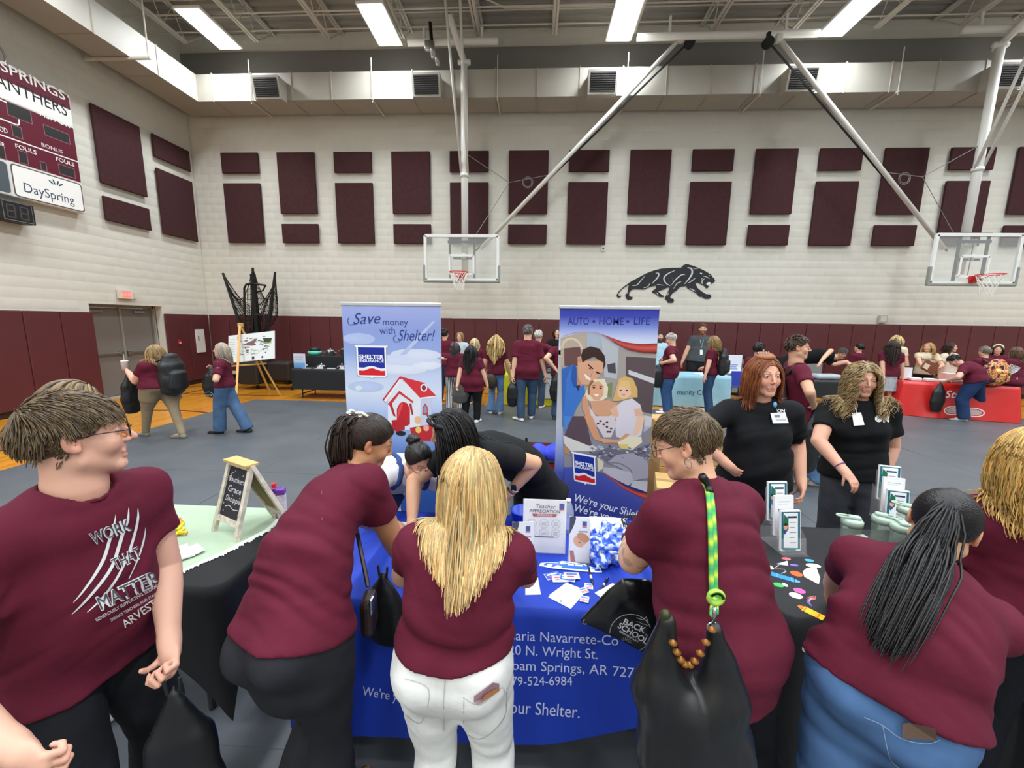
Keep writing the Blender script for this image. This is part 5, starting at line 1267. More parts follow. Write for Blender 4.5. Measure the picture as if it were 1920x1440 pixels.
t = thing('mixing_bowl', 'turquoise bowl with a black lid on the riser', 'bowl', (-5.42, 9.62, 1.008)); MB().lathe((-5.42, 9.62, 1.008), [(.10, 0), (.155, .03), (.165, .08), (.15, .10)], 22).build('bowl', mat('turquoise_plastic', '#4fc0a4', rough=.4), t, True); MB().lathe((-5.42, 9.62, 1.108), [(.13, 0), (.12, .04), (.10, .08), (.03, .10), (0, .10)], 20).build('lid', mblk, t, True)
p = Print(); p.gradrect(.004, .004, .276, .336, [(0, '#5c93c9'), (.35, '#6fa5d6'), (.38, '#b9c9d8'), (1, '#cfd3dc')], 0); p.rect(.04, .25, .24, .27, '#8d97ab', 1); p.rect(.05, .20, .22, .215, '#9aa3b5', 1)
t = thing('printed_card', 'white and blue printed card standing on the cookware table', 'sign', (-5.55, 9.16, .736)); MB().box((-5.55, 9.16, .736+.17), (.28, .02, .34)).build('card', mat('paper_e4e6ea', '#e4e6ea'), t); p.lay('print', print_mat(), t, (-5.69, 9.149, .736), (1, 0, 0), (0, 0, 1))
for k in range(4): sheet('leaflet', f'small white card at the front edge of the cookware table, {ORD[k]} from the left', 'card', (-5.35+.30*k, 9.1, .737), .20, .06, 0, group='white cards on the cookware table')
t = thing('white_case', 'white flat case on the floor bench beside the cookware table', 'case', (-5.95, 9.6, .70)); MB().rbox((-5.62, 9.55, .767), (.2, .3, .06), .02).build('body', mat('white_metal', '#d5d2ca'), t)
# ---- yellow table
table('table with bright yellow cloth behind the family banner', .25, 9.35, 1.8, .74, 0, .72)
drape('tablecloth', .25, 9.35, 1.82, .76, 0, .735, .02, mat('yellow_cloth', '#c3c415', rough=.75, noise=(6, .1)), 'bright yellow floor-length tablecloth left of the family banner', fold=.02, flare=.02, seed=5)
p = Print(); p.rect(0, 0, .9, .86, '#dfe1de', 0); p.rect(.12, .58, .34, .80, '#3c3f42', 1); p.rect(.15, .61, .31, .70, '#9aa0a0', 2); p.rect(.15, .73, .31, .77, '#6b7072', 2)
for k in range(2): p.line(p.smooth([(.05+.3*k, .25), (.12+.3*k, .36), (.16+.3*k, .27), (.24+.3*k, .37), (.30+.3*k, .28)], 5), .012, '#4a4c50', 1)
p.rect(.10, .46, .5, .475, '#9a9d9d', 1)
t = thing('hanging_sign', 'white printed sheet hung over the front of the yellow tablecloth', 'sign', (.35, 8.94, .2)); MB().box((.55, 8.925, .19+.42), (.92, .006, .86)).build('sheet', mat('paper_dfe1de', '#dfe1de'), t); p.lay('print', print_mat(), t, (.10, 8.921, .18), (1, 0, 0), (0, 0, 1))
t = thing('paper_cup', 'white paper cup at the left end of the yellow table', 'cup', (-.58, 9.1, .736)); MB().lathe((-.56, 9.12, .736), [(.04, 0), (.055, .16), (.055, .17)], 16).build('cup', mat('cup_yellow', '#d9c63a', rough=.5), t, True); MB().lathe((-.56, 9.12, .906), [(.058, 0), (.058, .015), (.0, .02)], 16).build('lid', mat('white_metal', '#d5d2ca'), t, True)
box_item('toy_box', 'yellow box on the left end of the yellow table', 'box', (-.60, 9.3, .736), (.14, .2, .22), 0, mat('yellow_card', '#c8ca1a', rough=.6))
# ---- pale blue table
table('table with pale blue cloth right of the family banner', 3.70, 9.65, 1.72, .76, 0, .72)
bc_ = drape('tablecloth', 3.70, 9.65, 1.74, .78, 0, .735, .03, mat('pale_blue_cloth', '#8fbccb', rough=.75, noise=(5, .08)), 'pale blue tablecloth with dark lettering right of the family banner', fold=.03, flare=.05, seed=8)
p = Print(); a0, a1 = aty(1270, 736, 9.2), aty(1306, 740, 9.2); p.fit('munity Clinic', 0, 0, a1[0]-a0[0]+.35, .17, '#20333c', 0)
p.drape('lettering', print_mat(), bc_, bvh_of(bc_) if 'bvh_of' in globals() else BVHTree.FromPolygons([v.co for v in bc_.data.vertices], [tuple(q.vertices) for q in bc_.data.polygons]), (a0[0], 8.9, a0[2]-.05), (1, 0, 0), (0, 0, 1), (0, 1, 0))
sheet('paper_stack', 'white papers on the pale blue table', 'papers', (4.0, 9.5, .736), .3, .3, .2, thick=.02)
p = Print(); p.rect(.02, .02, .32, .40, '#dfe3ee', 0); [p.rect(.04, .06+.05*k, .25-.03*(k % 2), .09+.05*k, '#8f9bc4', 1) for k in range(3)]
t = thing('info_stand', 'white information sheet standing on the white table before the grey sign', 'sign', (5.05, 10.2, .736)); MB().box((5.05, 10.2, .736+.21), (.34, .02, .42)).build('card', mat('paper_e4e6ea', '#e4e6ea'), t); p.lay('print', print_mat(), t, (4.88, 10.188, .736), (1, 0, 0), (0, 0, 1))
table('plain white folding table before the grey scorer sign', 4.95, 10.35, .85, .6, 0, .74)
t = thing('plastic_chair', 'royal blue plastic chair at the end of the white table', 'chair', (4.72, 9.75, 0)); mbl = mat('chair_blue', '#2b3fa8', rough=.45)
MB().rbox((4.88, 9.72, .45), (.42, .42, .03), .012).build('seat', mbl, t); MB().rbox((4.88, 9.53, .66), (.42, .03, .34), .012).build('backrest', mbl, t)
for sx in (-1, 1):
    for sy in (-1, 1): MB().cyl((4.88+sx*.18, 9.72+sy*.18, 0), (4.88+sx*.16, 9.72+sy*.16, .44), .012, 6).build('leg', mleg, t)
# ---- grey scorer's table front with block letters
sc = thing('scorers_table', 'grey scorer table front with big dark block letters', 'scorer table', (6.0, 11.1, 0)); SY = 10.95
MB().box((6.15, SY+.22, .55), (3.1, .44, .94)).build('cabinet', mat('scorer_grey', '#8e9092', rough=.4), sc); MB().box((6.15, SY+.2, 1.03), (3.14, .5, .03)).build('worktop', mblk, sc); MB().box((6.15, SY+.22, .06), (3.1, .42, .10)).build('plinth', mblk, sc)
p = Print()
def spx(x, y): r = aty(x, y, SY); return r[0]-4.6, r[2]
a = spx(1366, 698); b_ = spx(1376, 698); h = spx(1366, 680)[1]-a[1]
p.fit('I', a[0], a[1], a[0]+.14, h/.72, '#55585b', 1, bold=.05); p.fit('N', a[0]+.22, a[1], a[0]+.62, h/.72, '#55585b', 1, bold=.04); p.fit('GS', a[0]+.70, a[1], a[0]+1.5, h/.72, '#55585b', 1, bold=.04)
a = spx(1350, 723); p.fit('RS', a[0], a[1], a[0]+.95, h*1.05/.72, '#5b5d60', 1, bold=.045)
p.lay('lettering', print_mat(), sc, (4.6, SY, 0), (1, 0, 0), (0, 0, 1))
# ---- black table further right
table('table with short black cloth under the leaning woman', 6.55, 9.25, 1.7, .72, 0, .72)
drape('tablecloth', 6.55, 9.25, 1.72, .74, 0, .735, .36, mat('black_vinyl', '#161719', rough=.5), 'short black tablecloth under the leaning woman in a tank top', fold=.006, flare=.01, seed=11)
t = thing('parcel', 'pale grey wrapped parcel on the short black tablecloth', 'parcel', (6.45, 9.1, .736)); MB().rbox((6.5, 9.12, .80), (.55, .28, .10), .04, rotz(.1)).build('body', mat('parcel_grey', '#a9b2b6', rough=.4), t)
for k in range(4): sheet('magazine', f'dark printed leaflet on the short black tablecloth, {ORD[k]} from the left', 'leaflet', (6.2+.22*k, 8.98, .737), .18, .12, .2*k-.3, col='#4a3b42', group='leaflets on the black table')
# ---- red table
RT = dict(cx=9.10, cy=9.12, rot=-.28)
table('table with red satin cloth at the right', RT['cx'], RT['cy'], 1.9, .76, RT['rot'], .72)
mred = mat('red_satin', '#c81e1c', rough=.35, spec=.6, sheen=.0, noise=(4, .08))
rc_ = drape('tablecloth', RT['cx'], RT['cy'], 1.92, .78, RT['rot'], .735, .02, mred, 'shiny red tablecloth with white lettering and ovals', fold=.055, flare=.09, freq=5, seed=4, nz=12)
Rr = rotz(RT['rot']); p = Print(); p.text('State', -.20, .44, .22, '#f0e4e0', 0, shear=.25, bold=.012)
for s_ in (-.03, .30):
    p.line([(s_+.15*math.cos(q), .17+.085*math.sin(q)) for q in np.linspace(0, 2*PI, 28)], .020, '#ecdcd6', 1); p.ell(s_, .17, .115, .058, '#b9a8a6', 1)
rbv = BVHTree.FromPolygons([v.co for v in rc_.data.vertices], [tuple(q.vertices) for q in rc_.data.polygons])
p.drape('lettering', print_mat(), rc_, rbv, np.array([RT['cx'], RT['cy'], 0])+Rr@np.array([-.05, -1.0, 0]), Rr[:, 0], (0, 0, 1), Rr[:, 1])
T = lambda x, y, z=.736: np.array([RT['cx'], RT['cy'], z])+Rr@np.array([x, y, 0])
for k, (x, y) in enumerate(((-.62, -.1), (-.38, -.15), (-.15, -.2), (.05, -.12), (.25, -.18))): box_item('gift_bag', f'small white packet on the red table, {ORD[k]} from the left', 'packet', T(x, y), (.20, .14, .07), RT['rot']+.15*(k % 3), mat('packet_white', '#dcd8d6', rough=.6), 'white packets on the red table', r=.02)
t = thing('desk_sign', 'small white sign in a dark frame on the left of the red table', 'sign', T(-.75, .0)); MB().box(T(-.75, .0)+np.array([0, 0, .15]), (.24, .03, .30), Rr).build('frame', mblk, t); MB().box(T(-.75, -.02)+np.array([0, 0, .15]), (.20, .012, .26), Rr).build('card', mat('paper_e4e6ea', '#e4e6ea'), t)
t = thing('pink_box', 'pale pink open box on the red table', 'box', T(.2, .1)); MB().rbox(T(.2, .12)+np.array([0, 0, .09]), (.44, .2, .18), .005, Rr).build('body', mat('pink_card', '#e3c4bd', rough=.6), t)
# ================================================================== red folding wagon and cardboard boxes
wg = thing('folding_wagon', 'red canvas folding wagon with black frame behind the family banner', 'wagon', (.45, 4.0, 0)); mrc = mat('wagon_red', '#8c1418', rough=.7, noise=(6, .15))
x0, x1, yf, yb_, z0, z1 = -.05, .92, 3.66, 4.22, .22, .58
for nm, b in (('front_panel', ((x0+x1)/2, yf, (z0+z1)/2, x1-x0, .012, z1-z0)), ('rear_panel', ((x0+x1)/2, yb_, (z0+z1)/2, x1-x0, .012, z1-z0)), ('end_panel', (x0, (yf+yb_)/2, (z0+z1)/2, .012, yb_-yf, z1-z0)), ('end_panel', (x1, (yf+yb_)/2, (z0+z1)/2, .012, yb_-yf, z1-z0)), ('floor_panel', ((x0+x1)/2, (yf+yb_)/2, z0, x1-x0, yb_-yf, .012))): MB().box(b[:3], b[3:]).build(nm, mrc, wg)
fr = MB()
for y in (yf-.012, yb_+.012):
    for a, b in ((x0, (x0+x1)/2), ((x0+x1)/2, x1)): fr.cyl((a, y, z0), (b, y, z1), .013, 6); fr.cyl((a, y, z1), (b, y, z0), .013, 6)
    fr.cyl((x0, y, z1), (x1, y, z1), .012, 6); fr.cyl((x0, y, z0), (x1, y, z0), .012, 6)
for x in (x0, x1): fr.cyl((x, yf, z1), (x, yb_, z1), .012, 6); fr.cyl((x, yf, z0), (x, yf, z1+.06), .014, 6); fr.cyl((x, yb_, z0), (x, yb_, z1+.06), .014, 6)
fr.build('frame', mblk, wg)
for x in (x0+.05, x1-.05):
    for y in (yf, yb_): MB().cyl((x, y-.02, .10), (x, y+.02, .10), .10, 16).build('wheel', mblk, wg)
def rumple(name, label, cat, c, r, m, seed=1, sq=(1, 1, .6), group=None, amp=.35, f=9, h=.012):
    S = Sdf(); c = np.asarray(c, float); S.ell(c, np.array(sq)*r); S.put(lambda p: -(np.abs(2*vnoise((p-c)*f/ r*.12, seed)-1)-.4)*amp*r*.8, [-99]*3, [99]*3, 0, 'd')
    v, f_ = S.mesh(h); o = link(name, pmesh(name, v, f_), m, None, True); return tag(o, label, cat, group)

rumple('tote_bag', 'bright blue fabric tote bags heaped in the red wagon', 'bag', (.28, 3.80, .62), .26, mat('tote_blue', '#2f3fc4', rough=.7), 4, (1.1, .55, .42), amp=.5)
def carton(label, c, size, rot, col='#b08a55'):
    t = thing('cardboard_box', label, 'cardboard box', c, 'cardboard boxes'); R = rotz(rot); m_ = mat('cardboard_'+col.strip('#'), col, rough=.8, noise=(8, .06)); c = np.asarray(c)
    MB().rbox(c+np.array([0, 0, size[2]/2]), size, .004, R).build('carton', m_, t); MB().box(c+np.array([0, 0, size[2]+.001]), (size[0]*.98, .05, .002), R).box(c+R@np.array([0, -size[1]/2-.001, 0])+np.array([0, 0, size[2]-.04]), (.05, .002, .08), R).build('tape', mat('brown_tape', '#a1845a', rough=.4), t)
carton('upper cardboard box stacked behind the right banner edge', (1.55, 4.05, .52), (.62, .45, .42), .1, '#b8935f'); carton('lower cardboard box stacked behind the right banner edge', (1.58, 4.05, 0), (.66, .50, .515), .05, '#a8834f')
carton('open-topped pale cardboard box standing in front of the stack', (1.42, 3.55, 0), (.5, .4, .46), -.25, '#c8a468')
# ================================================================== retractable banners
def banner(label, x0, x1, Y, pr):
    t = thing('retractable_banner', label, 'banner', ((x0+x1)/2, Y, 0), 'retractable display banners'); w = x1-x0
    MB().box(((x0+x1)/2, Y+.004, 1.03), (w, .004, 1.98)).build('fabric', mat('banner_white', '#dfe3ea', rough=.5), t)
    MB().rbox(((x0+x1)/2, Y+.004, 2.03), (w+.02, .025, .03), .006).build('top_rail', mat('rail_alu', '#d0d3d8', rough=.3, metal=.6), t)
    MB().rbox(((x0+x1)/2, Y+.02, .045), (w+.04, .20, .08), .03).build('base', mat('rail_alu', '#d0d3d8'), t); MB().cyl(((x0+x1)/2, Y+.03, .08), ((x0+x1)/2, Y+.03, 2.02), .008, 6).build('support_pole', mblk, t)
    pr.lay('print', print_mat('banner_print', .45), t, (x0, Y, 0), (1, 0, 0), (0, 0, 1), eps=.0003)
def shelter_logo(p, f, lvl):
    """shield logo; f maps unit logo coordinates (0..1, 0..1 upwards) to print coordinates"""
    F = lambda pts: [f(*q) for q in pts]
    edge = [(-.03, 1.0), (1.03, 1.0), (1.0, .955), (.965, .94), (.96, .10), (.93, .045), (.86, .035), (.56, .028), (.5, -.02), (.44, .028), (.14, .035), (.07, .045), (.04, .10), (.035, .94), (0, .955)]
    p.poly(F([(.5+(x-.5)*1.03, .5+(y-.5)*1.02) for x, y in edge]), '#5f6f96', lvl); p.poly(F(edge), '#eef0f4', lvl+1)
    wave = [(.09, .32), (.25, .315), (.40, .36), (.52, .375), (.66, .335), (.80, .30), (.91, .315)]
    p.poly(F([(.09, .94), (.91, .94)]+wave[::-1]), '#1c2f96', lvl+2)
    w2 = [(.09, .23), (.25, .225), (.40, .285), (.52, .31), (.66, .26), (.80, .225), (.91, .235)]
    p.poly(F(w2+[(.91, .085), (.09, .085)]), '#d3202c', lvl+2)
    for txt, y0, sz, bold in (('SHELTER', .60, .165, .03), ('INSURANCE', .49, .125, .018)):
        tv, tf = text_geo(txt, 1.0, 'LEFT', 0, bold, 1.0); wd_ = tv[:, 0].max(); o = len(p.v)
        for q in tv: u_, v_ = f(.12+.76*q[0]/wd_, y0+q[1]*sz); p.v.append((u_, v_, lvl+3)); p.c.append(lin('#f2f4f8'))
        p.f += [tuple(i+o for i in g_) for g_ in tf]
B1 = dict(x0=-1.63, x1=-.78, Y=3.35); B2 = dict(x0=.225, x1=1.068, Y=3.5)
# --- sky banner
p = Print(); w = .85
p.gradrect(0, .06, w, 2.015, [(0, '#2b4f9e'), (.30, '#3c63ae'), (.44, '#8fa9da'), (.52, '#a9bce4'), (.62, '#d3dbec'), (.70, '#c3cfea'), (.80, '#93a8dc'), (.90, '#8e9fd8'), (1, '#a3aee0')], 0)
def b1(x, y): r = aty(x, y, B1['Y']); return r[0]-B1['x0'], r[2]
c1 = lambda X_, Y_: b1(630+X_*220/1173, 560+Y_*270/1440)
for (x, y, a, b_, col) in ((700, 620, .30, .055, '#cfd8ee'), (850, 560, .22, .05, '#d6ddf0'), (300, 880, .16, .05, '#b9c9ea'), (140, 400, .14, .05, '#b3c2ea'), (620, 700, .26, .05, '#dbe1f0'), (880, 660, .18, .05, '#dde3f1'), (230, 890, .06, .035, '#dfe2ea')):
    u_, v_ = c1(x, y); 
    for s_ in (1.0, .75, .5): p.ell(min(max(u_, a*s_), w-a*s_), v_, a*s_, b_*s_, tuple(np.clip(np.array([int(col[i:i+2], 16)/255 for i in (1, 3, 5)])*(1-.05*(s_-.5)), 0, 1)), 1+int((1-s_)*4))
p.poly([c1(640, 560), c1(960, 230), c1(1000, 220), c1(700, 560)], '#b4c2e6', 3)
NV = '#2b3f86'
def t1(txt, a, b_, size, shear=0., bold=0., lvl=5): u0, v0 = c1(*a); u1, v1 = c1(*b_); p.fit(txt, u0, v0, u1, size, NV, lvl, shear=shear, bold=bold, rot=math.atan2(v1-v0, u1-u0))
t1('Save', (165, 255), (440, 248), .135, .35); t1('money', (465, 262), (715, 268), .078); t1('with', (437, 352), (592, 352), .085); t1('Shelter!', (615, 420), (985, 420), .135, .35)
for pts in ([(190, 255), (140, 262), (118, 225), (130, 190)], [(640, 430), (590, 430), (575, 395), (600, 365)]): p.line(p.smooth([c1(*q) for q in pts], 6), .006, NV, 5)
L0, L1 = c1(205, 790), c1(512, 470); shelter_logo(p, lambda x, y: (L0[0]+(L1[0]-L0[0])*x, L0[1]+(L1[1]-L0[1])*y), 5)
P1 = lambda pts, col, lvl: p.poly([c1(*q) for q in pts], col, lvl)
P1([(520, 1010), (640, 800), (850, 960), (960, 985), (950, 1310), (520, 1310)], '#dfe2ea', 6); P1([(850, 975), (960, 985), (955, 1310), (840, 1310)], '#c3c9dc', 7)
P1([(465, 1010), (640, 775), (660, 790), (500, 1040)], '#c23236', 8); P1([(640, 775), (880, 840), (1000, 970), (840, 990)], '#d2323a', 8); P1([(840, 990), (1000, 970), (1000, 982), (842, 1003)], '#eceef4', 9); P1([(480, 1018), (640, 800), (652, 812), (500, 1035)], '#eceef2', 9)
P1([(515, 1055), (635, 920), (780, 1030), (770, 1045), (635, 950), (545, 1070)], '#c9343a', 9); P1([(535, 1060), (575, 1170), (600, 1180), (560, 1050)], '#b02a30', 9); P1([(730, 1050), (760, 1165), (775, 1160), (755, 1045)], '#b02a30', 9)
p.poly([c1(*q) for q in ((610, 1260), (610, 1100), (640, 1045), (675, 1030), (712, 1045), (740, 1100), (740, 1260))], '#c02630', 10); P1([(622, 1200), (622, 1100), (650, 1055), (676, 1045)], '#d84a4e', 11)
p.poly([c1(*q) for q in ((865, 1160), (868, 1085), (893, 1045), (918, 1085), (920, 1160))], '#b8414a', 10); p.poly([c1(*q) for q in ((876, 1140), (878, 1090), (893, 1066), (908, 1090), (910, 1140))], '#8f98b4', 11)
u_, v_ = c1(880, 890); p.ell(u_, v_, .030, .034, '#e7e9ef', 10); p.ell(u_, v_, .019, .023, '#8d2b34', 11)
P1([(560, 1215), (690, 1200), (740, 1290), (610, 1330), (560, 1300)], '#b3262e', 12); P1([(690, 1275), (735, 1265), (735, 1310), (690, 1315)], '#d9dde6', 13); u_, v_ = c1(650, 1345); p.ell(u_, v_, .045, .022, '#23232c', 12)
P1([(740, 1290), (980, 1250), (980, 1420), (770, 1420)], '#b8282e', 12)
for (x, y, r_, col) in ((820, 1210, .030, '#e6b48c'), (825, 1310, .026, '#e8c06a'), (903, 1290, .026, '#e2a898')): u_, v_ = c1(x, y); p.ell(u_, v_, r_, r_*1.15, col, 14)
banner('blue sky display banner showing a small red and white house', B1['x0'], B1['x1'], B1['Y'], p)
# --- family banner
p = Print(); w = B2['x1']-B2['x0']
def b2(x, y): r = aty(x, y, B2['Y']); return min(max(r[0]-B2['x0'], .001), w-.001), r[2]
cA = lambda X_, Y_: b2(1040+X_/6, 560+Y_/6); cB = lambda X_, Y_: b2(1040+X_/6.545, 780+Y_/6.545)
pA = lambda pts, col, lvl, sm=True: p.poly([cA(*q) for q in pts], col, lvl); pB = lambda pts, col, lvl: p.poly([cB(*q) for q in pts], col, lvl)
p.gradrect(0, 1.62, w, 2.015, [(0, '#e6e9f1'), (.35, '#cdd5ee'), (.62, '#7f8fd2'), (.85, '#3c47ac'), (1, '#333aa0')], 0)
p.gradrect(0, .06, w, 1.66, [(0, '#272a7c'), (.16, '#2b2f86'), (.30, '#4a57ab'), (.50, '#a9b4d8'), (.55, '#b9bcc6'), (1, '#b5b2ae')], 0)
for txt, a, b_ in (('AUTO', 148, 385), ('HOME', 492, 768), ('LIFE', 882, 1062)): u0, v0 = cA(a, 290); u1, _ = cA(b_, 290); p.fit(txt, u0, v0, u1, .088, '#2c3590', 8, bold=.004)
for x in (440, 822): p.ell(*cA(x, 255), .012, .012, '#2c3590', 8)
# blurred room behind the family
pA([(65, 440), (350, 372), (760, 560), (1160, 620), (1130, 1440), (80, 1440)], '#a49c96', 1); pA([(65, 440), (350, 372), (360, 720), (70, 760)], '#b7a793', 2); pA([(360, 372), (520, 400), (520, 640), (360, 620)], '#a8b4c4', 2)
pA([(520, 400), (720, 520), (700, 900), (560, 880)], '#b6bac0', 2); pA([(800, 650), (1155, 670), (1135, 1300), (900, 1250), (800, 900)], '#5d4f52', 3); pA([(830, 800), (1150, 900), (1145, 960), (830, 850)], '#cfccd0', 4); pA([(1000, 1310), (1135, 1330), (1130, 1440), (1000, 1440)], '#d0ced2', 4)
pA([(105, 560), (290, 540), (300, 760), (110, 760)], '#6a4a48', 3); p.line(p.smooth([cA(*q) for q in ((80, 560), (110, 480), (190, 450), (270, 490), (310, 570))], 5), .022, '#d3c4ae', 4); pA([(590, 740), (680, 720), (690, 840), (600, 830)], '#4d4a50', 4); pA([(590, 960), (650, 940), (640, 1120), (590, 1100)], '#7f8a5c', 4)
# the two red swooshes
def swoosh(top, bot, f):
    T_ = p.smooth([f(*q) for q in top], 5); B_ = p.smooth([f(*q) for q in bot], 5)
    for i in range(len(T_)-1):
        a, b_, c_, d_ = T_[i], T_[i+1], B_[i+1], B_[i]; m1, m2 = (a+d_)/2, (b_+c_)/2
        o = len(p.v)
        for q, cl in ((a, '#8d2220'), (b_, '#8d2220'), (m2, '#cf5a50'), (m1, '#cf5a50'), (d_, '#7c1c1c'), (c_, '#7c1c1c')): p.v.append((*q, 12)); p.c.append(lin(cl))
        p.f += [(o, o+3, o+2, o+1), (o+3, o+4, o+5, o+2)]
swoosh([(70, 425), (220, 385), (400, 372), (560, 410), (760, 480), (960, 508), (1168, 500)], [(70, 428), (220, 389), (400, 376), (560, 420), (760, 545), (960, 600), (1160, 608)], cA)
# man
pA([(80, 790), (200, 740), (235, 760), (245, 980), (330, 970), (340, 1060), (240, 1240), (160, 1440), (90, 1440)], '#3f74c4', 14); pA([(80, 790), (200, 740), (130, 900), (110, 1200), (90, 1300)], '#3566b2', 15); pA([(200, 745), (245, 770), (250, 960), (215, 1000), (180, 900)], '#2c57a0', 15); pA([(230, 980), (290, 970), (265, 1040)], '#23365e', 16)
pA([(255, 660), (300, 640), (330, 700), (540, 700), (560, 780), (500, 880), (420, 930), (370, 970), (300, 960), (260, 880)], '#d9a384', 15); pA([(240, 880), (300, 950), (330, 970), (260, 1000)], '#c48a6c', 14); p.ell(*cA(275, 690), .016, .024, '#c98f72', 16, rot=.3)
pA([(295, 640), (320, 570), (400, 535), (500, 560), (560, 640), (572, 740), (540, 810), (548, 720), (500, 690), (440, 650), (370, 680), (310, 720)], '#3b2822', 17)
p.line([cA(375, 740), cA(430, 790)], .011, '#3b2822', 18); p.line([cA(460, 820), cA(515, 845)], .010, '#3b2822', 18); p.ell(*cA(395, 785), .012, .005, '#2b1d1a', 18, rot=-.6); p.ell(*cA(480, 835), .011, .005, '#2b1d1a', 18, rot=-.5)
pA([(330, 850), (350, 850), (410, 905), (395, 920), (350, 895)], '#f2ece6', 18); p.line([cA(425, 815), cA(410, 870), cA(390, 870)], .006, '#b97e62', 17)
# woman
pA([(330, 1100), (380, 960), (450, 900), (560, 900), (600, 1000), (590, 1110), (520, 1150), (400, 1160)], '#e6d9bf', 19); pA([(380, 1010), (420, 940), (500, 930), (550, 980), (545, 1080), (500, 1140), (440, 1140), (395, 1080)], '#dfa783', 20)
pA([(400, 1150), (600, 1140), (700, 1170), (720, 1300), (560, 1360), (420, 1280)], '#d6a07e', 19); pA([(310, 1110), (350, 1080), (450, 1440), (400, 1440), (310, 1230)], '#d49a78', 20); pA([(380, 1200), (470, 1330), (560, 1365), (640, 1300), (690, 1380), (680, 1440), (440, 1440)], '#d9cdd4', 21)
p.ell(*cA(440, 1000), .012, .006, '#3a2620', 22); p.ell(*cA(515, 1005), .012, .006, '#3a2620', 22); pA([(440, 1070), (500, 1075), (480, 1098), (455, 1095)], '#f3ece6', 22); p.line([cA(420, 980), cA(460, 975)], .006, '#7b563c', 22); p.line([cA(500, 980), cA(535, 985)], .006, '#7b563c', 22); p.line(p.smooth([cA(385, 1080), cA(385, 990), cA(430, 920)], 4), .022, '#8a6a4a', 21)
for x, y in ((480, 1420), (520, 1400), (580, 1395), (600, 1420), (560, 1440), (640, 1400)): p.ell(*cA(x, y), .010, .007, '#4a4148', 23)
# girl
pA([(650, 1150), (690, 1000), (720, 900), (800, 870), (880, 900), (930, 1020), (930, 1110), (880, 1110), (720, 1150)], '#d9b06c', 19); pA([(705, 1040), (730, 980), (830, 980), (860, 1060), (820, 1110), (760, 1125), (715, 1095)], '#ecc0a2', 20); pA([(695, 1040), (740, 920), (830, 920), (860, 1020), (800, 985), (730, 985)], '#e2be7e', 21); p.ell(*cA(740, 1030), .010, .006, '#4a3228', 22); p.ell(*cA(810, 1030), .010, .006, '#4a3228', 22); p.line([cA(755, 1080), cA(790, 1082)], .005, '#b86a5c', 22)
pA([(690, 1210), (760, 1150), (870, 1120), (960, 1190), (1000, 1340), (990, 1440), (690, 1440)], '#dcd3dc', 20); pA([(890, 1240), (960, 1230), (1000, 1330), (985, 1440), (930, 1440)], '#e3b498', 21); pA([(620, 1250), (690, 1190), (720, 1300), (680, 1360)], '#e6b598', 22)
# lower half: arms, quilt
pB([(100, 0), (1100, 0), (1090, 200), (1230, 130), (1205, 940), (560, 690), (110, 620), (105, 210)], '#8e8a94', 13); pB([(105, 0), (220, 0), (110, 210)], '#4f86cc', 24); pB([(220, 0), (370, 0), (470, 420), (120, 230)], '#5b4a52', 23); pB([(105, 235), (440, 370), (470, 430), (200, 430), (110, 330)], '#d9d6d0', 24); pB([(110, 320), (180, 420), (190, 480), (120, 450)], '#b98a68', 25)
pB([(360, 0), (460, 0), (560, 270), (780, 300), (770, 330), (570, 310), (480, 280)], '#d49a74', 25); pB([(470, 0), (740, 0), (745, 120), (690, 260), (600, 260), (520, 120)], '#d9ccd0', 24)
for x, y in ((530, 90), (600, 100), (640, 75), (650, 190), (690, 150), (640, 130), (680, 190), (560, 60)): p.ell(*cB(x, y), .012, .009, '#4d3f48', 26)
pB([(740, 120), (780, 0), (1100, 0), (1060, 230), (900, 300), (750, 250)], '#d9d2dc', 24); pB([(1010, 0), (1100, 0), (1070, 150), (1000, 230), (960, 230)], '#ecc4a8', 25); pB([(560, 270), (780, 290), (870, 210), (920, 220), (830, 310), (600, 330)], '#d9a078', 26); pB([(770, 320), (900, 250), (1060, 250), (1070, 320), (950, 410), (800, 400)], '#e9e0c2', 27); pB([(780, 340), (900, 340), (900, 400), (800, 400)], '#e6c87a', 28)
pB([(420, 460), (700, 370), (780, 420), (950, 420), (1230, 330), (1225, 520), (1000, 450), (750, 470), (640, 560), (560, 480)], '#6f6c7c', 27)
rg = np.random.RandomState(9)
for k in range(70): x, y = rg.uniform(430, 1215), rg.uniform(360, 520); p.ell(*cB(x, y), rg.uniform(.008, .022), rg.uniform(.004, .010), rg.choice(['#d3d2da', '#4d4a5c', '#b6b3c0', '#8a8794']), 28+k % 2, rot=rg.uniform(-.6, .6))
pB([(640, 570), (760, 470), (960, 450), (1120, 540), (1200, 620), (1200, 760), (960, 790), (900, 690), (760, 610)], '#a6a2b0', 29); pB([(600, 620), (760, 640), (940, 690), (960, 800), (900, 850), (700, 750), (590, 680)], '#b9b6c2', 30); pB([(960, 790), (1205, 800), (1200, 930), (930, 860)], '#c6c4ce', 30); p.line(p.smooth([cB(*q) for q in ((640, 570), (800, 580), (930, 660), (940, 700))], 5), .012, '#7f7b8c', 31); pB([(520, 500), (600, 560), (590, 640), (530, 680)], '#d8d2b8', 29); pB([(1150, 480), (1215, 480), (1212, 520), (1150, 500)], '#34508e', 31)
p.poly([cB(*q) for q in ((120, 620), (240, 620), (560, 690), (760, 790), (960, 940), (1195, 1030), (1190, 1100), (900, 1250), (120, 1250))], '#6f7cc0', 32, None)
o = len(p.v)  # blue lower field with a graded tone
L_ = p.smooth([cB(*q) for q in ((118, 625), (300, 630), (560, 690), (760, 800), (960, 945), (1196, 1030))], 5)
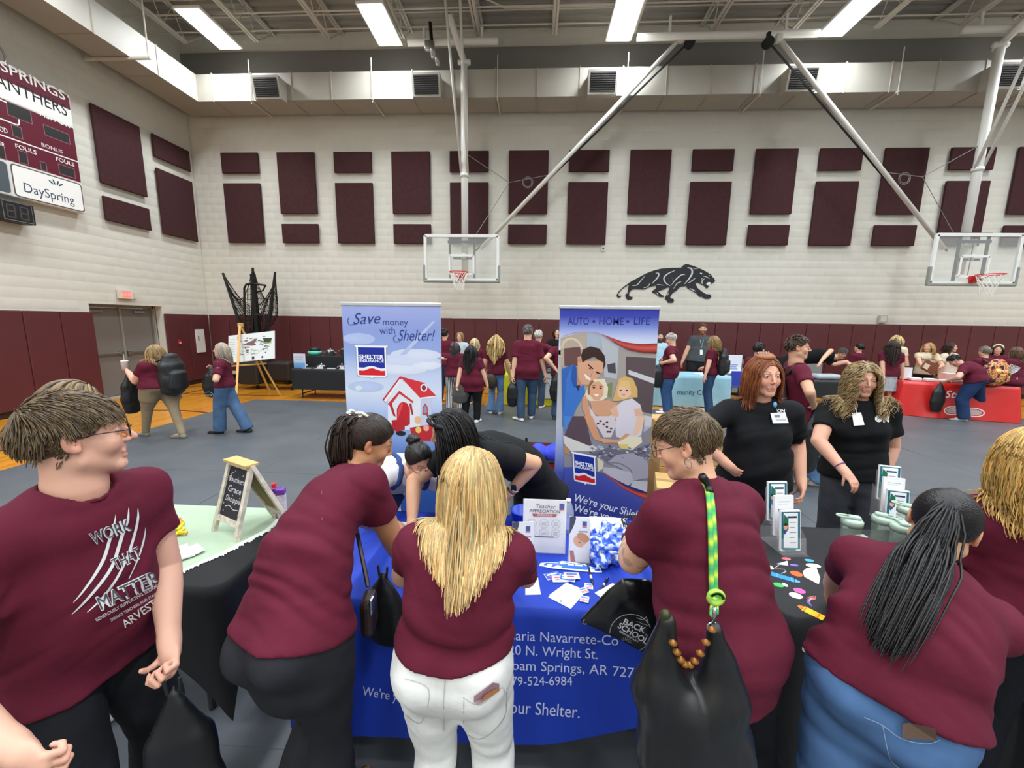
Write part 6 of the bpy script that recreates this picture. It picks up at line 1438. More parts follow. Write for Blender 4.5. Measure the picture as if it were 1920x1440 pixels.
for a, b_ in zip(L_[:-1], L_[1:]):
    o = len(p.v); mid = .62
    for q, cl in ((a, '#a4aed8'), (b_, '#8f9ad0'), ((b_[0], min(mid, b_[1])), '#4a56ac'), ((a[0], min(mid, a[1])), '#4a56ac'), ((b_[0], .06), '#262a7c'), ((a[0], .06), '#262a7c')): p.v.append((q[0], q[1], 33)); p.c.append(lin(cl))
    p.f += [(o, o+3, o+2, o+1), (o+3, o+5, o+4, o+2)]
swoosh([(560, 680), (680, 740), (830, 840), (1000, 915), (1198, 945)], [(560, 684), (680, 760), (830, 880), (1000, 970), (1195, 1025)], lambda x, y: cB(x, y))
for i in range(len(p.v)):
    if p.v[i][2] == 12: p.v[i] = (p.v[i][0], p.v[i][1], 36)
l00, l10, l01 = cB(225, 800), cB(520, 858), cB(205, 430)
shelter_logo(p, lambda x, y: (l00[0]+(l10[0]-l00[0])*x+(l01[0]-l00[0])*y, l00[1]+(l10[1]-l00[1])*x+(l01[1]-l00[1])*y), 37)
u0, v0 = cB(225, 1020); u1, v1 = cB(1045, 1262); p.fit("We're your Shield.", u0, v0-.01, u1+.04, .105, '#e6eaf4', 37, bold=.006, rot=math.atan2(v1-v0, u1-u0)*.92)
u0, v0 = cB(225, 1140); u1, v1 = cB(900, 1340); p.fit("We're your Shelter.", u0, v0-.01, u1+.20, .105, '#e6eaf4', 37, bold=.006, rot=math.atan2(v1-v0, u1-u0)*.95)
banner('blue display banner with a printed family photo and red swoosh', B2['x0'], B2['x1'], B2['Y'], p)
# ================================================================== the people
D2 = PI/180
def stand(px, py, Y, male=False):
    """upright figure whose hair top shows at (px, py) and who stands at distance Y"""
    t = aty(px, py, Y); H = (t[2]-.012)/.998; return dict(pel=(t[0], Y), head=(t[0], Y), H=H, male=male)
def W(px, py, Y): return aty(px, py, Y)
# ---- nearest group
YM = person('young man in glasses wearing a maroon t-shirt printed with claw marks', (-1.42, 1.05, .92), atz(144, 818, 1.55), -98*D2, H=1.74, lod='A', male=True, g=1.02, gs=1.08, belly=.03, armg=1.0, hyaw=-40*D2, hpitch=-.02,
            skin='#d9a78f', brow='#4a3826', pants='#17181c', pants_mat=cloth_mat('#17181c'), hair='mop', hair_col='#63513a', hair_len=.07, hair_n=2600, hair_var=.28, handL=W(318, 1205, 1.08), handR=W(20, 1400, .70), curlL=1.5, curlR=1.3, palmL=(0, -1, 0), palmR=(.2, 1, -.3),
            poleL=(-.6, .8, 0), poleR=(-1, -.3, -.2), fold=1.4, shirt_loose=1.4, jaw=1.02, lip='#b8786c', shoe='#1a1a1c', shirt_len=.06, head_scale=1.02, feet=((-1.36, 1.17), (-1.32, .88)))
PL = person('woman with dark clipped-up hair leaning over the blue table in black jeans', W(563, 1215, 1.12)+np.array([0, 0, .05]), W(694, 828, 1.58), -22*D2, H=1.63, lod='A', g=1.10, gs=.98, butt=1.15, hyaw=-62*D2, hpitch=.45, hroll=.05, bulge=.05,
            skin='#bd875f', brow='#231814', pants='#26262a', pants_mat=denim_mat('#232327'), hair='halfup', hair_col='#2a1e17', hair_len=.26, hair_var=.35, handR=W(770, 1085, 1.62), handL=W(740, 1000, 2.0), curlR=.7, poleR=(.6, -.3, -.9), fold=1.5, sleeve=.62,
            pants_style='flare', feet=(W(560, 1440, 1.22)*np.array([1, 1, 0]), W(640, 1440, 1.25)*np.array([1, 1, 0])), shirt_len=-.09, shoe='#141414', sandal=True, syaw=-35*D2)
BW = person('long-haired blonde woman seen from behind in white jeans', W(852, 1225, 1.12), W(884, 905, 1.22), 2*D2, H=1.60, lod='A', g=1.06, gs=1.0, butt=1.1, hyaw=0, hpitch=.35, bulge=.03, skin='#dcae90', pants='#dcdbd6', pants_mat=cloth_mat('#dcdbd6'), hair='long', hair_col='#bd9c66', shirt_len=-.115, hair_len=.315, hair_var=.32, hair_n=3800, hair_gather=(.30, .9), hair_part=.012,
            handL=W(815, 1075, 1.50), handR=W(940, 1060, 1.55), poleL=(-1, -.2, -.6), poleR=(1, -.2, -.6), curlL=.7, curlR=.7, fold=1.7, sleeve=.60, pants_style='straight', feet=((-.30, 1.10), (-.08, 1.10)), shoe='#d8d4cc')
SW = person('short-haired woman in glasses wearing an oversized maroon shirt, writing at the table', W(1348, 1180, 1.16), W(1286, 832, 1.34), 28*D2, H=1.68, lod='A', g=1.02, gs=.98, belly=.05, butt=1.0, armg=1.1, hyaw=62*D2, hpitch=.38, skin='#dda98a', brow='#5a4630', pants='#15161a', pants_mat=cloth_mat('#15161a'), hair='mop', hair_col='#5d4a33', hair_len=.055, hair_n=2600, hair_var=.35,
            handL=W(1183, 1010, 1.58), handR=W(1206, 985, 1.88), poleL=(-.6, -1, -.6), poleR=(.8, .4, -.4), curlL=1.2, curlR=.8, fold=1.7, shirt_loose=1.6, shirt_len=.13, sleeve=.60, feet=((.62, 1.08), (.86, 1.20)), shoe='#202022', jaw=1.05)
PR = person('woman with a long black ponytail leaning over the printed black table in blue jeans', W(1655, 1300, 1.03)+np.array([0, 0, .0]), W(1768, 985, 1.22), -34*D2, H=1.60, shirt_len=-.07, lod='A', g=1.0, gs=1.0, butt=1.05, hyaw=-46*D2, hpitch=.45, hroll=.12, bulge=.05, skin='#c99a76', brow='#1c1412', pants='#3f5a82', pants_mat=denim_mat('#46648c'), hair='pony', hair_col='#120f0e', hair_len=.50, hair_var=.28, hair_n=1900,
            handL=W(1560, 1120, 1.55), handR=W(1830, 1120, 1.60), poleL=(-1, .1, -.5), poleR=(1, -.4, -.4), fold=2.2, sleeve=.60, shirt_loose=1.4, feet=((.86, .98), (1.10, 1.0)), shoe='#e0ded8')
FR = person('blonde woman in a maroon shirt cut off by the right edge', (1.93, 1.42), W(1938, 862, 1.46), -40*D2, H=1.66, lod='A', g=1.25, gs=1.15, skin='#d8a98c', pants='#14161c', pants_mat=cloth_mat('#14161c'), hair='wavy', hair_col='#b48f4e', hair_len=.27, hair_var=.3, hpitch=.2, hair_n=1500, shirt_loose=1.6, handR=(2.25, 1.65, .98))
# ---- behind the blue table
LB = person('woman with long black hair in a black tee leaning across the blue table', W(1012, 955, 2.62)+np.array([0, 0, .10]), W(842, 806, 2.08), 142*D2, H=1.66, lod='A', g=1.0, gs=1.0, shirt_len=-.10, hyaw=118*D2, hpitch=.30, hroll=-.25, bulge=.03, bust=.02, skin='#cf9d7c', brow='#1a1210', lip='#a8564e', shirt='#1c1d1e', pants='#39506f', hair='wavy', hair_col='#16110f', hair_len=.52, hair_var=.3, hair_n=1500, hair_part=.02,
            handR=W(772, 985, 1.98), handL=W(955, 925, 2.25), poleR=(-.4, -.6, -.6), poleL=(.9, .3, .2), curlR=.6, curlL=.9, fold=1.4, sleeve=.66, shoulder=1.05)
WT = person('woman in glasses bending low in a white tee and denim overalls', W(700, 1000, 2.85)+np.array([0, 0, .12]), W(787, 864, 2.22), -150*D2, H=1.60, lod='A', g=1.1, gs=1.1, hyaw=-138*D2, hpitch=.38, hroll=.2, bulge=.07, skin='#d09c80', brow='#1e1512', shirt='#d9dade', pants='#24324e', hair='bun', hair_col='#17110f', hair_len=.1, hair_var=.3, handL=W(835, 965, 2.1), handR=W(750, 990, 2.05), fold=1.2, lip='#a85550', grin=True)
RH = person('auburn-haired woman in a black tee with a name badge, hand on hip', W(1408, 935, 2.50)[:2], W(1432, 704, 2.46), 168*D2, H=1.74, lod='A', g=1.02, gs=.93, bust=.05, belly=.03, hyaw=183*D2, hpitch=.04, hroll=.04, skin='#dca489', brow='#6a4030', lip='#b5675c', shirt='#131416', pants='#121214', pants_mat=cloth_mat('#121214'), hair='long', hair_col='#7d4420', hair_len=.27, hair_var=.28, hair_part=-.01, hair_n=1500,
            handR=W(1360, 868, 2.38), poleR=(-1, -.1, .1), handL=W(1502, 905, 2.45), poleL=(.6, .8, -.2), palmR=(.8, .6, 0), fold=1.3, sleeve=.72, shirt_loose=1.3)
CW = person('woman with curly blonde-brown hair in a black tee and grey work trousers', W(1592, 935, 2.84)[:2], W(1617, 712, 2.84), 158*D2, H=1.66, lod='A', g=1.0, gs=.95, bust=.035, hyaw=165*D2, hpitch=.06, skin='#d29d84', brow='#6a5138', lip='#b0665e', shirt='#101113', pants='#3a3c42', pants_mat=cloth_mat('#3c3e44'), hair='curly', hair_col='#8d7650', hair_len=.33, hair_var=.3, hair_n=1500,
            handR=W(1585, 885, 2.58), poleR=(-1, .2, -.3), handL=W(1655, 900, 2.78), poleL=(.9, .5, -.1), palmR=(0, .6, -.8), curlR=.6, fold=1.1, sleeve=.62, head_scale=.98)
BY = person('brown-haired person mostly hidden behind the young man, in pale jeans', atz(140, 762, 1.50)[:2], atz(140, 762, 1.50), -30*D2, H=1.66, lod='B', skin='#d0a080', shirt='#6b6a66', pants='#aebcc6', hair='bob', hair_col='#6b5638', hair_len=.22, handR=W(225, 880, 2.45), poleR=(.4, -.9, -.5))
# ---- walking past on the left
BP = person('heavy woman in khaki trousers walking away with a black backpack', (-5.85, 5.86, .86), aty(290, 660, 5.86), 84*D2, H=1.60, lod='B', g=1.5, gs=1.35, butt=1.25, armg=1.15, hyaw=72*D2, hpitch=.1, skin='#dba58c', pants='#8f8068', pants_mat=cloth_mat('#8f8068'), pants_style='slim', hair='wavy', hair_col='#8a6f46', hair_len=.33, hair_var=.3, hair_n=800, handL=aty(240, 697, 5.75), poleL=(.3, -.3, -1), 
            feet=((-6.22, 5.86), (-5.55, 5.80)), foot_yaw=85*D2, shoe='#7d7868', shirt_loose=1.4, sandal=False)
GW = person('grey-blonde woman in a maroon tee and loose jeans walking with a black bag', (-5.02, 6.12, .85), aty(414, 656, 6.1), 120*D2, H=1.56, lod='B', g=1.12, gs=1.05, hyaw=128*D2, skin='#dbab92', pants='#4a6485', pants_style='wide', hair='long', hair_col='#9c8f7e', hair_len=.25, hair_var=.3, hair_n=700, handL=aty(405, 692, 5.98), handR=aty(398, 690, 6.15), poleL=(.6, -.7, -.6), feet=((-5.18, 6.10), (-4.78, 6.22)), foot_yaw=88*D2, shoe='#222224', sleeve=.7)
# ---- man walking behind the two women in black
MP = person('man with short brown hair in profile walking right behind the auburn-haired woman', aty(1500, 812, 4.75), aty(1496, 652, 4.75), -106*D2, H=1.82, lod='B', male=True, g=1.05, gs=1.05, hyaw=-114*D2, skin='#d09d80', brow='#3b2b20', pants='#5f81a8', pants_style='straight', hair='buzz', hair_col='#4a3a2c', hair_len=.05, handL=aty(1520, 762, 4.85), handR=aty(1525, 758, 4.5), curlR=1.1, feet=((3.05, 4.82), (3.45, 4.70)), foot_yaw=-100*D2, shoe='#a8a49c', poleR=(-.3, -1, -.6))
# ---- crowd along the back wall
def far(label, px, py, Y, yaw, hair='long', hc='#4a3826', hl=.25, shirt=MAROON, pants='#3a4a66', g=1.05, male=False, lod='C', **k):
    s_ = stand(px, py, Y, male); s_.update(k); return person(label, s_.pop('pel'), s_.pop('head'), yaw*D2, g=g, gs=.55+.45*g, shirt=shirt, pants=pants, hair=hair, hair_col=hc, hair_len=hl, lod=lod, **s_)
far('woman in black and white striped trousers seen from behind', 853, 641, 8.25, -6, 'bob', '#3a3231', .20, g=1.3, pants_mat=mat('striped_trousers', '#15161a', rough=.8), pants_style='wide', handL=aty(830, 672, 8.1))
far('person with a dark bun and hair clip at the left banner edge', 834, 616, 9.15, -10, 'bun', '#2a211d', .1, g=1.1)
far('smiling woman with sunglasses on her head facing out behind the yellow table', 862, 622, 10.0, 172, 'bob', '#a3875c', .14, shirt='#b9c2c9', grin=True)
far('woman with grey-rooted blonde hair bending over the yellow table', 890, 634, 8.95, -4, 'long', '#b7a078', .26, hpitch=.3)
BH = far('woman with long black hair and a loose maroon shirt seen from behind', 884, 646, 7.35, -12, 'long', '#141112', .42, g=1.35, pants='#141417', shirt_len=.14, shirt_loose=1.8, handL=aty(857, 725, 7.2), poleL=(-.9, -.2, -.5), lod='B')
far('woman with long wavy blonde hair in wide light jeans', 931, 627, 8.08, -8, 'wavy', '#c0a268', .46, g=.95, pants='#5f7ea3', pants_style='flare', shoe='#e8e8e8')
TM = far('tall grey-haired man in a maroon tee and blue jeans', 990, 609, 7.66, -6, 'buzz', '#6b6662', .04, g=1.18, male=True, pants='#33475f', shirt_loose=1.8, shirt_len=.12, sleeve=.8, lod='B', handL=aty(962, 705, 7.55), feet=((-.24, 7.52), (.0, 7.75)), foot_yaw=(40*D2, -5*D2), shoe='#e4e2dc')
far('white-haired person partly hidden behind the tall grey-haired man', 1010, 619, 8.75, -20, 'buzz', '#c9c6c0', .04, male=True, pants='#3d4c60', handR=aty(1034, 655, 8.8))
far('dark-haired woman in a black top smiling behind the yellow table', 1046, 614, 10.0, 168, 'long', '#2c1f1a', .22, shirt='#141416', grin=True, handR=aty(1030, 655, 9.75))
KB = far('person in maroon and jeans half hidden by the family banner edge', 1056, 622, 7.75, -10, 'short', '#4a3a2c', .05, male=True, pants='#34475f', handL=aty(1040, 690, 7.6), shoe='#2b3340')
far('bearded man in a pale blue shirt behind the pale blue table', 1238, 622, 10.3, 178, 'short', '#2a2220', .05, shirt='#a8c6d4', male=True, beard='#2a2220')
GM = far('grey-haired man in a maroon polo looking into a black bag', 1259, 625, 8.55, 60, 'buzz', '#c0bdb8', .04, g=1.3, male=True, hpitch=.35, pants='#33507a', shirt_loose=1.6, shirt_len=.08, lod='B', handL=aty(1244, 680, 8.35), handR=aty(1246, 676, 8.5))
BM = far('big bearded man in a dark grey tee with a lanyard', 1319, 606, 10.35, 158, 'mop', '#5b3d28', .05, shirt='#474a4b', g=1.5, male=True, beard='#6b4028', pants='#232428', lod='B')
WH = far('wavy-haired woman with a black backpack turned to the pale blue table', 1338, 629, 8.7, 58, 'wavy', '#8a7046', .33, pants='#2f4565', g=1.0, lod='B', handL=aty(1320, 712, 8.45), handR=aty(1318, 690, 8.8))
far('dark-haired person hidden behind the auburn-haired woman', 1425, 642, 7.2, -60, 'short', '#1d1816', .06, male=True)
LT = person('short-haired woman in a black tank top leaning on the black table', (6.05, 9.95, .88), aty(1580, 662, 9.45), 160*D2, H=1.62, lod='B', hyaw=165*D2, hpitch=.6, shirt='#131416', tank=True, pants='#1c1d20', hair='buzz', hair_col='#5c5650', hair_len=.05, handR=aty(1527, 692, 9.2), poleR=(-1, .2, .3), handL=aty(1600, 690, 9.35), poleL=(1, .2, .3), skin='#d8a78a', bulge=.05)
far('dark-haired person in maroon with backpack straps behind the black table', 1612, 643, 9.95, 20, 'short', '#171313', .05)
BS = far('woman with long brown hair and a pleated grey skirt', 1675, 637, 9.3, -22, 'long', '#33241f', .46, skirt=.40, pants='#9aa2a8', pants_mat=cloth_mat('#a2a9ae'), g=.95, lod='B', handL=aty(1657, 715, 9.15))
far('blonde woman in a cream top behind the long-haired woman', 1684, 628, 10.35, -70, 'wavy', '#c8ad78', .30, shirt='#d9cdb4', g=.95)
BC = far('blonde woman in a cream tee holding a brown book', 1742, 642, 10.1, 142, 'wavy', '#b8965c', .36, shirt='#d3c5aa', pants='#1a1a1d', g=1.0, lod='B', hyaw=112*D2, handL=aty(1758, 690, 9.75), handR=aty(1728, 688, 9.75))
far('dark-haired woman in a cream sweater turned to the right', 1786, 642, 10.0, 190, 'long', '#3a2a24', .28, shirt='#d6cab4', hyaw=215*D2)
BD = person('bending man with dark hair in a maroon tee and dark jeans', aty(1828, 712, 8.50), aty(1790, 676, 8.72), 40*D2, H=1.62, lod='B', male=True, g=1.25, gs=1.2, hyaw=55*D2, hpitch=.9, bulge=.06, pants='#22365a', pants_style='wide', hair='buzz', hair_col='#221c1c', hair_len=.04, handL=aty(1772, 715, 8.6), handR=aty(1785, 712, 8.85), skin='#d3a088', feet=(atz(1800, 790)*np.array([1, 1, 0]), atz(1838, 785)*np.array([1, 1, 0])), foot_yaw=60*D2, shoe='#9a9a9c')
GB = far('grey-haired woman with a bright floral bag over her back', 1848, 649, 8.8, 5, 'short', '#7d7468', .07, g=1.15, pants='#33496f', hpitch=.2, lod='B', shoe='#a8acb4')
far('woman with a cream headband facing out behind the red table', 1873, 646, 9.9, 136, 'long', '#3a2622', .2, g=1.1)
RB = far('brown-haired woman in maroon with a white print on her back at the right edge', 1906, 650, 8.75, 20, 'bob', '#5a4030', .22, g=1.5, pants='#222838', shoe='#d8d4cc', lod='B')
glasses(YM, '#2b1a1c', .021); glasses(WT, '#201a1c', .021); glasses(SW, '#3a3430', .024, .0012)
# ================================================================== the three near tables and what lies on them
TZ = .742
# ---- blue table
table('folding table under the royal blue cloth in the middle', -.08, 1.86, 1.80, .76, 0, .735)
mblue = mat('royal_blue_cloth', '#1b3aa8', rough=.6, spec=.3, noise=(4, .06), bump=(200, .08, .001))
blue = drape('tablecloth', -.08, 1.86, 1.83, .79, 0, TZ, .15, mblue, 'royal blue tablecloth printed with a white address in the middle', fold=.014, flare=.05, freq=4.2, seed=21, hem=lambda x, y: .13*max(0., (x-.15)/.4)**1.5 if y < 0 else 0., corner=.06, nz=14)
p = Print(); Yp = 1.44
def fpx(x, y): r = aty(x, y, Yp); return r[0], r[2]
def addr(txt, a, b_, size):
    (u0, v0), (u1, v1) = fpx(*a), fpx(*b_); p.fit(txt, u0, v0, u1, size, '#c9d2ee', 0, rot=math.atan2(v1-v0, u1-u0))
addr('Maria Navarrete-Co', (946, 1203), (1158, 1214), .062); addr('220 N. Wright St.', (940, 1228), (1120, 1238), .062); addr('Siloam Springs, AR 7276', (935, 1254), (1200, 1270), .062); addr('479-524-6984', (948, 1283), (1073, 1285), .058)
(u0, v0), (u1, v1) = fpx(955, 1330), fpx(1085, 1347); p.fit('our Shelter.', u0, v0, u1, .082, '#c9d2ee', 0, rot=-.04); (u0, v0), (u1, v1) = fpx(682, 1297), fpx(748, 1326); p.fit("We're y", u0, v0, u1, .06, '#c9d2ee', 0, rot=-.12)
p.drape('lettering', print_mat(), blue, bvh_of(blue), (0, 1.0, 0), (1, 0, 0), (0, 0, 1), (0, 1, 0), off=.002)
def flat(name, label, cat, pxs, col, z=TZ+.001, thick=.0015, group=None, pr=None):
    """sheet of paper lying on a table, its corners read off the picture"""
    P = [atz(x, y, z) for x, y in pxs]; c = sum(P)/len(P); t = thing(name, label, cat, c, group)
    MB().prism(P if np.cross(P[1]-P[0], P[2]-P[1])[2] > 0 else P[::-1], (0, 0, thick)).build('sheet', mat('paper_'+col.strip('#'), col, rough=.7), t)
    if pr:
        p = Print(); U = P[1]-P[0]; V = P[-1]-P[0]; pr(p, np.linalg.norm(U), np.linalg.norm(V)); p.lay('print', print_mat(), t, P[0]+np.array([0, 0, thick]), unit(U), unit(np.cross(np.cross(unit(U), unit(V)), unit(U))) if False else unit(V))
    return t
def lines(p, w, h):
    for k in range(6): p.rect(w*.2, h*(.35+.09*k), w*.8, h*(.355+.09*k), '#b9bcc4', 0)
    p.rect(w*.46, h*.06, w*.54, h*.12, '#5a6070', 0)
flat('flyer', 'white entry form lying nearest the front edge of the blue table', 'paper', [(1028, 1120), (1070, 1142), (1096, 1112), (1060, 1094)], '#e9e9e7', pr=lines)
flat('flyer', 'white entry form under the nearest one on the blue table', 'paper', [(1030, 1116), (1072, 1138), (1090, 1104), (1062, 1093)], '#e4e4e4', z=TZ+.0002)
flat('flyer', 'white sheet beside the blonde woman on the blue table', 'paper', [(985, 1116), (1014, 1115), (1006, 1068), (985, 1062)], '#ecebe9')
flat('flyer', 'white sheet half under the black drawstring bag', 'paper', [(1115, 1112), (1128, 1122), (1166, 1100), (1148, 1094)], '#e8e8e6')
flat('flyer', 'white form near the leaning women on the blue table', 'paper', [(728, 1010), (760, 1010), (765, 980), (742, 978)], '#e6e6e4')
t = thing('paper_stack', 'stack of white sheets at the back right of the blue table', 'papers', atz(1138, 990, TZ)); R = rotz(-.1); c = atz(1138, 992, TZ)
for k in range(3): MB().box(c+np.array([.004*k, .003*k, .006+.010*k]), (.20, .15, .009), rotz(-.15+.05*k)).build('sheet', mat('paper_ecebe7', '#ecebe7'), t)
rg = np.random.RandomState(4)
for k, (x, y, a) in enumerate(((1036, 1080, .4), (1050, 1086, .1), (1064, 1084, -.2), (1072, 1080, .05))):
    c = atz(x, y, TZ+.001+.002*k); pr = Print(); pr.rect(.002, .002, .068, .043, ('#2f63c9', '#dfe2ea', '#3b6fd0', '#e6e6ea')[k], 0); pr.rect(.01, .025, .06, .035, ('#eef0f4', '#c9444c', '#eef0f4', '#3d62b0')[k], 1); pr.rect(.012, .01, .045, .018, ('#d8505a', '#7d8fbd', '#e8eaf0', '#c9444c')[k], 1)
    sheet('gift_card', f'small blue and white printed sachet on the blue table, {ORD[k]} from the left', 'sachet', c, .07, .045, a, group='sachets on the blue table', thick=.003, pr=pr)
for k, (x, y, a) in enumerate(((1104, 1100, -.1), (1094, 1108, .4), (1096, 1124, -.25))):
    c = atz(x, y, TZ+.001+.001*k); pr = Print(); pr.rect(0, 0, .036, .036, '#e6e8f0', 0); [pr.rect(.003, .004+.007*j, .033, .008+.007*j, '#d0505c', 1) for j in range(2)]; pr.rect(.003, .022, .033, .030, '#5b86d8', 1)
    sheet('sticker', f'tiny red white and blue sticker beside the forms, {ORD[k]} from the back', 'sticker', c, .036, .036, a, group='stickers on the blue table', pr=pr)
for k, (dx, dy) in enumerate(((0, 0), (.035, -.012))):
    c = atz(1062, 1066, TZ+.001)+np.array([dx, dy, .002*k]); t = thing('car_cutout', f'flat blue and white car-shaped cutout, {"upper" if k == 0 else "lower"} of the two', 'cutout', c, 'car cutouts on the blue table'); R = rotz(-.08)
    out = [(-.13, .0), (-.125, .022), (-.09, .035), (-.05, .040), (-.02, .055), (.05, .052), (.085, .034), (.125, .026), (.13, .002), (.10, -.004), (-.10, -.004)]
    MB().prism([c+R@np.array([x, y, 0]) for x, y in out], (0, 0, .0018)).build('card', mat('paper_dfe6f4', '#dfe6f4'), t)
    pr = Print(); pr.poly([(-.11, .006), (-.10, .026), (-.05, .034), (-.02, .048), (.045, .045), (.08, .028), (.118, .022), (.12, .006)], '#3a6bd0', 0); [pr.ell(s_, .006, .017, .015, '#e9eef8', 1) for s_ in (-.075, .08)]; pr.rect(-.03, .028, .0, .042, '#cfdcf4', 1); pr.rect(.006, .028, .04, .041, '#cfdcf4', 1)
    pr.lay('print', print_mat(), t, c+np.array([0, 0, .0019]), R[:, 0], R[:, 1])
def pen(label, a, b_, col='#14161c', r=.0055, z=TZ):
    A, B_ = atz(*a, z+r), atz(*b_, z+r); t = thing('pen', label, 'pen', A, 'pens on the blue table'); d = unit(B_-A)
    MB().tube([A, A+(B_-A)*.82, B_], [r, r, r*.25], 8).build('barrel', mat('pen_'+col.strip('#'), col, rough=.35), t, True); MB().tube([A+(B_-A)*.55, A+(B_-A)*.72], r*1.08, 8).build('band', mat('pen_band', '#c9ccd4', rough=.3), t); MB().bar(A+np.array([0, 0, r]), A+(B_-A)*.25+np.array([0, 0, r*1.2]), .003, .002).build('clip', mst, t)
pen('black pen lying upright on the blue table left of the crumpled wrap', (1102, 1058), (1112, 1098)); pen('black pen lying near the drawstring bag on the blue table', (1140, 1084), (1127, 1104))
# acrylic sign and brochures
def upright(name, label, cat, x0, x1, Y, h, pr, lean=.06, rot=0., group=None, holder=False):
    c = np.array([(x0+x1)/2, Y, TZ]); w = x1-x0; t = thing(name, label, cat, c, group); R = rotz(rot)@rotx(-lean)
    MB().box(c+R@np.array([0, 0, h/2]), (w, .004, h), R).build('sheet', mat('paper_ecebe9', '#ecebe9'), t)
    MB().box(c+R@np.array([0, -.0045, h/2]), (w+.006, .003, h+.004), R).build('acrylic_front', mat('clear_acrylic', '#ffffff', rough=.05, alpha=.06), t)
    if holder: MB().box(c+R@np.array([0, -.012, .035]), (w+.012, .003, .07), R).box(c+R@np.array([0, .02, .003]), (w+.012, .07, .004), R).build('pocket', mat('clear_acrylic', '#ffffff'), t)
    else: MB().box(c+R@np.array([0, .03, .003]), (w, .08, .004), R).build('foot', mat('clear_acrylic', '#ffffff'), t)
    pr.lay('print', print_mat(), t, c+R@np.array([-w/2, -.0028, 0]), R[:, 0], R[:, 2], eps=.00008, base=.0004); return t
p = Print(); W_, H_ = .216, .279
p.text('Teacher', .108, .235, .030, '#6b5a58', 0, 'CENTER', shear=.3); p.text('APPRECIATION', .108, .212, .0225, '#2b2a2e', 0, 'CENTER', bold=.006); p.poly([(.045, .205), (.17, .207), (.165, .192), (.05, .190)], '#b4544c', 0); p.text('GIVEAWAYS', .108, .194, .014, '#f2e8e4', 1, 'CENTER', bold=.01)
for i in range(3):
    for j in range(2):
        u, v = .045+.06*i, .155-.05*j; p.line([(u+.022*math.cos(q), v+.022*math.sin(q)) for q in np.linspace(0, 2*PI, 18)], .0015, '#9a9a9c', 0); [p.rect(u-.012, v-.008+.006*k, u+.012, v-.006+.006*k, '#a3a3a6', 0) for k in range(3)]
p.rect(.06, .083, .155, .088, '#55555a', 0); p.rect(.18, .235, .205, .262, '#3d55a8', 0); p.rect(.18, .228, .205, .234, '#c9444c', 0)
upright('acrylic_sign', 'white giveaway notice standing in a clear sign holder on the blue table', 'sign', -.03, .186, 1.87, H_, p)
def shelter_brochure(kind):
    p = Print(); w, h = .10, .225; p.gradrect(0, 0, w, h, [(0, '#dfe2ea'), (1, '#eef0f4')], 0); p.poly(p.smooth([(.0, h), (.03, h), (.022, h*.82), (.008, h*.68), (0, h*.6)], 4), '#2b3350', 1); p.rect(.062, h-.045, .084, h-.02, '#34509e', 1); p.rect(.062, h-.051, .084, h-.046, '#c9444c', 1); p.rect(.045, h-.075, .088, h-.068, '#7d89b4', 1)
    if kind: p.ell(.055, .105, .036, .030, '#dfa98c', 2, rot=-.5); p.ell(.068, .125, .034, .020, '#c98f6c', 3, rot=-.5); p.poly([(.0, .06), (.055, .07), (.1, .115), (.1, .01), (0, .01)], '#e6e4e2', 4); p.poly([(.004, .06), (.022, .06), (.034, .004), (.01, .004)], '#a83a3e', 5); p.ell(.05, .10, .005, .003, '#5a3428', 5)
    else:
        for u, v, r_, cl in ((.06, .11, .026, '#3b2820'), (.06, .10, .018, '#c98a68'), (.05, .07, .020, '#e0a888'), (.055, .035, .03, '#d8c8cc'), (.06, .055, .018, '#b86a64')): p.ell(u, v, r_, r_*1.15, cl, 2+int(u*100) % 3)
    return p
upright('brochure', 'insurance brochure with a sleeping baby photo in a clear holder', 'brochure', .197, .297, 1.80, .225, shelter_brochure(1), lean=.12, holder=True); upright('brochure', 'insurance brochure with a smiling mother photo beside the blonde hair', 'brochure', -.075, .025, 1.73, .225, shelter_brochure(0), lean=.12, rot=.1, holder=True)
t = thing('water_bottle', 'clear plastic water bottle behind the giveaway notice', 'bottle', (.21, 2.1, TZ)); mcl = mat('clear_plastic', '#dfe6ec', rough=.08, alpha=.30); MB().lathe((.215, 2.08, TZ), [(.030, 0), (.032, .01), (.032, .13), (.018, .17), (.013, .18)], 18).build('bottle_body', mcl, t, True); MB().lathe((.215, 2.08, TZ+.18), [(.014, 0), (.014, .016), (0, .018)], 14).build('cap', mat('white_metal', '#d5d2ca'), t, True)
t = thing('blue_cup', 'blue plastic tub behind the giveaway notice', 'tub', (-.03, 2.12, TZ)); MB().lathe((-.035, 2.12, TZ), [(.05, 0), (.07, .10), (.073, .10), (.073, .105), (.066, .105), (.048, .01)], 22).build('tub', mat('tub_blue', '#2446c0', rough=.35), t, True)
# black wire basket with pens
c = atz(1190, 1000, TZ); t = thing('wire_basket', 'black wire basket under the writing hand', 'basket', c); mb = MB()
for k in range(7): z = TZ+.004+.011*k; mb.tube([(c[0]+(.055+.003*k)*math.cos(a), c[1]+(.042+.003*k)*math.sin(a), z) for a in np.linspace(0, 2*PI, 20, endpoint=False)], .0016, 4, closed=True)
for a in np.linspace(0, 2*PI, 26, endpoint=False): mb.cyl((c[0]+.055*math.cos(a), c[1]+.042*math.sin(a), TZ+.004), (c[0]+.073*math.cos(a), c[1]+.060*math.sin(a), TZ+.07), .0014, 4)
mb.tube([(c[0]+.075*math.cos(a), c[1]+.062*math.sin(a), TZ+.073) for a in np.linspace(0, 2*PI, 20, endpoint=False)], .005, 6, closed=True); mb.build('wires', mblk, t)
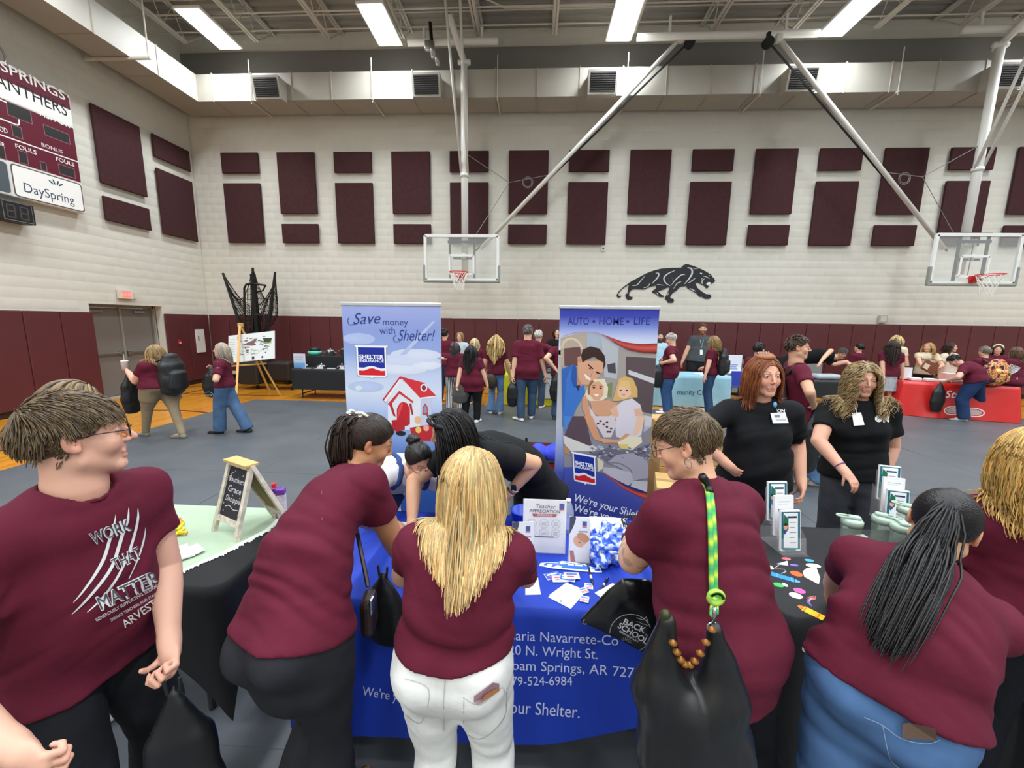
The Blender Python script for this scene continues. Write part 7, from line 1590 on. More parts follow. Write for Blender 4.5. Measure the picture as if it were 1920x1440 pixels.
# crumpled blue cellophane
S = Sdf(); c = atz(1138, 1040, TZ)+np.array([0, 0, .045]); S.ell(c, (.12, .10, .055)); S.ell(c+np.array([.03, .09, .02]), (.07, .06, .05), k=.04); S.ell(c+np.array([-.04, -.08, -.015]), (.06, .07, .03), k=.04)
S.put(lambda q: -(np.abs(2*vnoise((q-c)*28, 3)-1)-.35)*.045-(np.abs(2*vnoise((q-c)*70, 5)-1)-.4)*.012, [-99]*3, [99]*3, 0, 'd'); S.put(lambda q: (TZ+.002)-q[:, 2], [-99]*3, [99]*3, 0, 'i')
v, f = S.mesh(.005); n1 = vnoise((v-c)*45, 8); cl = mixc(np.broadcast_to(np.array(lin('#2f5fd8')), (len(v), 3)), np.array(lin('#c3d3f0')), sstep(.50, .62, n1))
t = thing('gift_wrap', 'crumpled clear and blue cellophane wrap on the blue table', 'wrapping', c); link('wrap', pmesh('wrap', v, f, cl), mat('cellophane', vcol=True, rough=.12, spec=.8, coat=.6), t, False)
# ---- left table: black stretch cover, sage runner
table('folding table under the black stretch cover at the left', -2.25, 1.86, 1.80, .70, 0, .735)
def arch(x, y):
    u = abs(x)/.92; v = abs(y)/.36
    return (.50*max(0, 1-u**3) if abs(y) > .33 else .42*max(0, 1-v**3))
drape('tablecloth', -2.25, 1.86, 1.84, .74, 0, TZ, .0, mat('black_stretch', '#191a1b', rough=.7, spec=.3), 'black stretch table cover on the left table', fold=.0, flare=-.03, seed=30, hem=arch, corner=.07, nz=12)
rn = thing('table_runner', 'sage green paper runner with a torn white edge on the left table', 'table runner', (-2.2, 1.86, TZ)); ed = [atz(310, 1083, TZ), atz(345, 1070, TZ), atz(430, 1032, TZ), atz(500, 995, TZ), atz(522, 975, TZ)]
ed[-1][1] = min(ed[-1][1], 2.2)
MB().prism([(-3.1, 1.50, TZ+.001), (-1.66, 1.50, TZ+.001)]+[tuple(e_) for e_ in np.array(ed)*np.array([1, 1, 0])+np.array([0, 0, TZ+.001])]+[(-1.40, 2.215, TZ+.001), (-3.1, 2.215, TZ+.001)], (0, 0, .0018)).build('runner', mat('sage_paper', '#a9bda0', rough=.7, noise=(3, .05)), rn)
fr = MB(); P = np.array([(-1.68, 1.50, 0)]+[e_*np.array([1, 1, 0]) for e_ in ed]); acc = np.concatenate([[0], np.cumsum(np.linalg.norm(np.diff(P, axis=0), axis=1))]); rg = np.random.RandomState(2)
for s_ in np.arange(0, acc[-1], .007):
    q = np.array([np.interp(s_, acc, P[:, k]) for k in range(3)]); q2 = np.array([np.interp(min(s_+.01, acc[-1]), acc, P[:, k]) for k in range(3)]); d = unit(q2-q+1e-9); n_ = np.array([d[1], -d[0], 0]); ln = rg.uniform(.014, .036)
    fr.prism([q-n_*.012+np.array([0, 0, TZ+.0032]), q+n_*ln+d*.006+np.array([0, 0, TZ+.0035]), q+n_*ln*.6+d*.012+np.array([0, 0, TZ+.0035]), q-n_*.012+d*.010+np.array([0, 0, TZ+.0032])], (0, 0, .001))
fr = fr.build('torn_edge', mat('torn_white', '#dfe6dc', rough=.8), rn); fr['kind'] = 'stuff'
# A-frame chalkboard sign
ch = thing('chalkboard_sign', 'small whitewashed A-frame chalkboard sign with chalk lettering', 'chalkboard sign', (-1.6, 2.0, TZ)); mww = mat('whitewashed_wood', '#d6cbb8', rough=.75, noise=(35, .28)); 
FL, FRt = atz(402, 994, TZ+.003), atz(443, 1014, TZ+.003); BL_, BR_ = FL+np.array([.235, .17, 0]), FRt+np.array([.175, .19, 0])
U = unit(FRt-FL); wS = np.linalg.norm(FRt-FL); top0 = (FL+BL_)/2+np.array([0, 0, .40])-U*.0; ridge = ((FL+FRt)/2+(BL_+BR_)/2)/2+np.array([-.03, -.02, .385])
def aframe(a, b_, face, nm):
    A, B_ = a, b_; tA, tB = ridge-U*wS*.46, ridge+U*wS*.46; V = unit((tA+tB)/2-(A+B_)/2); up2 = np.linalg.norm((tA+tB)/2-(A+B_)/2); Nn = np.cross(U, V)
    q = MB()
    q.bar(A, tA, .026, .020, up=Nn); q.bar(B_, tB, .026, .020, up=Nn); q.bar(A+(tA-A)*.20, B_+(tB-B_)*.20, .030, .016, up=Nn); q.bar(tA-V*.012, tB-V*.012, .03, .022, up=Nn)
    pnl = q.build(nm, mww, ch)
    brd = [A+(tA-A)*.24+U*.012, B_+(tB-B_)*.24-U*.012, tB-V*.03-U*.010, tA-V*.03+U*.010]
    MB().prism(brd, -Nn*.006).build('chalk_panel' if face else 'back_panel', mat('chalk_slate', '#26242c', rough=.8) if face else mat('kraft_back', '#8d7a48', rough=.8), pnl)
    return brd, U, V, Nn
brd, U_, V_, N_ = aframe(FL, FRt, True, 'front_frame'); aframe(BL_, BR_, False, 'rear_frame')
MB().bar(ridge-U*wS*.5+np.array([0, 0, .004]), ridge+U*wS*.5+np.array([0, 0, .004]), .07, .012).build('cap_board', mat('raw_pine', '#c9a566', rough=.6), ch)
p = Print(); wB = np.linalg.norm(brd[1]-brd[0]); hB = np.linalg.norm(brd[3]-brd[0]); ck_ = '#d9d6da'
p.fit('Southern', wB*.08, hB*.70, wB*.92, .042, ck_, 0, shear=.1); p.fit('Grace', wB*.14, hB*.50, wB*.80, .048, ck_, 0, shear=.1); p.fit('Shoppe', wB*.12, hB*.31, wB*.86, .045, ck_, 0, shear=.1); p.line(p.smooth([(wB*.2, hB*.19), (wB*.4, hB*.23), (wB*.6, hB*.18), (wB*.85, hB*.20)], 5), .004, ck_, 0); p.line(p.smooth([(wB*.12, hB*.74), (wB*.2, hB*.78), (wB*.16, hB*.84), (wB*.3, hB*.90)], 5), .003, ck_, 0)
for u, v in ((.35, .92), (.75, .87), (.45, .44), (.82, .44), (.1, .24), (.15, .10), (.9, .12)): p.poly([(wB*u+.006*(1 if k % 2 == 0 else .4)*math.cos(k*PI/5+.3), hB*v+.006*(1 if k % 2 == 0 else .4)*math.sin(k*PI/5+.3)) for k in range(10)], '#d6c4cc', 1)
p.lay('chalk_lettering', print_mat(), ch, brd[0], U_, V_, eps=.0002, base=.0008)
for k, dx in enumerate((0, .045)):
    c = np.array([-1.49+dx*.9, 2.13-dx*.3, TZ+.003]); t = thing('juice_carton', f'purple and white drink carton behind the chalkboard, {"left" if k == 0 else "right"} one', 'drink carton', c, 'drink cartons'); R = rotz(.3)
    MB().rbox(c+np.array([0, 0, .075]), (.045, .04, .15), .004, R).build('carton', mat('carton_white', '#cfcbd8', rough=.4, noise=(60, .3)), t); MB().rbox(c+np.array([0, 0, .158]), (.047, .042, .035), .004, R).build('top_band', mat('carton_purple', '#6b3a9a', rough=.4), t)
    if k == 0: MB().cyl(c+np.array([-.008, 0, .175]), c+np.array([-.008, 0, .20]), .013, 12).build('cap', mat('cap_red', '#d42a34', rough=.4), t)
# sweets and leaflets on the runner
rg = np.random.RandomState(12); cc = ['#e8862a', '#f0c018', '#d8482a', '#f2a03a', '#e0d020', '#b02a4a', '#e9e2c8']
for k in range(26):
    c = atz(rg.uniform(262, 342), 1006-rg.uniform(0, 30), TZ+.003); c[2] += .004+.016*rg.rand(); R = rotz(rg.uniform(0, 6))@rotx(rg.uniform(-.3, .3)); t = thing('candy', ['orange', 'yellow', 'red', 'pale orange', 'lemon', 'crimson', 'cream'][k % 7]+' wrapped sweet in the pile on the sage runner', 'candy', c, 'wrapped sweets on the left table')
    col = cc[k % 7]; MB().tube([c+R@np.array([x, 0, 0]) for x in (-.034, -.024, -.018, .0, .018, .024, .034)], [.012, .004, .009, .011, .009, .004, .012], 7).build('wrapper', mat('sweet_'+col.strip('#'), col, rough=.3), t, True)
for k in range(7):
    c = atz(292+9*k, 1048-3*(k % 4), TZ+.003)+np.array([0, 0, .002*k]); sheet('leaflet', f'white leaflet fanned on the sage runner, {ORD[k]} from the left', 'leaflet', c, .14, .10, .5+.09*k, col='#dedfdb', group='fanned leaflets on the left table')
# ---- right table: black cloth printed with school things
RX, RY = 1.96, 1.87
table('folding table under the black printed cloth at the right', RX, RY, 1.82, .74, 0, .735)
bkc = drape('tablecloth', RX, RY, 1.86, .77, 0, TZ, .04, mat('black_print_cloth', '#17181b', rough=.75), 'black tablecloth printed with crayons and coloured dots on the right table', fold=.02, flare=.04, seed=33, corner=.05, nz=12)
p = Print()
def rp(x, y): q = atz(x, y, TZ); return q[0], q[1]
def dot(x, y, a, b_, col, rot=0.): u, v = rp(x, y); p.ell(u, v, a, b_, col, 0, rot)
for x, y, a, b_, col in ((1493, 1076, .026, .022, '#e8622c'), (1460, 1097, .022, .017, '#3fae5a'), (1499, 1108, .024, .019, '#e85aa0'), (1492, 1117, .026, .021, '#e9e6dc'), (1444, 1064, .014, .018, '#e9e2c8'), (1472, 1097, .010, .014, '#e6e6e0'), (1489, 1060, .020, .010, '#7a6ac8'), (1517, 1051, .022, .012, '#4aa8dc'), (1474, 1048, .022, .012, '#d86a78'), (1525, 1061, .034, .018, '#efe8d0'), (1560, 1100, .03, .024, '#d8b83a')): dot(x, y, a, b_, col)
p.poly([rp(1505, 1072), rp(1512, 1066), rp(1530, 1063), rp(1538, 1085), rp(1535, 1096), rp(1508, 1082)], '#ece6cc', 1)
def crayon(a, b_, w, col, dark):
    A, B_ = np.array(rp(*a)), np.array(rp(*b_)); d = unit(np.append(B_-A, 0))[:2]; n_ = np.array([-d[1], d[0]])*w; p.poly([A+n_, A-n_, A+(B_-A)*.8-n_, A+(B_-A)*.8+n_], col, 1); p.poly([A+(B_-A)*.82-n_*.8, B_-n_*.3, B_+n_*.3, A+(B_-A)*.82+n_*.8], dark, 1); p.line([A+(B_-A)*.2+n_, A+(B_-A)*.2-n_], .006, dark, 2); p.line([A+(B_-A)*.72+n_, A+(B_-A)*.72-n_], .006, dark, 2)
crayon((1446, 1076), (1500, 1092), .018, '#2f86d8', '#5a9ee0'); crayon((1545, 1160), (1496, 1136), .020, '#f0c01c', '#ea7a2c')
p.poly([rp(1455, 1058), rp(1476, 1052), rp(1478, 1061)], '#e4e4ea', 1); p.line([rp(*q) for q in ((1460, 1060), (1452, 1066), (1470, 1068), (1474, 1072), (1465, 1076))], .003, '#c9c9cc', 1)
for k in range(6): p.line(p.smooth([rp(1528, 1124), rp(1520-3*k+8, 1118+2*k), rp(1512+2*k, 1122+3*k)], 4), .004, ['#e8622c', '#5a6ac8', '#e8b83a', '#8a4ac0', '#e85aa0', '#3f8ae0'][k], 1)
p.lay('table_print', print_mat(), bkc, (0, 0, TZ), (1, 0, 0), (0, 1, 0), eps=.0002)
p = Print()
for x, y, r_, col in ((1515, 1172, .024, '#2f5ec8'), (1533, 1197, .022, '#e8c02a'), (1517, 1220, .020, '#d8d6d0'), (1540, 1240, .02, '#c83a3a')):
    q = aty(x, y, RY-.41); p.ell(q[0], q[2], r_, r_, col, 0)
p.drape('skirt_print', print_mat(), bkc, bvh_of(bkc), (0, 1.1, 0), (1, 0, 0), (0, 0, 1), (0, 1, 0), off=.002)
# tiered brochure holders
def clinic_print(full=True):
    p = Print(); w, h = .105, .21; p.rect(0, 0, w, h, '#eceeee', 0); p.line([(.008, .012), (.008, h-.010), (w-.008, h-.010), (w-.008, .012), (.008, .012)], .013, '#1f6670', 1); p.rect(.012, .016, w-.014, h-.022, '#eef0ef', 2) if False else None
    p.poly([(.016, h-.02), (.040, h-.045), (.040, h-.095), (.020, h-.125), (.012, h-.11)], '#1e6a4e', 3); p.ell(.024, h-.085, .011, .016, '#d9a284', 4); p.ell(.024, h-.072, .011, .007, '#2b2422', 5); p.poly([(.014, h-.118), (.018, h-.10), (.031, h-.10), (.036, h-.085), (.034, h-.10), (.02, h-.123)], '#2f4f9a', 5)
    p.rect(.034, h-.040, w-.020, h-.030, '#2b3f62', 3)
    for k in range(5): p.rect(.046, h-.060-.026*k, w-.024-.008*(k % 2), h-.064-.026*k, '#8d979c', 3)
    p.rect(.02, .002, .08, .010, '#3a7a84', 3); return p
def text_print():
    p = Print(); w, h = .105, .21; p.rect(0, 0, w, h, '#ecedec', 0); p.rect(.02, h-.03, .085, h-.034, '#a9aeb2', 1); p.rect(.02, h-.042, .07, h-.045, '#b9bdc0', 1); p.rect(.02, h-.07, .095, h-.082, '#26384f', 1)
    for k in range(8): p.rect(.02, h-.10-.013*k, .09, h-.103-.013*k, '#c3c7ca', 1)
    return p
def holder(label, c, rot, n=3):
    c = np.asarray(c, float); t = thing('brochure_holder', label, 'brochure holder', c, 'clear tiered brochure holders'); R = rotz(rot); mac_ = mat('clear_acrylic', '#ffffff'); ac = MB()
    for k in range(n):
        y, z = .012+.055*k, .004+.055*k; R2 = R@rotx(-.16)
        ac.box(c+R@np.array([0, y-.02, z+.04]), (.125, .003, .08), R2); ac.box(c+R@np.array([0, y+.022, z+.09]), (.125, .003, .18), R2)
    ac.box(c+R@np.array([0, .06, .002]), (.13, .19, .004), R)
    for s_ in (-1, 1): ac.prism([c+R@np.array([s_*.063, y_, z_]) for y_, z_ in ((-.02, 0), (.15, 0), (.17, .20), (.10, .17), (-.005, .08))], R@np.array([s_*.002, 0, 0]))
    ac.build('acrylic_tiers', mac_, t)
    for k in range(n):
        y, z = .010+.055*k, .008+.055*k; R2 = R@rotx(-.16)
        b = c+R@np.array([0, y, z]); st = MB().box(b+R2@np.array([0, .006, .105]), (.105, .014, .21), R2).build('leaflet_stack', mat('paper_ecebe9', '#ecebe9'), t)
        (text_print() if k == 1 else clinic_print()).lay('leaflet_print', print_mat(), st, b+R2@np.array([-.0525, -.001, 0]), R2[:, 0], R2[:, 2], eps=.00012, base=.0006)
holder('clear brochure holder with green-bordered leaflets beside the oversized maroon shirt', atz(1487, 1040, TZ)+np.array([0, .01, 0]), .12); holder('clear brochure holder with green-bordered leaflets behind the drink bottles', atz(1682, 990, TZ), -.25)
def shaker(label, c, rot):
    c = np.asarray(c, float); t = thing('drink_bottle', label, 'bottle', c, 'sage-lidded drink bottles'); ml_ = mat('sage_lid', '#a9bdac', rough=.4); mbt = mat('bottle_plastic', '#9fb8a6', rough=.08, alpha=.32, spec=.6)
    MB().lathe(c, [(.036, 0), (.039, .006), (.039, .12), (.042, .15), (.042, .165)], 22).build('bottle_body', mbt, t, True); lid = MB().lathe(c, [(.046, .165), (.046, .19), (.040, .198), (.0, .199)], 22).build('lid', ml_, t, True); R = rotz(rot)
    MB().tube([c+R@np.array([x, y, .206]) for x, y in ((.01, .013), (.04, .016), (.062, .010), (.066, 0), (.062, -.010), (.04, -.016), (.01, -.013))], .005, 6).build('carry_loop', ml_, lid, True); MB().rbox(c+R@np.array([-.008, 0, .206]), (.05, .035, .016), .006, R).build('spout_cap', ml_, lid)
for k, ((x, y), a) in enumerate((((1588, 1040), 2.8), ((1645, 1035), -.6), ((1680, 1052), 1.2), ((1692, 1014), 2.4))): shaker(('clear drink bottle with sage lid nearest the brochure holder', 'clear drink bottle with sage lid behind the red cube', 'clear drink bottle with sage lid nearest the black ponytail', 'clear drink bottle with sage lid at the back of the four')[k], atz(x, y, TZ), a)
c = atz(1612, 1030, TZ); t = thing('red_cube', 'translucent red plastic cube between the drink bottles', 'cube', c); MB().rbox(c+np.array([0, 0, .035]), (.055, .055, .07), .006, rotz(.2)).build('body', mat('red_plastic', '#d8141c', rough=.12, alpha=.9), t); MB().rbox(c+np.array([0, 0, .073]), (.05, .03, .006), .002, rotz(.2)).build('lid_tab', mat('sage_lid', '#a9bdac'), t)
c = atz(1880, 940, TZ); box_item('white_box', 'white paper box on the right table by the blonde woman', 'box', atz(1885, 965, TZ), (.16, .12, .06), .3, mat('paper_ecebe9', '#ecebe9'))
# ================================================================== things worn, carried and printed on clothes
def onto(P, x, y, off=.0, ob=None):
    """point on a figure's shirt seen at picture position (x, y)"""
    b_ = P.setdefault('bvh', bvh_of(P['shirt'])) if ob is None else ob
    d = unit(ray(x, y)); h = b_.ray_cast(Vector(CP), Vector(d), 30)
    return None if h[0] is None else np.array(h[0])-d*off
def sd_poly(p, V):
    d = ((p-V[0])**2).sum(1); s_ = np.ones(len(p)); n = len(V)
    for i in range(n):
        a, b_ = V[i], V[i-1]; e = b_-a; w = p-a; q = w-e*np.clip(w@e/(e@e), 0, 1)[:, None]; d = np.minimum(d, (q**2).sum(1))
        c1 = p[:, 1] >= a[1]; c2 = p[:, 1] < b_[1]; c3 = e[0]*w[:, 1] > e[1]*w[:, 0]; fl = (c1 & c2 & c3) | (~c1 & ~c2 & ~c3); s_ = np.where(fl, -s_, s_)
    return s_*np.sqrt(d)
def pillow(name, label, cat, pts, thick, m, h=.006, wr=.008, seed=1, part='pouch', group=None, edge=.06):
    """soft flat bag: outline in world space (roughly planar), puffed to its thickness and creased"""
    A = np.asarray(pts, float); O = A.mean(0); u, s_, vt = np.linalg.svd(A-O); U, V = vt[0], vt[1]; Nn = np.cross(U, V); Q = np.stack([(A-O)@U, (A-O)@V], 1)
    S = Sdf()
    def fn(p):
        r = p-O; d2 = sd_poly(np.stack([r@U, r@V], 1), Q); z = np.abs(r@Nn); t = thick*np.sqrt(np.clip(-d2/edge, 0, 1))
        d = np.maximum(d2, (z-t)*.7); return d-wr*(np.abs(2*vnoise(r*np.array([14, 14, 9]), seed)-1)-.4)
    S.put(fn, A.min(0)-thick-.02, A.max(0)+thick+.02)
    v, f = S.mesh(h); v = relax(v, f, 2); t = thing(name, label, cat, A[np.argmin(A[:, 2])], group); o = link(part, pmesh(part, v, f), m, t, True); return t, o
def gathered_bag(name, label, top, H_, w, d, rot, m, seed=1, group=None, h=.012, cord=True):
    """drawstring sack hanging from its gathered neck"""
    top = np.asarray(top, float); R = rotz(rot); S = Sdf(); zs = np.array([0, -.12, -.35, -.7, -1.0])*H_; ww = np.array([.12, .34, .82, 1.0, .78])*w/2; dd = np.array([.2, .5, .95, 1.0, .6])*d/2
    S.tube([top+np.array([0, 0, z]) for z in zs], ww, dd, R[:, 0], flat1=False); S.put(lambda p: -.012*(np.abs(2*vnoise((p-top)*np.array([16, 16, 5]), seed)-1)-.4), [-99]*3, [99]*3, 0, 'd')
    v, f = S.mesh(h); v = relax(v, f, 1); t = thing(name, label, 'bag', top+np.array([0, 0, zs[-1]]), group); o = link('sack', pmesh('sack', v, f), m, t, True)
    if cord: MB().tube([top+R@np.array([-.02, 0, .03]), top+R@np.array([-.015, 0, -.02]), top+R@np.array([.015, 0, -.02]), top+R@np.array([.02, 0, .03])], .005, 5).build('drawstring', mat('cord_black', '#1a1a1a', rough=.8), t)
    return t, o
mnyl = mat('black_nylon', '#131416', rough=.45, spec=.5, noise=(8, .2)); mlea = mat('black_leather', '#121213', rough=.38, spec=.55, bump=(90, .2, .002)); GB_ = 'black giveaway drawstring bags'
def backpack(label, P, m, size=(.34, .20, .46), t_=.62, strap=True, h=.010, seed=3, group='backpacks', colors=None, drop=0.):
    up, fs, rs = P['up'], P['fs'], P['rs']; c = P['sp'](t_)-fs*(.062*P['H']+size[1]*.62)-up*drop; S = Sdf(); R = np.stack([rs, fs, up], 1); w, d, hh = size
    S.tube([c-up*hh*.5, c-up*hh*.25, c+up*hh*.2, c+up*hh*.48], [w*.46, w*.5, w*.48, w*.30], [d*.45, d*.5, d*.46, d*.26], rs)
    S.tube([c-fs*d*.42-up*hh*.42, c-fs*d*.46-up*hh*.02], [w*.38, w*.34], [d*.28, d*.22], rs, k=.02)
    S.put(lambda p: -.012*(np.abs(2*vnoise((p-c)*11, seed)-1)-.4), [-99]*3, [99]*3, 0, 'd')
    v, f = S.mesh(h); v = relax(v, f, 1); cl = None
    if colors:
        n1 = vnoise((v-c)*19, 5); n2 = vnoise((v-c)*23+9, 6); pal = np.array([lin(q) for q in colors]); cl = pal[np.clip((n1*1.6-.3)*len(pal), 0, len(pal)-1).astype(int)]
    t = thing('backpack', label, 'backpack', c-up*hh*.5, group); o = link('pack', pmesh('pack', v, f, cl), m, t, True)
    MB().tube([c-fs*d*.30+up*hh*.05+rs*w*.36, c-fs*d*.50+up*hh*.10, c-fs*d*.30+up*hh*.05-rs*w*.36], .004, 5).build('zip', mat('zip_grey', '#5a5b5e', rough=.4), o); MB().tube([c+up*hh*.5+rs*.03, c+up*hh*.58, c+up*hh*.5-rs*.03], .008, 6).build('grab_handle', m if not colors else mnyl, t)
    for s_ in (-1, 1):
        b0 = P['nb']-up*.03*P['H']+rs*s_*.062*P['H']
        MB().tube([c+up*hh*.42+rs*s_*w*.28+fs*d*.2, b0+up*.038-fs*.04, b0+up*.040+fs*.01, b0+fs*.085-up*.03, b0+fs*.10-up*.16], .016, 6).build('strap', mnyl, t, True)
    return t
# ---- young man: claw print and drawstring
yb_ = bvh_of(YM['shirt']); p = Print(); C = lambda X_, Y_: np.array((120+X_/5.76, -(940+Y_/5.76)))
def claw(pts, w):
    P = p.smooth([C(*q) for q in pts], 5); n = len(P); p.line(P, np.interp(np.linspace(0, 1, n), np.linspace(0, 1, len(w)), w), '#d9dad8', 0)
claw([(560, 140), (540, 260), (490, 430), (430, 620), (330, 800), (200, 980), (100, 1095)], [.6, 4, 6, 6.5, 5.5, 3.5, .8]); claw([(698, 70), (690, 200), (640, 330), (590, 500), (520, 700), (400, 880), (230, 1080), (85, 1222)], [.6, 5, 6.5, 6.5, 6, 5.5, 4.5, .8]); claw([(798, 75), (800, 180), (770, 330), (700, 560), (620, 740), (540, 880), (400, 1060), (250, 1200)], [.6, 4.5, 5, 5, 4.5, 4.5, 4, .8]); claw([(882, 280), (862, 420), (800, 620), (700, 840)], [.6, 3.5, 3, 1])
def word(txt, a, b_, size, col, lvl, bold=0., skew=0.):
    A, B_ = C(*a), C(*b_); d = B_-A; p.fit(txt, A[0], A[1], A[0]+np.linalg.norm(d), size, col, lvl, bold=bold, rot=math.atan2(d[1], d[0]))
for txt, a, b_, sz in (('WORK', (320, 470), (740, 300), 31), ('THAT', (555, 745), (850, 600), 31), ('MATTER', (395, 1180), (1040, 880), 37)): word(txt, a, b_, sz, '#dcdcda', 2, .045); word(txt, a, b_, sz, '#4c4a50', 4, .0)
word('GENEROUSLY SUPPORTING SILOAM', (350, 1300), (1010, 930), 8.5, '#d0c4c8', 2, .02); word('SPRINGS TEACHERS AND STAFF', (510, 1300), (1010, 1010), 7.5, '#c9bcc2', 2, .02); word('ARVEST', (660, 1370), (1015, 1120), 21, '#e6e4e2', 2, .01)
cast(p, 'shirt_print', print_mat(), YM['shirt'], yb_, .003)
a = YM['arms']['L'][2]; h_ = unit(YM['arms']['L'][2]-YM['arms']['L'][1]); g0 = a+h_*.10
gathered_bag('drawstring_bag', 'black drawstring bag hanging from the young man by his left hand', g0+np.array([.02, -.02, -.02]), .50, .22, .10, .4, mnyl, 5, GB_)
# ---- woman in black jeans: claw clip, bag, zip pockets
c, R, q = PL['head'], PL['HR'], PL['q']; T = lambda *v: c+R@(np.array(v)*q)
t = MB().tube([T(-.03+.006*k, -.105-.03*math.sin(k*.5), .09+.012*math.sin(k*.9)) for k in range(9)], .006, 6).tube([T(.0, -.11, .10), T(.02, -.09, .115), T(.03, -.06, .11)], .006, 6).tube([T(-.035, -.12, .07), T(-.02, -.14, .085), T(.01, -.13, .085), T(.025, -.11, .075)], .005, 6).build('hair_claw', mat('clip_ivory', '#e2dccb', rough=.3), PL['root'], True)
gathered_bag('drawstring_bag', 'black drawstring bag at the hip of the woman in black jeans', W(718, 1075, 1.40), .30, .20, .08, -.2, mnyl, 8, GB_)
t = thing('handbag', 'small dark brown handbag at the hip of the woman in black jeans', 'bag', W(690, 1190, 1.28)); MB().rbox(W(692, 1148, 1.28), (.05, .10, .14), .02, rotz(.2)).build('body', mat('brown_leather', '#2b1a18', rough=.4), t); MB().rbox(W(697, 1135, 1.25), (.012, .03, .06), .004).build('clasp', mst, t); MB().tube([W(690, 1100, 1.28), W(670, 1000, 1.40), W(640, 900, 1.45)], .008, 6).build('strap', mat('brown_leather', '#2b1a18'), t)
# seam down the back of her shirt
pb = bvh_of(PL['shirt']); p = Print(); p.line([(604, -876), (603, -920), (604, -975)], 1.2, '#7d4a5a', 0); cast(p, 'shirt_seam', print_mat(), PL['shirt'], pb, .003)
# ---- pockets and phones
def pocket(P, pts, col, w=1.2, lvl=0):
    tb = bvh_of(P['trousers']); p = Print()
    for q in pts: p.line(p.smooth([(x, -y) for x, y in q], 4), w, col, 0)
    cast(p, 'pocket_stitching', print_mat(), P['trousers'], tb, .003); return tb
tb = pocket(BW, [[(757, 1272), (804, 1293), (790, 1355), (762, 1342)], [(868, 1308), (900, 1322), (940, 1290), (946, 1300)], [(870, 1308), (872, 1370), (905, 1385), (946, 1345), (950, 1290)], [(838, 1245), (832, 1310), (833, 1370)], [(750, 1215), (840, 1250), (955, 1225)]], '#b6b4ae', 1.6)
def phone(label, pts, col, tb, cam=None, lift=.004, thick=.009):
    """phone standing out of a pocket; its visible corners read off the picture"""
    P = []
    for x, y in pts:
        d = unit(ray(x, y)); h = tb.ray_cast(Vector(CP), Vector(d), 5); P.append(np.array(h[0])-d*lift if h[0] is not None else None)
    good = [q for q in P if q is not None]
    if len(good) < 3: return
    P = [q if q is not None else good[0] for q in P]; O = sum(good)/len(good); n_ = unit(CP-O); t = thing('phone', label, 'phone', O, 'phones in back pockets'); MB().prism(P, n_*thick).build('case', mat('phone_'+col.strip('#'), col, rough=.35), t)
    return t, O, n_, P
r = phone('mauve phone with a tan grip in the white back pocket', [(889, 1306), (924, 1280), (936, 1282), (936, 1296), (898, 1321), (889, 1317)], '#8a6a72', tb)
if r: t, O, n_, P = r; MB().prism([P[4]+n_*.009+(P[1]-P[4])*.12, P[3]+n_*.009-(P[3]-P[4])*.06, P[3]+n_*.009+(P[2]-P[3])*.6-(P[3]-P[4])*.06, P[4]+n_*.009+(P[1]-P[4])*.45], n_*.006).build('grip', mat('grip_tan', '#a06a3c', rough=.5), t)
tb = pocket(PR, [[(1620, 1345), (1655, 1360), (1690, 1385), (1735, 1395), (1762, 1388)], [(1655, 1360), (1668, 1420), (1685, 1440)]], '#8fa3bd', 1.4)
phone('brown phone sticking out of the blue jeans back pocket', [(1692, 1357), (1705, 1355), (1755, 1366), (1756, 1389), (1692, 1384)], '#5a4438', bvh_of(PR['trousers'], PR['shirt']), thick=.012)
pocket(PL, [[(462, 1190), (500, 1192), (530, 1182)], [(490, 1210), (530, 1216), (575, 1205), (590, 1198)]], '#4a4b50', 1.4)
# hair tie of the ponytail
c, R, q = PR['head'], PR['HR'], PR['q']; MB().tube([c+R@(np.array([.021*math.cos(a), -.114, .026+.021*math.sin(a)])*q) for a in np.linspace(0, 2*PI, 16, endpoint=False)], .006, 6, closed=True).build('hair_tie', mat('tie_black', '#0c0c0d', rough=.6), PR['root'], True)
# ---- short-haired woman: cord strap, leather bag, giveaway bag, lanyard, pen, wristband, tattoos
sb_ = bvh_of(SW['shirt']); path = [(1316, 893), (1328, 915), (1333, 950), (1336, 1000), (1337, 1050), (1338, 1100), (1339, 1128)]
bagY = .94; pp = []
for x, y in path:
    d = unit(ray(x, y)); h = sb_.ray_cast(Vector(CP), Vector(d), 5); pp.append(np.array(h[0])-d*.012 if h[0] is not None else (pp[-1]+np.array([.01, 0, -.04]) if pp else W(x, y, 1.2)))
hb = thing('shoulder_bag', 'big slouchy black leather bag on a green and yellow cord strap', 'bag', W(1300, 1440, bagY)); n_ = len(pp)
hook = W(1339, 1150, bagY)
P = np.array(p.smooth(pp+[hook], 6)); pp_ = P[4:]
for s_ in (-1, 1):
    tt = np.arange(len(P)); off = .0055; T_ = np.gradient(P, axis=0); sd = np.cross(T_, np.array([0, 1., 0])); sd /= np.linalg.norm(sd, axis=1)[:, None]+1e-9
    mb = MB(); Q = P+sd*s_*off
    v0 = len(mb.v); mb.tube(Q[3:], .0075, 8); cols = []
    for i in range(len(Q)-3): cols += [lin(['#59b84a', '#cfd84a', '#59b84a', '#3a9a6a'][(i+(1 if s_ > 0 else 0)) % 4])]*8
    mb.c = cols; mb.build('cord_strap', mat('paracord', vcol=True, rough=.7), hb, True)
MB().tube([hook+np.array([.016*math.cos(a), .0, .045+.016*math.sin(a)]) for a in np.linspace(0, 9, 26)], .008, 6).build('knot', mat('cord_green', '#9ac84a', rough=.7), hb, True); MB().tube(P[:9]+np.array([0, 0, .002]), .013, 6).build('shoulder_pad', mlea, hb, True)
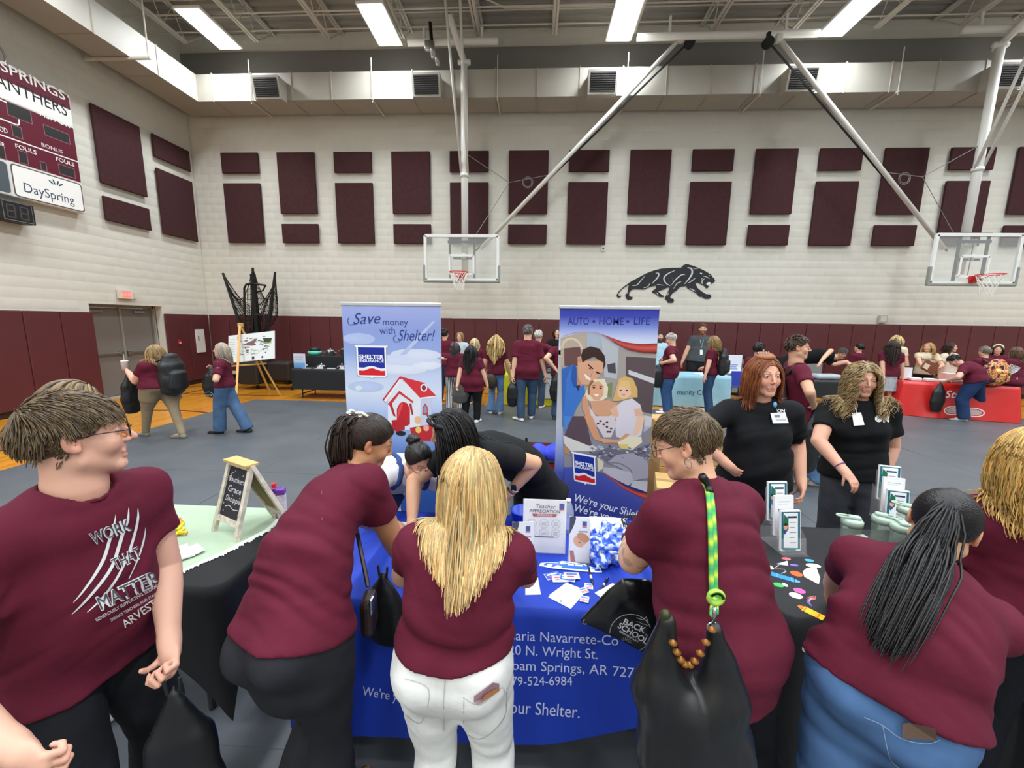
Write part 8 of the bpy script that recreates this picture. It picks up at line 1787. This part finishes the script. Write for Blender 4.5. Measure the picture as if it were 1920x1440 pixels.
MB().cyl(hook+np.array([0, 0, .02]), hook-np.array([0, 0, .03]), .005, 6).tube([hook+np.array([.014*math.cos(a), 0, -.04+.014*math.sin(a)]) for a in np.linspace(0, 2*PI, 14, endpoint=False)], .003, 5, closed=True).build('ring', mst, hb, True)
S = Sdf(); b = lambda x, y, dy=0.: W(x, y, bagY+dy)
S.tube([b(1248, 1165), b(1240, 1220), b(1235, 1290), b(1262, 1370)], [.022, .045, .065, .09], [.02, .035, .05, .07], CR); S.tube([b(1341, 1180), b(1348, 1240), b(1350, 1310), b(1330, 1390)], [.018, .045, .070, .10], [.02, .035, .05, .07], CR, k=.03); S.tube([b(1235, 1290), b(1295, 1330), b(1350, 1310)], [.05, .07, .06], [.05, .06, .05], CU, k=.05); S.tube([b(1295, 1330), b(1300, 1400), b(1312, 1470)], [.10, .155, .165], [.06, .085, .085], CR, k=.05)
S.put(lambda p_: -.010*(np.abs(2*vnoise((p_-hook)*np.array([20, 20, 4.5]), 7)-1)-.4), [-99]*3, [99]*3, 0, 'd')
v, f = S.mesh(.006); v = relax(v, f, 2); link('bag_body', pmesh('bag_body', v, f), mlea, hb, True); MB().lathe(b(1248, 1150)-np.array([0, 0, .03]), [(.008, 0), (.014, .01), (.013, .03), (.006, .04)], 12).build('end_clasp', mat('clasp_bronze', '#3a3f22', rough=.4, metal=.5), hb, True)
ch_ = MB()
for k, tq in enumerate(np.linspace(0, 1, 9)):
    a_ = b(1262, 1205, -.04)*(1-tq)+b(1335, 1180, -.04)*tq; a_[2] -= .10*math.sin(PI*tq)*.8; ch_.lathe(a_-np.array([0, 0, .008]), [(.0, 0), (.010, .004), (.011, .009), (.0, .017)], 8)
ch_.build('bead_charm', mat('amber_beads', '#8a5a20', rough=.25, metal=.4), hb, True)
t, o = pillow('drawstring_bag', 'black school giveaway bag with round white print hanging from the tattooed arm', 'bag', [W(x, y, 1.37) for x, y in ((1086, 1164), (1112, 1135), (1140, 1105), (1166, 1084), (1215, 1085), (1250, 1110), (1262, 1180), (1240, 1232), (1212, 1228), (1150, 1195))], .03, mat('black_satin', '#0f1012', rough=.28, spec=.6), .006, .006, 3, 'pouch', GB_)
bb = bvh_of(o); p = Print(); K = lambda X_, Y_: np.array((1060+X_/3.6, -(1040+Y_/3.6)))
p.line([K(440+140*math.cos(a), 530+128*math.sin(a)) for a in np.linspace(2.2, 6.0, 30)], 1.0, '#c9cbcc', 0); p.line([K(440+140*math.cos(a), 530+128*math.sin(a)) for a in np.linspace(.5, 2.6, 24)], 1.0, '#c9cbcc', 0)
for txt, a, b_, sz in (('BACK', (385, 465), (530, 530), 15.5), ('SCHOOL', (350, 490), (545, 605), 15.5), ('BREAKFAST', (362, 520), (490, 595), 4.6)): A, B_ = K(*a), K(*b_); d = B_-A; p.fit(txt, A[0], A[1], A[0]+np.linalg.norm(d), sz, '#dcdedf', 0, bold=.02, rot=math.atan2(d[1], d[0]))
p.text('TO', *K(535, 545), 5, '#dcdedf', 0, rot=-.5)
for a in np.linspace(.2, 2.9, 9): p.line([K(405+22*math.cos(a), 600-22*math.sin(a)), K(405+46*math.cos(a), 600-42*math.sin(a))], .7, '#c9cbcc', 0)
p.ell(*K(405, 600), 4.5, 3.5, '#c9cbcc', 0, t0=0, t1=PI); p.line([K(365, 600), K(440, 650)], 2.2, '#a9abad', 0); p.line([K(480, 425), K(520, 440), K(545, 420), K(560, 455)], 1.4, '#b9bbbd', 0); p.line([K(480, 450), K(560, 480)], 1.0, '#9a9c9e', 0)
cast(p, 'bag_print', print_mat(), o, bb, .002); MB().tube([W(1097, 1166, 1.36)+.008*(CR*math.cos(a)+CU*math.sin(a)) for a in np.linspace(0, 2*PI, 12, endpoint=False)], .0022, 5, closed=True).build('eyelet', mst, t)
ln = [q for q in (onto(SW, x, y, .004) for x, y in ((1350, 868), (1335, 872), (1318, 882), (1306, 895))) if q is not None]
if len(ln) > 2: MB().tube(ln, .008, 6).build('lanyard', mnyl, SW['root'], True)
c, R, q = SW['head'], SW['HR'], SW['q']; MB().tube([c+R@(np.array([-.082, -.004+.010*math.cos(a), -.048+.018*math.sin(a)])*q) for a in np.linspace(0, 2*PI, 14, endpoint=False)], .0014, 5, closed=True).build('earring', mst, SW['root'], True)
hR = SW['arms']['R'][2]; A_, B_ = W(1222, 945, 1.90), W(1198, 990, 1.93)
t = thing('pen', 'bright blue pen held by the short-haired woman', 'pen', B_, 'pens on the blue table'); MB().tube([A_, A_*.3+B_*.7, B_], [.009, .009, .003], 8).build('barrel', mat('pen_blue', '#2a6be0', rough=.35), t, True); MB().tube([A_, A_+(A_-B_)*.12], [.009, .005], 8).build('cap', mat('pen_blue', '#2a6be0'), t, True)
w_ = SW['arms']['L'][2]; e_ = SW['arms']['L'][1]; d = unit(w_-e_); x_ = unit(np.cross(d, (0, 0, 1))); y_ = np.cross(d, x_)
MB().tube([w_-d*.02+.034*(x_*math.cos(a)+y_*math.sin(a)*.85) for a in np.linspace(0, 2*PI, 20, endpoint=False)], .006, 6, closed=True).build('wristband', mat('wrist_leather', '#3a2418', rough=.6), SW['root'], True)
# tattoo: ink colours painted into the forearm skin
me = SW['body'].data; n_ = len(me.vertices); co = np.zeros(n_*3); me.vertices.foreach_get('co', co); co = co.reshape(-1, 3); ca = np.zeros(n_*4); me.color_attributes['Col'].data.foreach_get('color', ca); ca = ca.reshape(-1, 4)
ax_t = (co-e_)@d; rad = np.linalg.norm((co-e_)-ax_t[:, None]*d, axis=1); L_ = np.linalg.norm(w_-e_); on = (ax_t > -.07) & (ax_t < L_*.75) & (rad < .06); n1 = vnoise(co*38, 4); n2 = vnoise(co*70, 9)
ink = np.where((n2 > .5)[:, None], np.array(lin('#7d8a80')), np.array(lin('#a9886c'))); f_ = (sstep(.48, .56, n1)*on*.75)[:, None]; ca[:, :3] = ca[:, :3]*(1-f_)+ink*f_; me.color_attributes['Col'].data.foreach_set('color', ca.astype(np.float32).ravel())
# ---- badges and shirt marks of the two women in black
def badge(P, label, pts, col='#e3e4e6', extra=None, reel=None, off=.012):
    b_ = bvh_of(P['shirt']); Q = []
    for x, y in pts:
        d = unit(ray(x, y)); h = b_.ray_cast(Vector(CP), Vector(d), 8); Q.append(np.array(h[0])-d*off if h[0] is not None else None)
    if any(q is None for q in Q): return
    bo = MB().prism(Q, unit(CP-sum(Q)/4)*.003).build('name_badge', mat('badge_'+col.strip('#'), col, rough=.35), P['root'])
    if extra: cast(extra, 'badge_print', print_mat(), bo, bvh_of(bo), .0012, .0004)
    if reel:
        d = unit(ray(*reel[0])); h = b_.ray_cast(Vector(CP), Vector(d), 8)
        if h[0] is not None: c = np.array(h[0])-d*.012; S = Sdf(); S.ell(c, (.011, .011, .017)); v, f = S.mesh(.003); link('badge_reel', pmesh('badge_reel', v, f), mat('reel_'+reel[1].strip('#'), reel[1], rough=.3), P['root'], True); MB().cyl(c, (Q[0]+Q[1])/2 if len(Q) > 1 else Q[0], .0025, 5).build('badge_cord', mst, P['root'])
Z = lambda X_, Y_: (1300+X_/4.5, 640+Y_/4.5)
p = Print(); p.rect(1453, -782, 1462, -778, '#7d828a', 0); p.rect(1465, -780, 1474, -777, '#6a7078', 0); p.rect(1455, -788, 1474, -786, '#b0b4ba', 0)
badge(RH, 'b', [Z(650, 605), Z(775, 600), Z(805, 690), Z(672, 692)], extra=p, reel=(Z(688, 535), '#6fb0de'))
rb = bvh_of(RH['shirt']); p = Print(); A = Z(700, 600); p.text('ON', A[0]+2, -A[1], 9, '#e6e8ea', 0, bold=.03); cast(p, 'shirt_logo', print_mat(), RH['shirt'], rb, .003)
p = Print(); p.rect(1600, -782, 1617, -779, '#aab0b6', 0)
badge(CW, 'b', [Z(1338, 605), Z(1415, 600), Z(1445, 705), Z(1355, 712)], '#f2f2ee', extra=p, reel=(Z(1358, 525), '#d8dadc'))
p = Print(); A = Z(1565, 652); p.ell(A[0], -A[1], 7.2, 6.6, '#eef0f0', 0); p.line([(A[0]-4, -A[1]-3), (A[0]+4, -A[1]+3.5)], 1.2, '#17181a', 2); B_ = Z(1600, 680); p.text('N', B_[0], -B_[1], 15, '#eef0f0', 0, bold=.05); cast(p, 'shirt_logo', print_mat(), CW['shirt'], bvh_of(CW['shirt']), .003)
ln = [q for q in (onto(CW, *Z(x, y), .004) for x, y in ((1330, 470), (1345, 520), (1372, 580))) if q is not None]
if len(ln) > 1: MB().tube(ln, .006, 6).build('lanyard', mnyl, CW['root'], True)
a, e_, w_ = CW['arms']['R']; d = unit(w_-e_); x_ = unit(np.cross(d, (0, 0, 1))); y_ = np.cross(d, x_); MB().tube([w_-d*.05+.031*(x_*math.cos(t_)+y_*math.sin(t_)) for t_ in np.linspace(0, 2*PI, 18, endpoint=False)], .004, 5, closed=True).build('wristband', mat('band_purple', '#5a4a8a', rough=.6), CW['root'], True)
# drawstring bow of the black trousers, hair claw, sunglasses, watch
c, R, q = RH['head'], RH['HR'], RH['q']; T = lambda *v: c+R@(np.array(v)*q)
mb = MB()
for k in range(5): mb.tube([T(.02-.014*k, -.01, .118), T(.03-.016*k, -.03, .138), T(.02-.014*k, -.055, .125)], .005, 5)
mb.bar(T(.03, -.03, .128), T(-.05, -.03, .128), .012, .008); mb.build('hair_claw', mat('claw_grey', '#8a7a74', rough=.35), RH['root'], True)
S = Sdf(); S.ell(T(0, -.005, .112), np.array([.055, .06, .026])*q, R); S.put(lambda p_: -.006*(np.abs(2*vnoise((p_-c)*np.array([60, 20, 20]), 3)-1)-.4), [-99]*3, [99]*3, 0, 'd'); v, f = S.mesh(.005); link('swept_hair', pmesh('swept_hair', v, f, np.broadcast_to(np.array(lin('#8d5226')), (len(v), 3))*(.7+.6*vnoise((v-c)*np.array([150, 30, 30]), 3))[:, None]), MATS['hair'], RH['root'], True)
c, R, q = LB['head'], LB['HR'], LB['q']; T = lambda *v: c+R@(np.array(v)*q); mb = MB()
for s_ in (-1, 1): mb.rbox(T(s_*.034, .075, .098), (.058*q, .012, .040), .010, R@rotx(-.7)); mb.tube([T(s_*.062, .07, .098), T(s_*.086, .02, .075), T(s_*.088, -.03, .055)], .003, 5)
mb.bar(T(-.01, .08, .10), T(.01, .08, .10), .006); mb.build('sunglasses', mat('shades_black', '#0e0e10', rough=.15, spec=.7), LB['root'], True)
mb = MB(); mb.tube([T(.090*math.cos(a), -.012+.108*math.sin(a)*1.0, .055+.045*math.sin(a)) for a in np.linspace(-.4, PI+.4, 20)], .012, 6); mb.build('headband', mat('band_black', '#101012', rough=.7), LB['root'], True)
def wrist(P, nm, col, r=.031, w=.010, back=.02, name_='wristband'):
    a, e_, w_ = P['arms'][nm]; d = unit(w_-e_); x_ = unit(np.cross(d, (0, 0, 1))); y_ = np.cross(d, x_); return MB().tube([w_-d*back+r*(x_*math.cos(t_)+y_*math.sin(t_)*.9) for t_ in np.linspace(0, 2*PI, 18, endpoint=False)], w/2, 6, closed=True).build(name_, mat('band_'+col.strip('#'), col, rough=.4), P['root'], True)
wrist(LB, 'L', '#c9c2b8', .031, .014, .045, 'watch_strap'); wrist(LB, 'L', '#4a3a38', .031, .008, .025); wrist(LB, 'L', '#a8a4a0', .031, .007, .010); a, e_, w_ = LB['arms']['L']; d = unit(w_-e_); MB().rbox(w_-d*.045+unit(CP-w_)*.033, (.034, .012, .040), .006).build('watch_face', mat('watch_black', '#141418', rough=.2), LB['root'])
# overalls: bib straps over the white tee
mb = MB(); up, fs, rs = WT['up'], WT['fs'], WT['rs']
for s_ in (-1, 1):
    P = np.array([WT['nb']-up*.34+rs*s_*.07-fs*.16, WT['nb']-up*.16+rs*s_*.085-fs*.16, WT['nb']-up*.05+rs*s_*.085-fs*.10, WT['nb']-up*.01+rs*s_*.088, WT['nb']-up*.06+rs*s_*.085+fs*.10, WT['nb']-up*.22+rs*s_*.075+fs*.16]); P = np.array(Print().smooth(P, 6))
    for _ in range(6): dd = WT['Sc'](P); P = P-grad_of(WT['Sc'], P)*(np.clip(dd, -.2, .2)*.9)[:, None]
    mb.tube(P, .017, 6)
mb.build('overall_strap', denim_mat('#34497a'), WT['root'], True)
bib = Sdf(); cb = WT['sp'](.42)+fs*.13; bib.tube([WT['sp'](.10)+fs*.10, WT['sp'](.62)+fs*.145], [.14, .11], [.03, .025], rs); v, f = bib.mesh(.01); link('overall_bib', pmesh('overall_bib', v, f), denim_mat('#2b3c66'), WT['root'], True)
# ---- figures walking on the left
mbp = mat('pack_black', '#1b1c1e', rough=.5, noise=(10, .25)); backpack('large black backpack worn by the woman in khaki trousers', BP, mbp, (.40, .26, .50), .60, h=.010)
hl = BP['arms']['L']; g0 = hl[2]+unit(hl[2]-hl[1])*.09
t = thing('paper_cup', 'white drink cup with straw carried by the woman in khaki trousers', 'cup', g0); MB().lathe(g0+np.array([0, 0, -.03]), [(.036, 0), (.045, .13), (.048, .135)], 16).build('cup', mat('cup_white', '#d8d4cc', rough=.5), t, True); MB().lathe(g0+np.array([0, 0, .105]), [(.05, 0), (.05, .012), (.02, .02), (0, .02)], 16).build('lid', mat('cup_white', '#d8d4cc'), t, True); MB().cyl(g0+np.array([0, 0, .12]), g0+np.array([.01, 0, .22]), .004, 6).build('straw', mat('cup_white', '#d8d4cc'), t)
gathered_bag('drawstring_bag', 'black drawstring bag carried below the drink cup', g0+np.array([.03, 0, -.06]), .62, .26, .12, 1.2, mnyl, 4, GB_)
hl = GW['arms']['L']; g0 = hl[2]+unit(hl[2]-hl[1])*.08; t, o = gathered_bag('drawstring_bag', 'black printed drawstring bag carried by the grey-blonde woman', g0+np.array([-.02, -.03, .0]), .48, .36, .12, .5, mnyl, 6, GB_); p = Print(); p.line([(391+9*math.cos(a), -(742+7*math.sin(a))) for a in np.linspace(2, 7, 16)], .8, '#a9b4b8', 0); p.text('BACK', 385, -743, 5, '#c3ccd0', 0); p.text('SCHOOL', 384, -748, 4.5, '#c3ccd0', 0); cast(p, 'bag_print', print_mat(), o, bvh_of(o), .003)
p = Print(); [p.line([(399+3*k, -678), (402+3*k, -690), (399+2*k, -703)], .9, '#c9c3c6', 0) for k in range(4)]; cast(p, 'shirt_print', print_mat(), GW['shirt'], bvh_of(GW['shirt']), .003)
hl = MP['arms']['R']; g0 = hl[2]+unit(hl[2]-hl[1])*.09; gathered_bag('drawstring_bag', 'black drawstring bag held by the man walking in profile', g0+np.array([.02, 0, .0]), .72, .26, .14, .3, mnyl, 9, GB_); backpack('grey-strapped backpack worn by the man walking in profile', MP, mat('pack_grey', '#3a3436', rough=.6), (.30, .14, .40), .66, h=.014)
# ---- bags in the crowd
def hang(P, nm, label, H_, w, d, m=mnyl, seed=2, off=(0, 0, 0), rot=.2): hl = P['arms'][nm]; g0 = hl[2]+unit(hl[2]-hl[1])*.08+np.asarray(off); return gathered_bag('drawstring_bag', label, g0, H_, w, d, rot, m, seed, GB_, h=.016)
hang(TM, 'L', 'black drawstring bag held by the tall grey-haired man', .50, .24, .16); hang(KB, 'L', 'black drawstring bag held by the person at the family banner edge', .55, .30, .16, seed=6); hang(GM, 'L', 'black tote held open by the grey-haired man in maroon', .48, .34, .14, seed=7); hang(BD, 'L', 'black printed bag dangling from the bending man', .58, .34, .16, seed=8)
hang(BH, 'L', 'dark grey shoulder bag by the loose maroon shirt', .40, .34, .16, mat('bag_taupe', '#4d4846', rough=.7), 4, (.05, .1, .15))
t = thing('crossbody_bag', 'brown crossbody bag of the woman in wide light jeans', 'bag', (-1.0, 7.95, .8)); c = aty(921, 715, 7.95); S = Sdf(); S.ell(c, (.11, .07, .16)); v, f = S.mesh(.016); link('body', pmesh('body', v, f), mat('bag_brown', '#3f3328', rough=.6), t, True); MB().tube([c+np.array([.0, 0, .14]), aty(924, 668, 7.9), aty(926, 650, 7.95)], .01, 5).build('strap', mat('bag_brown', '#3f3328'), t)
backpack('black backpack worn by the wavy-haired woman', WH, mbp, (.32, .20, .46), .55, h=.014)
backpack('bright floral backpack slung on the grey-haired woman', GB, mat('floral_fabric', vcol=True, rough=.7), (.52, .24, .40), .55, h=.012, colors=['#b02a34', '#d8c24a', '#2b1a24', '#c94a3a', '#e0cf6a', '#a83048', '#d9907a', '#3a1a28'])
p = Print(); [p.line([(1888+2.5*k, -(706-4*k*.3)), (1896+2.5*k, -(682+k))], 1.3, '#d9dadc', 0) for k in range(8)]; p.rect(1888, -712, 1908, -708, '#d0d1d4', 0); cast(p, 'shirt_print', print_mat(), RB['shirt'], bvh_of(RB['shirt']), .004)
t = thing('book', 'brown patterned book held by the blonde woman in cream', 'book', aty(1742, 690, 9.72)); MB().rbox(aty(1743, 688, 9.72), (.34, .04, .24), .006, roty(.45)).build('cover', mat('book_brown', '#7a4a30', rough=.6), t); MB().box(aty(1737, 687, 9.69), (.12, .006, .12), roty(.45)).build('label_patch', mat('patch_cream', '#d8cdb4'), t)
p = Print(); p.text('PANTHERS', 1727, -676, 6, '#3a3230', 0); cast(p, 'shirt_print', print_mat(), BC['shirt'], bvh_of(BC['shirt']), .004)
p = Print(); p.line([(1313, -637), (1315.5, -652), (1319, -637)], .9, '#9fd0d4', 0); p.rect(1312.5, -665, 1317.5, -656, '#e6e8e8', 1); cast(p, 'lanyard', print_mat(), BM['shirt'], bvh_of(BM['shirt']), .004)
hbn = PEOPLE[[i for i, q in enumerate(PEOPLE) if q['root']['label'].startswith('woman with a cream headband')][0]]; c, R, q = hbn['head'], hbn['HR'], hbn['q']; MB().tube([c+R@(np.array([.085*math.cos(a), .03-.02*math.sin(a)*0, .035+.095*math.sin(a)])*q) for a in np.linspace(-.1, PI+.1, 16)], .018, 6).build('headband', mat('band_cream', '#ddd2b8', rough=.8), hbn['root'], True)
# striped trousers: stripes woven along the leg
m = MATS['striped_trousers']; nt = m.node_tree; tc = nt.nodes.new('ShaderNodeTexCoord'); wv = nt.nodes.new('ShaderNodeTexWave'); wv.inputs['Scale'].default_value = 9.0; wv.bands_direction = 'X'; cr = nt.nodes.new('ShaderNodeValToRGB'); cr.color_ramp.interpolation = 'CONSTANT'; cr.color_ramp.elements[0].color = (.01, .011, .013, 1); cr.color_ramp.elements[1].position = .55; cr.color_ramp.elements[1].color = (.62, .62, .6, 1)
nt.links.new(tc.outputs['Object'], wv.inputs['Vector']); nt.links.new(wv.outputs['Color'], cr.inputs['Fac']); nt.links.new(cr.outputs['Color'], nt.nodes['Principled BSDF'].inputs['Base Color'])
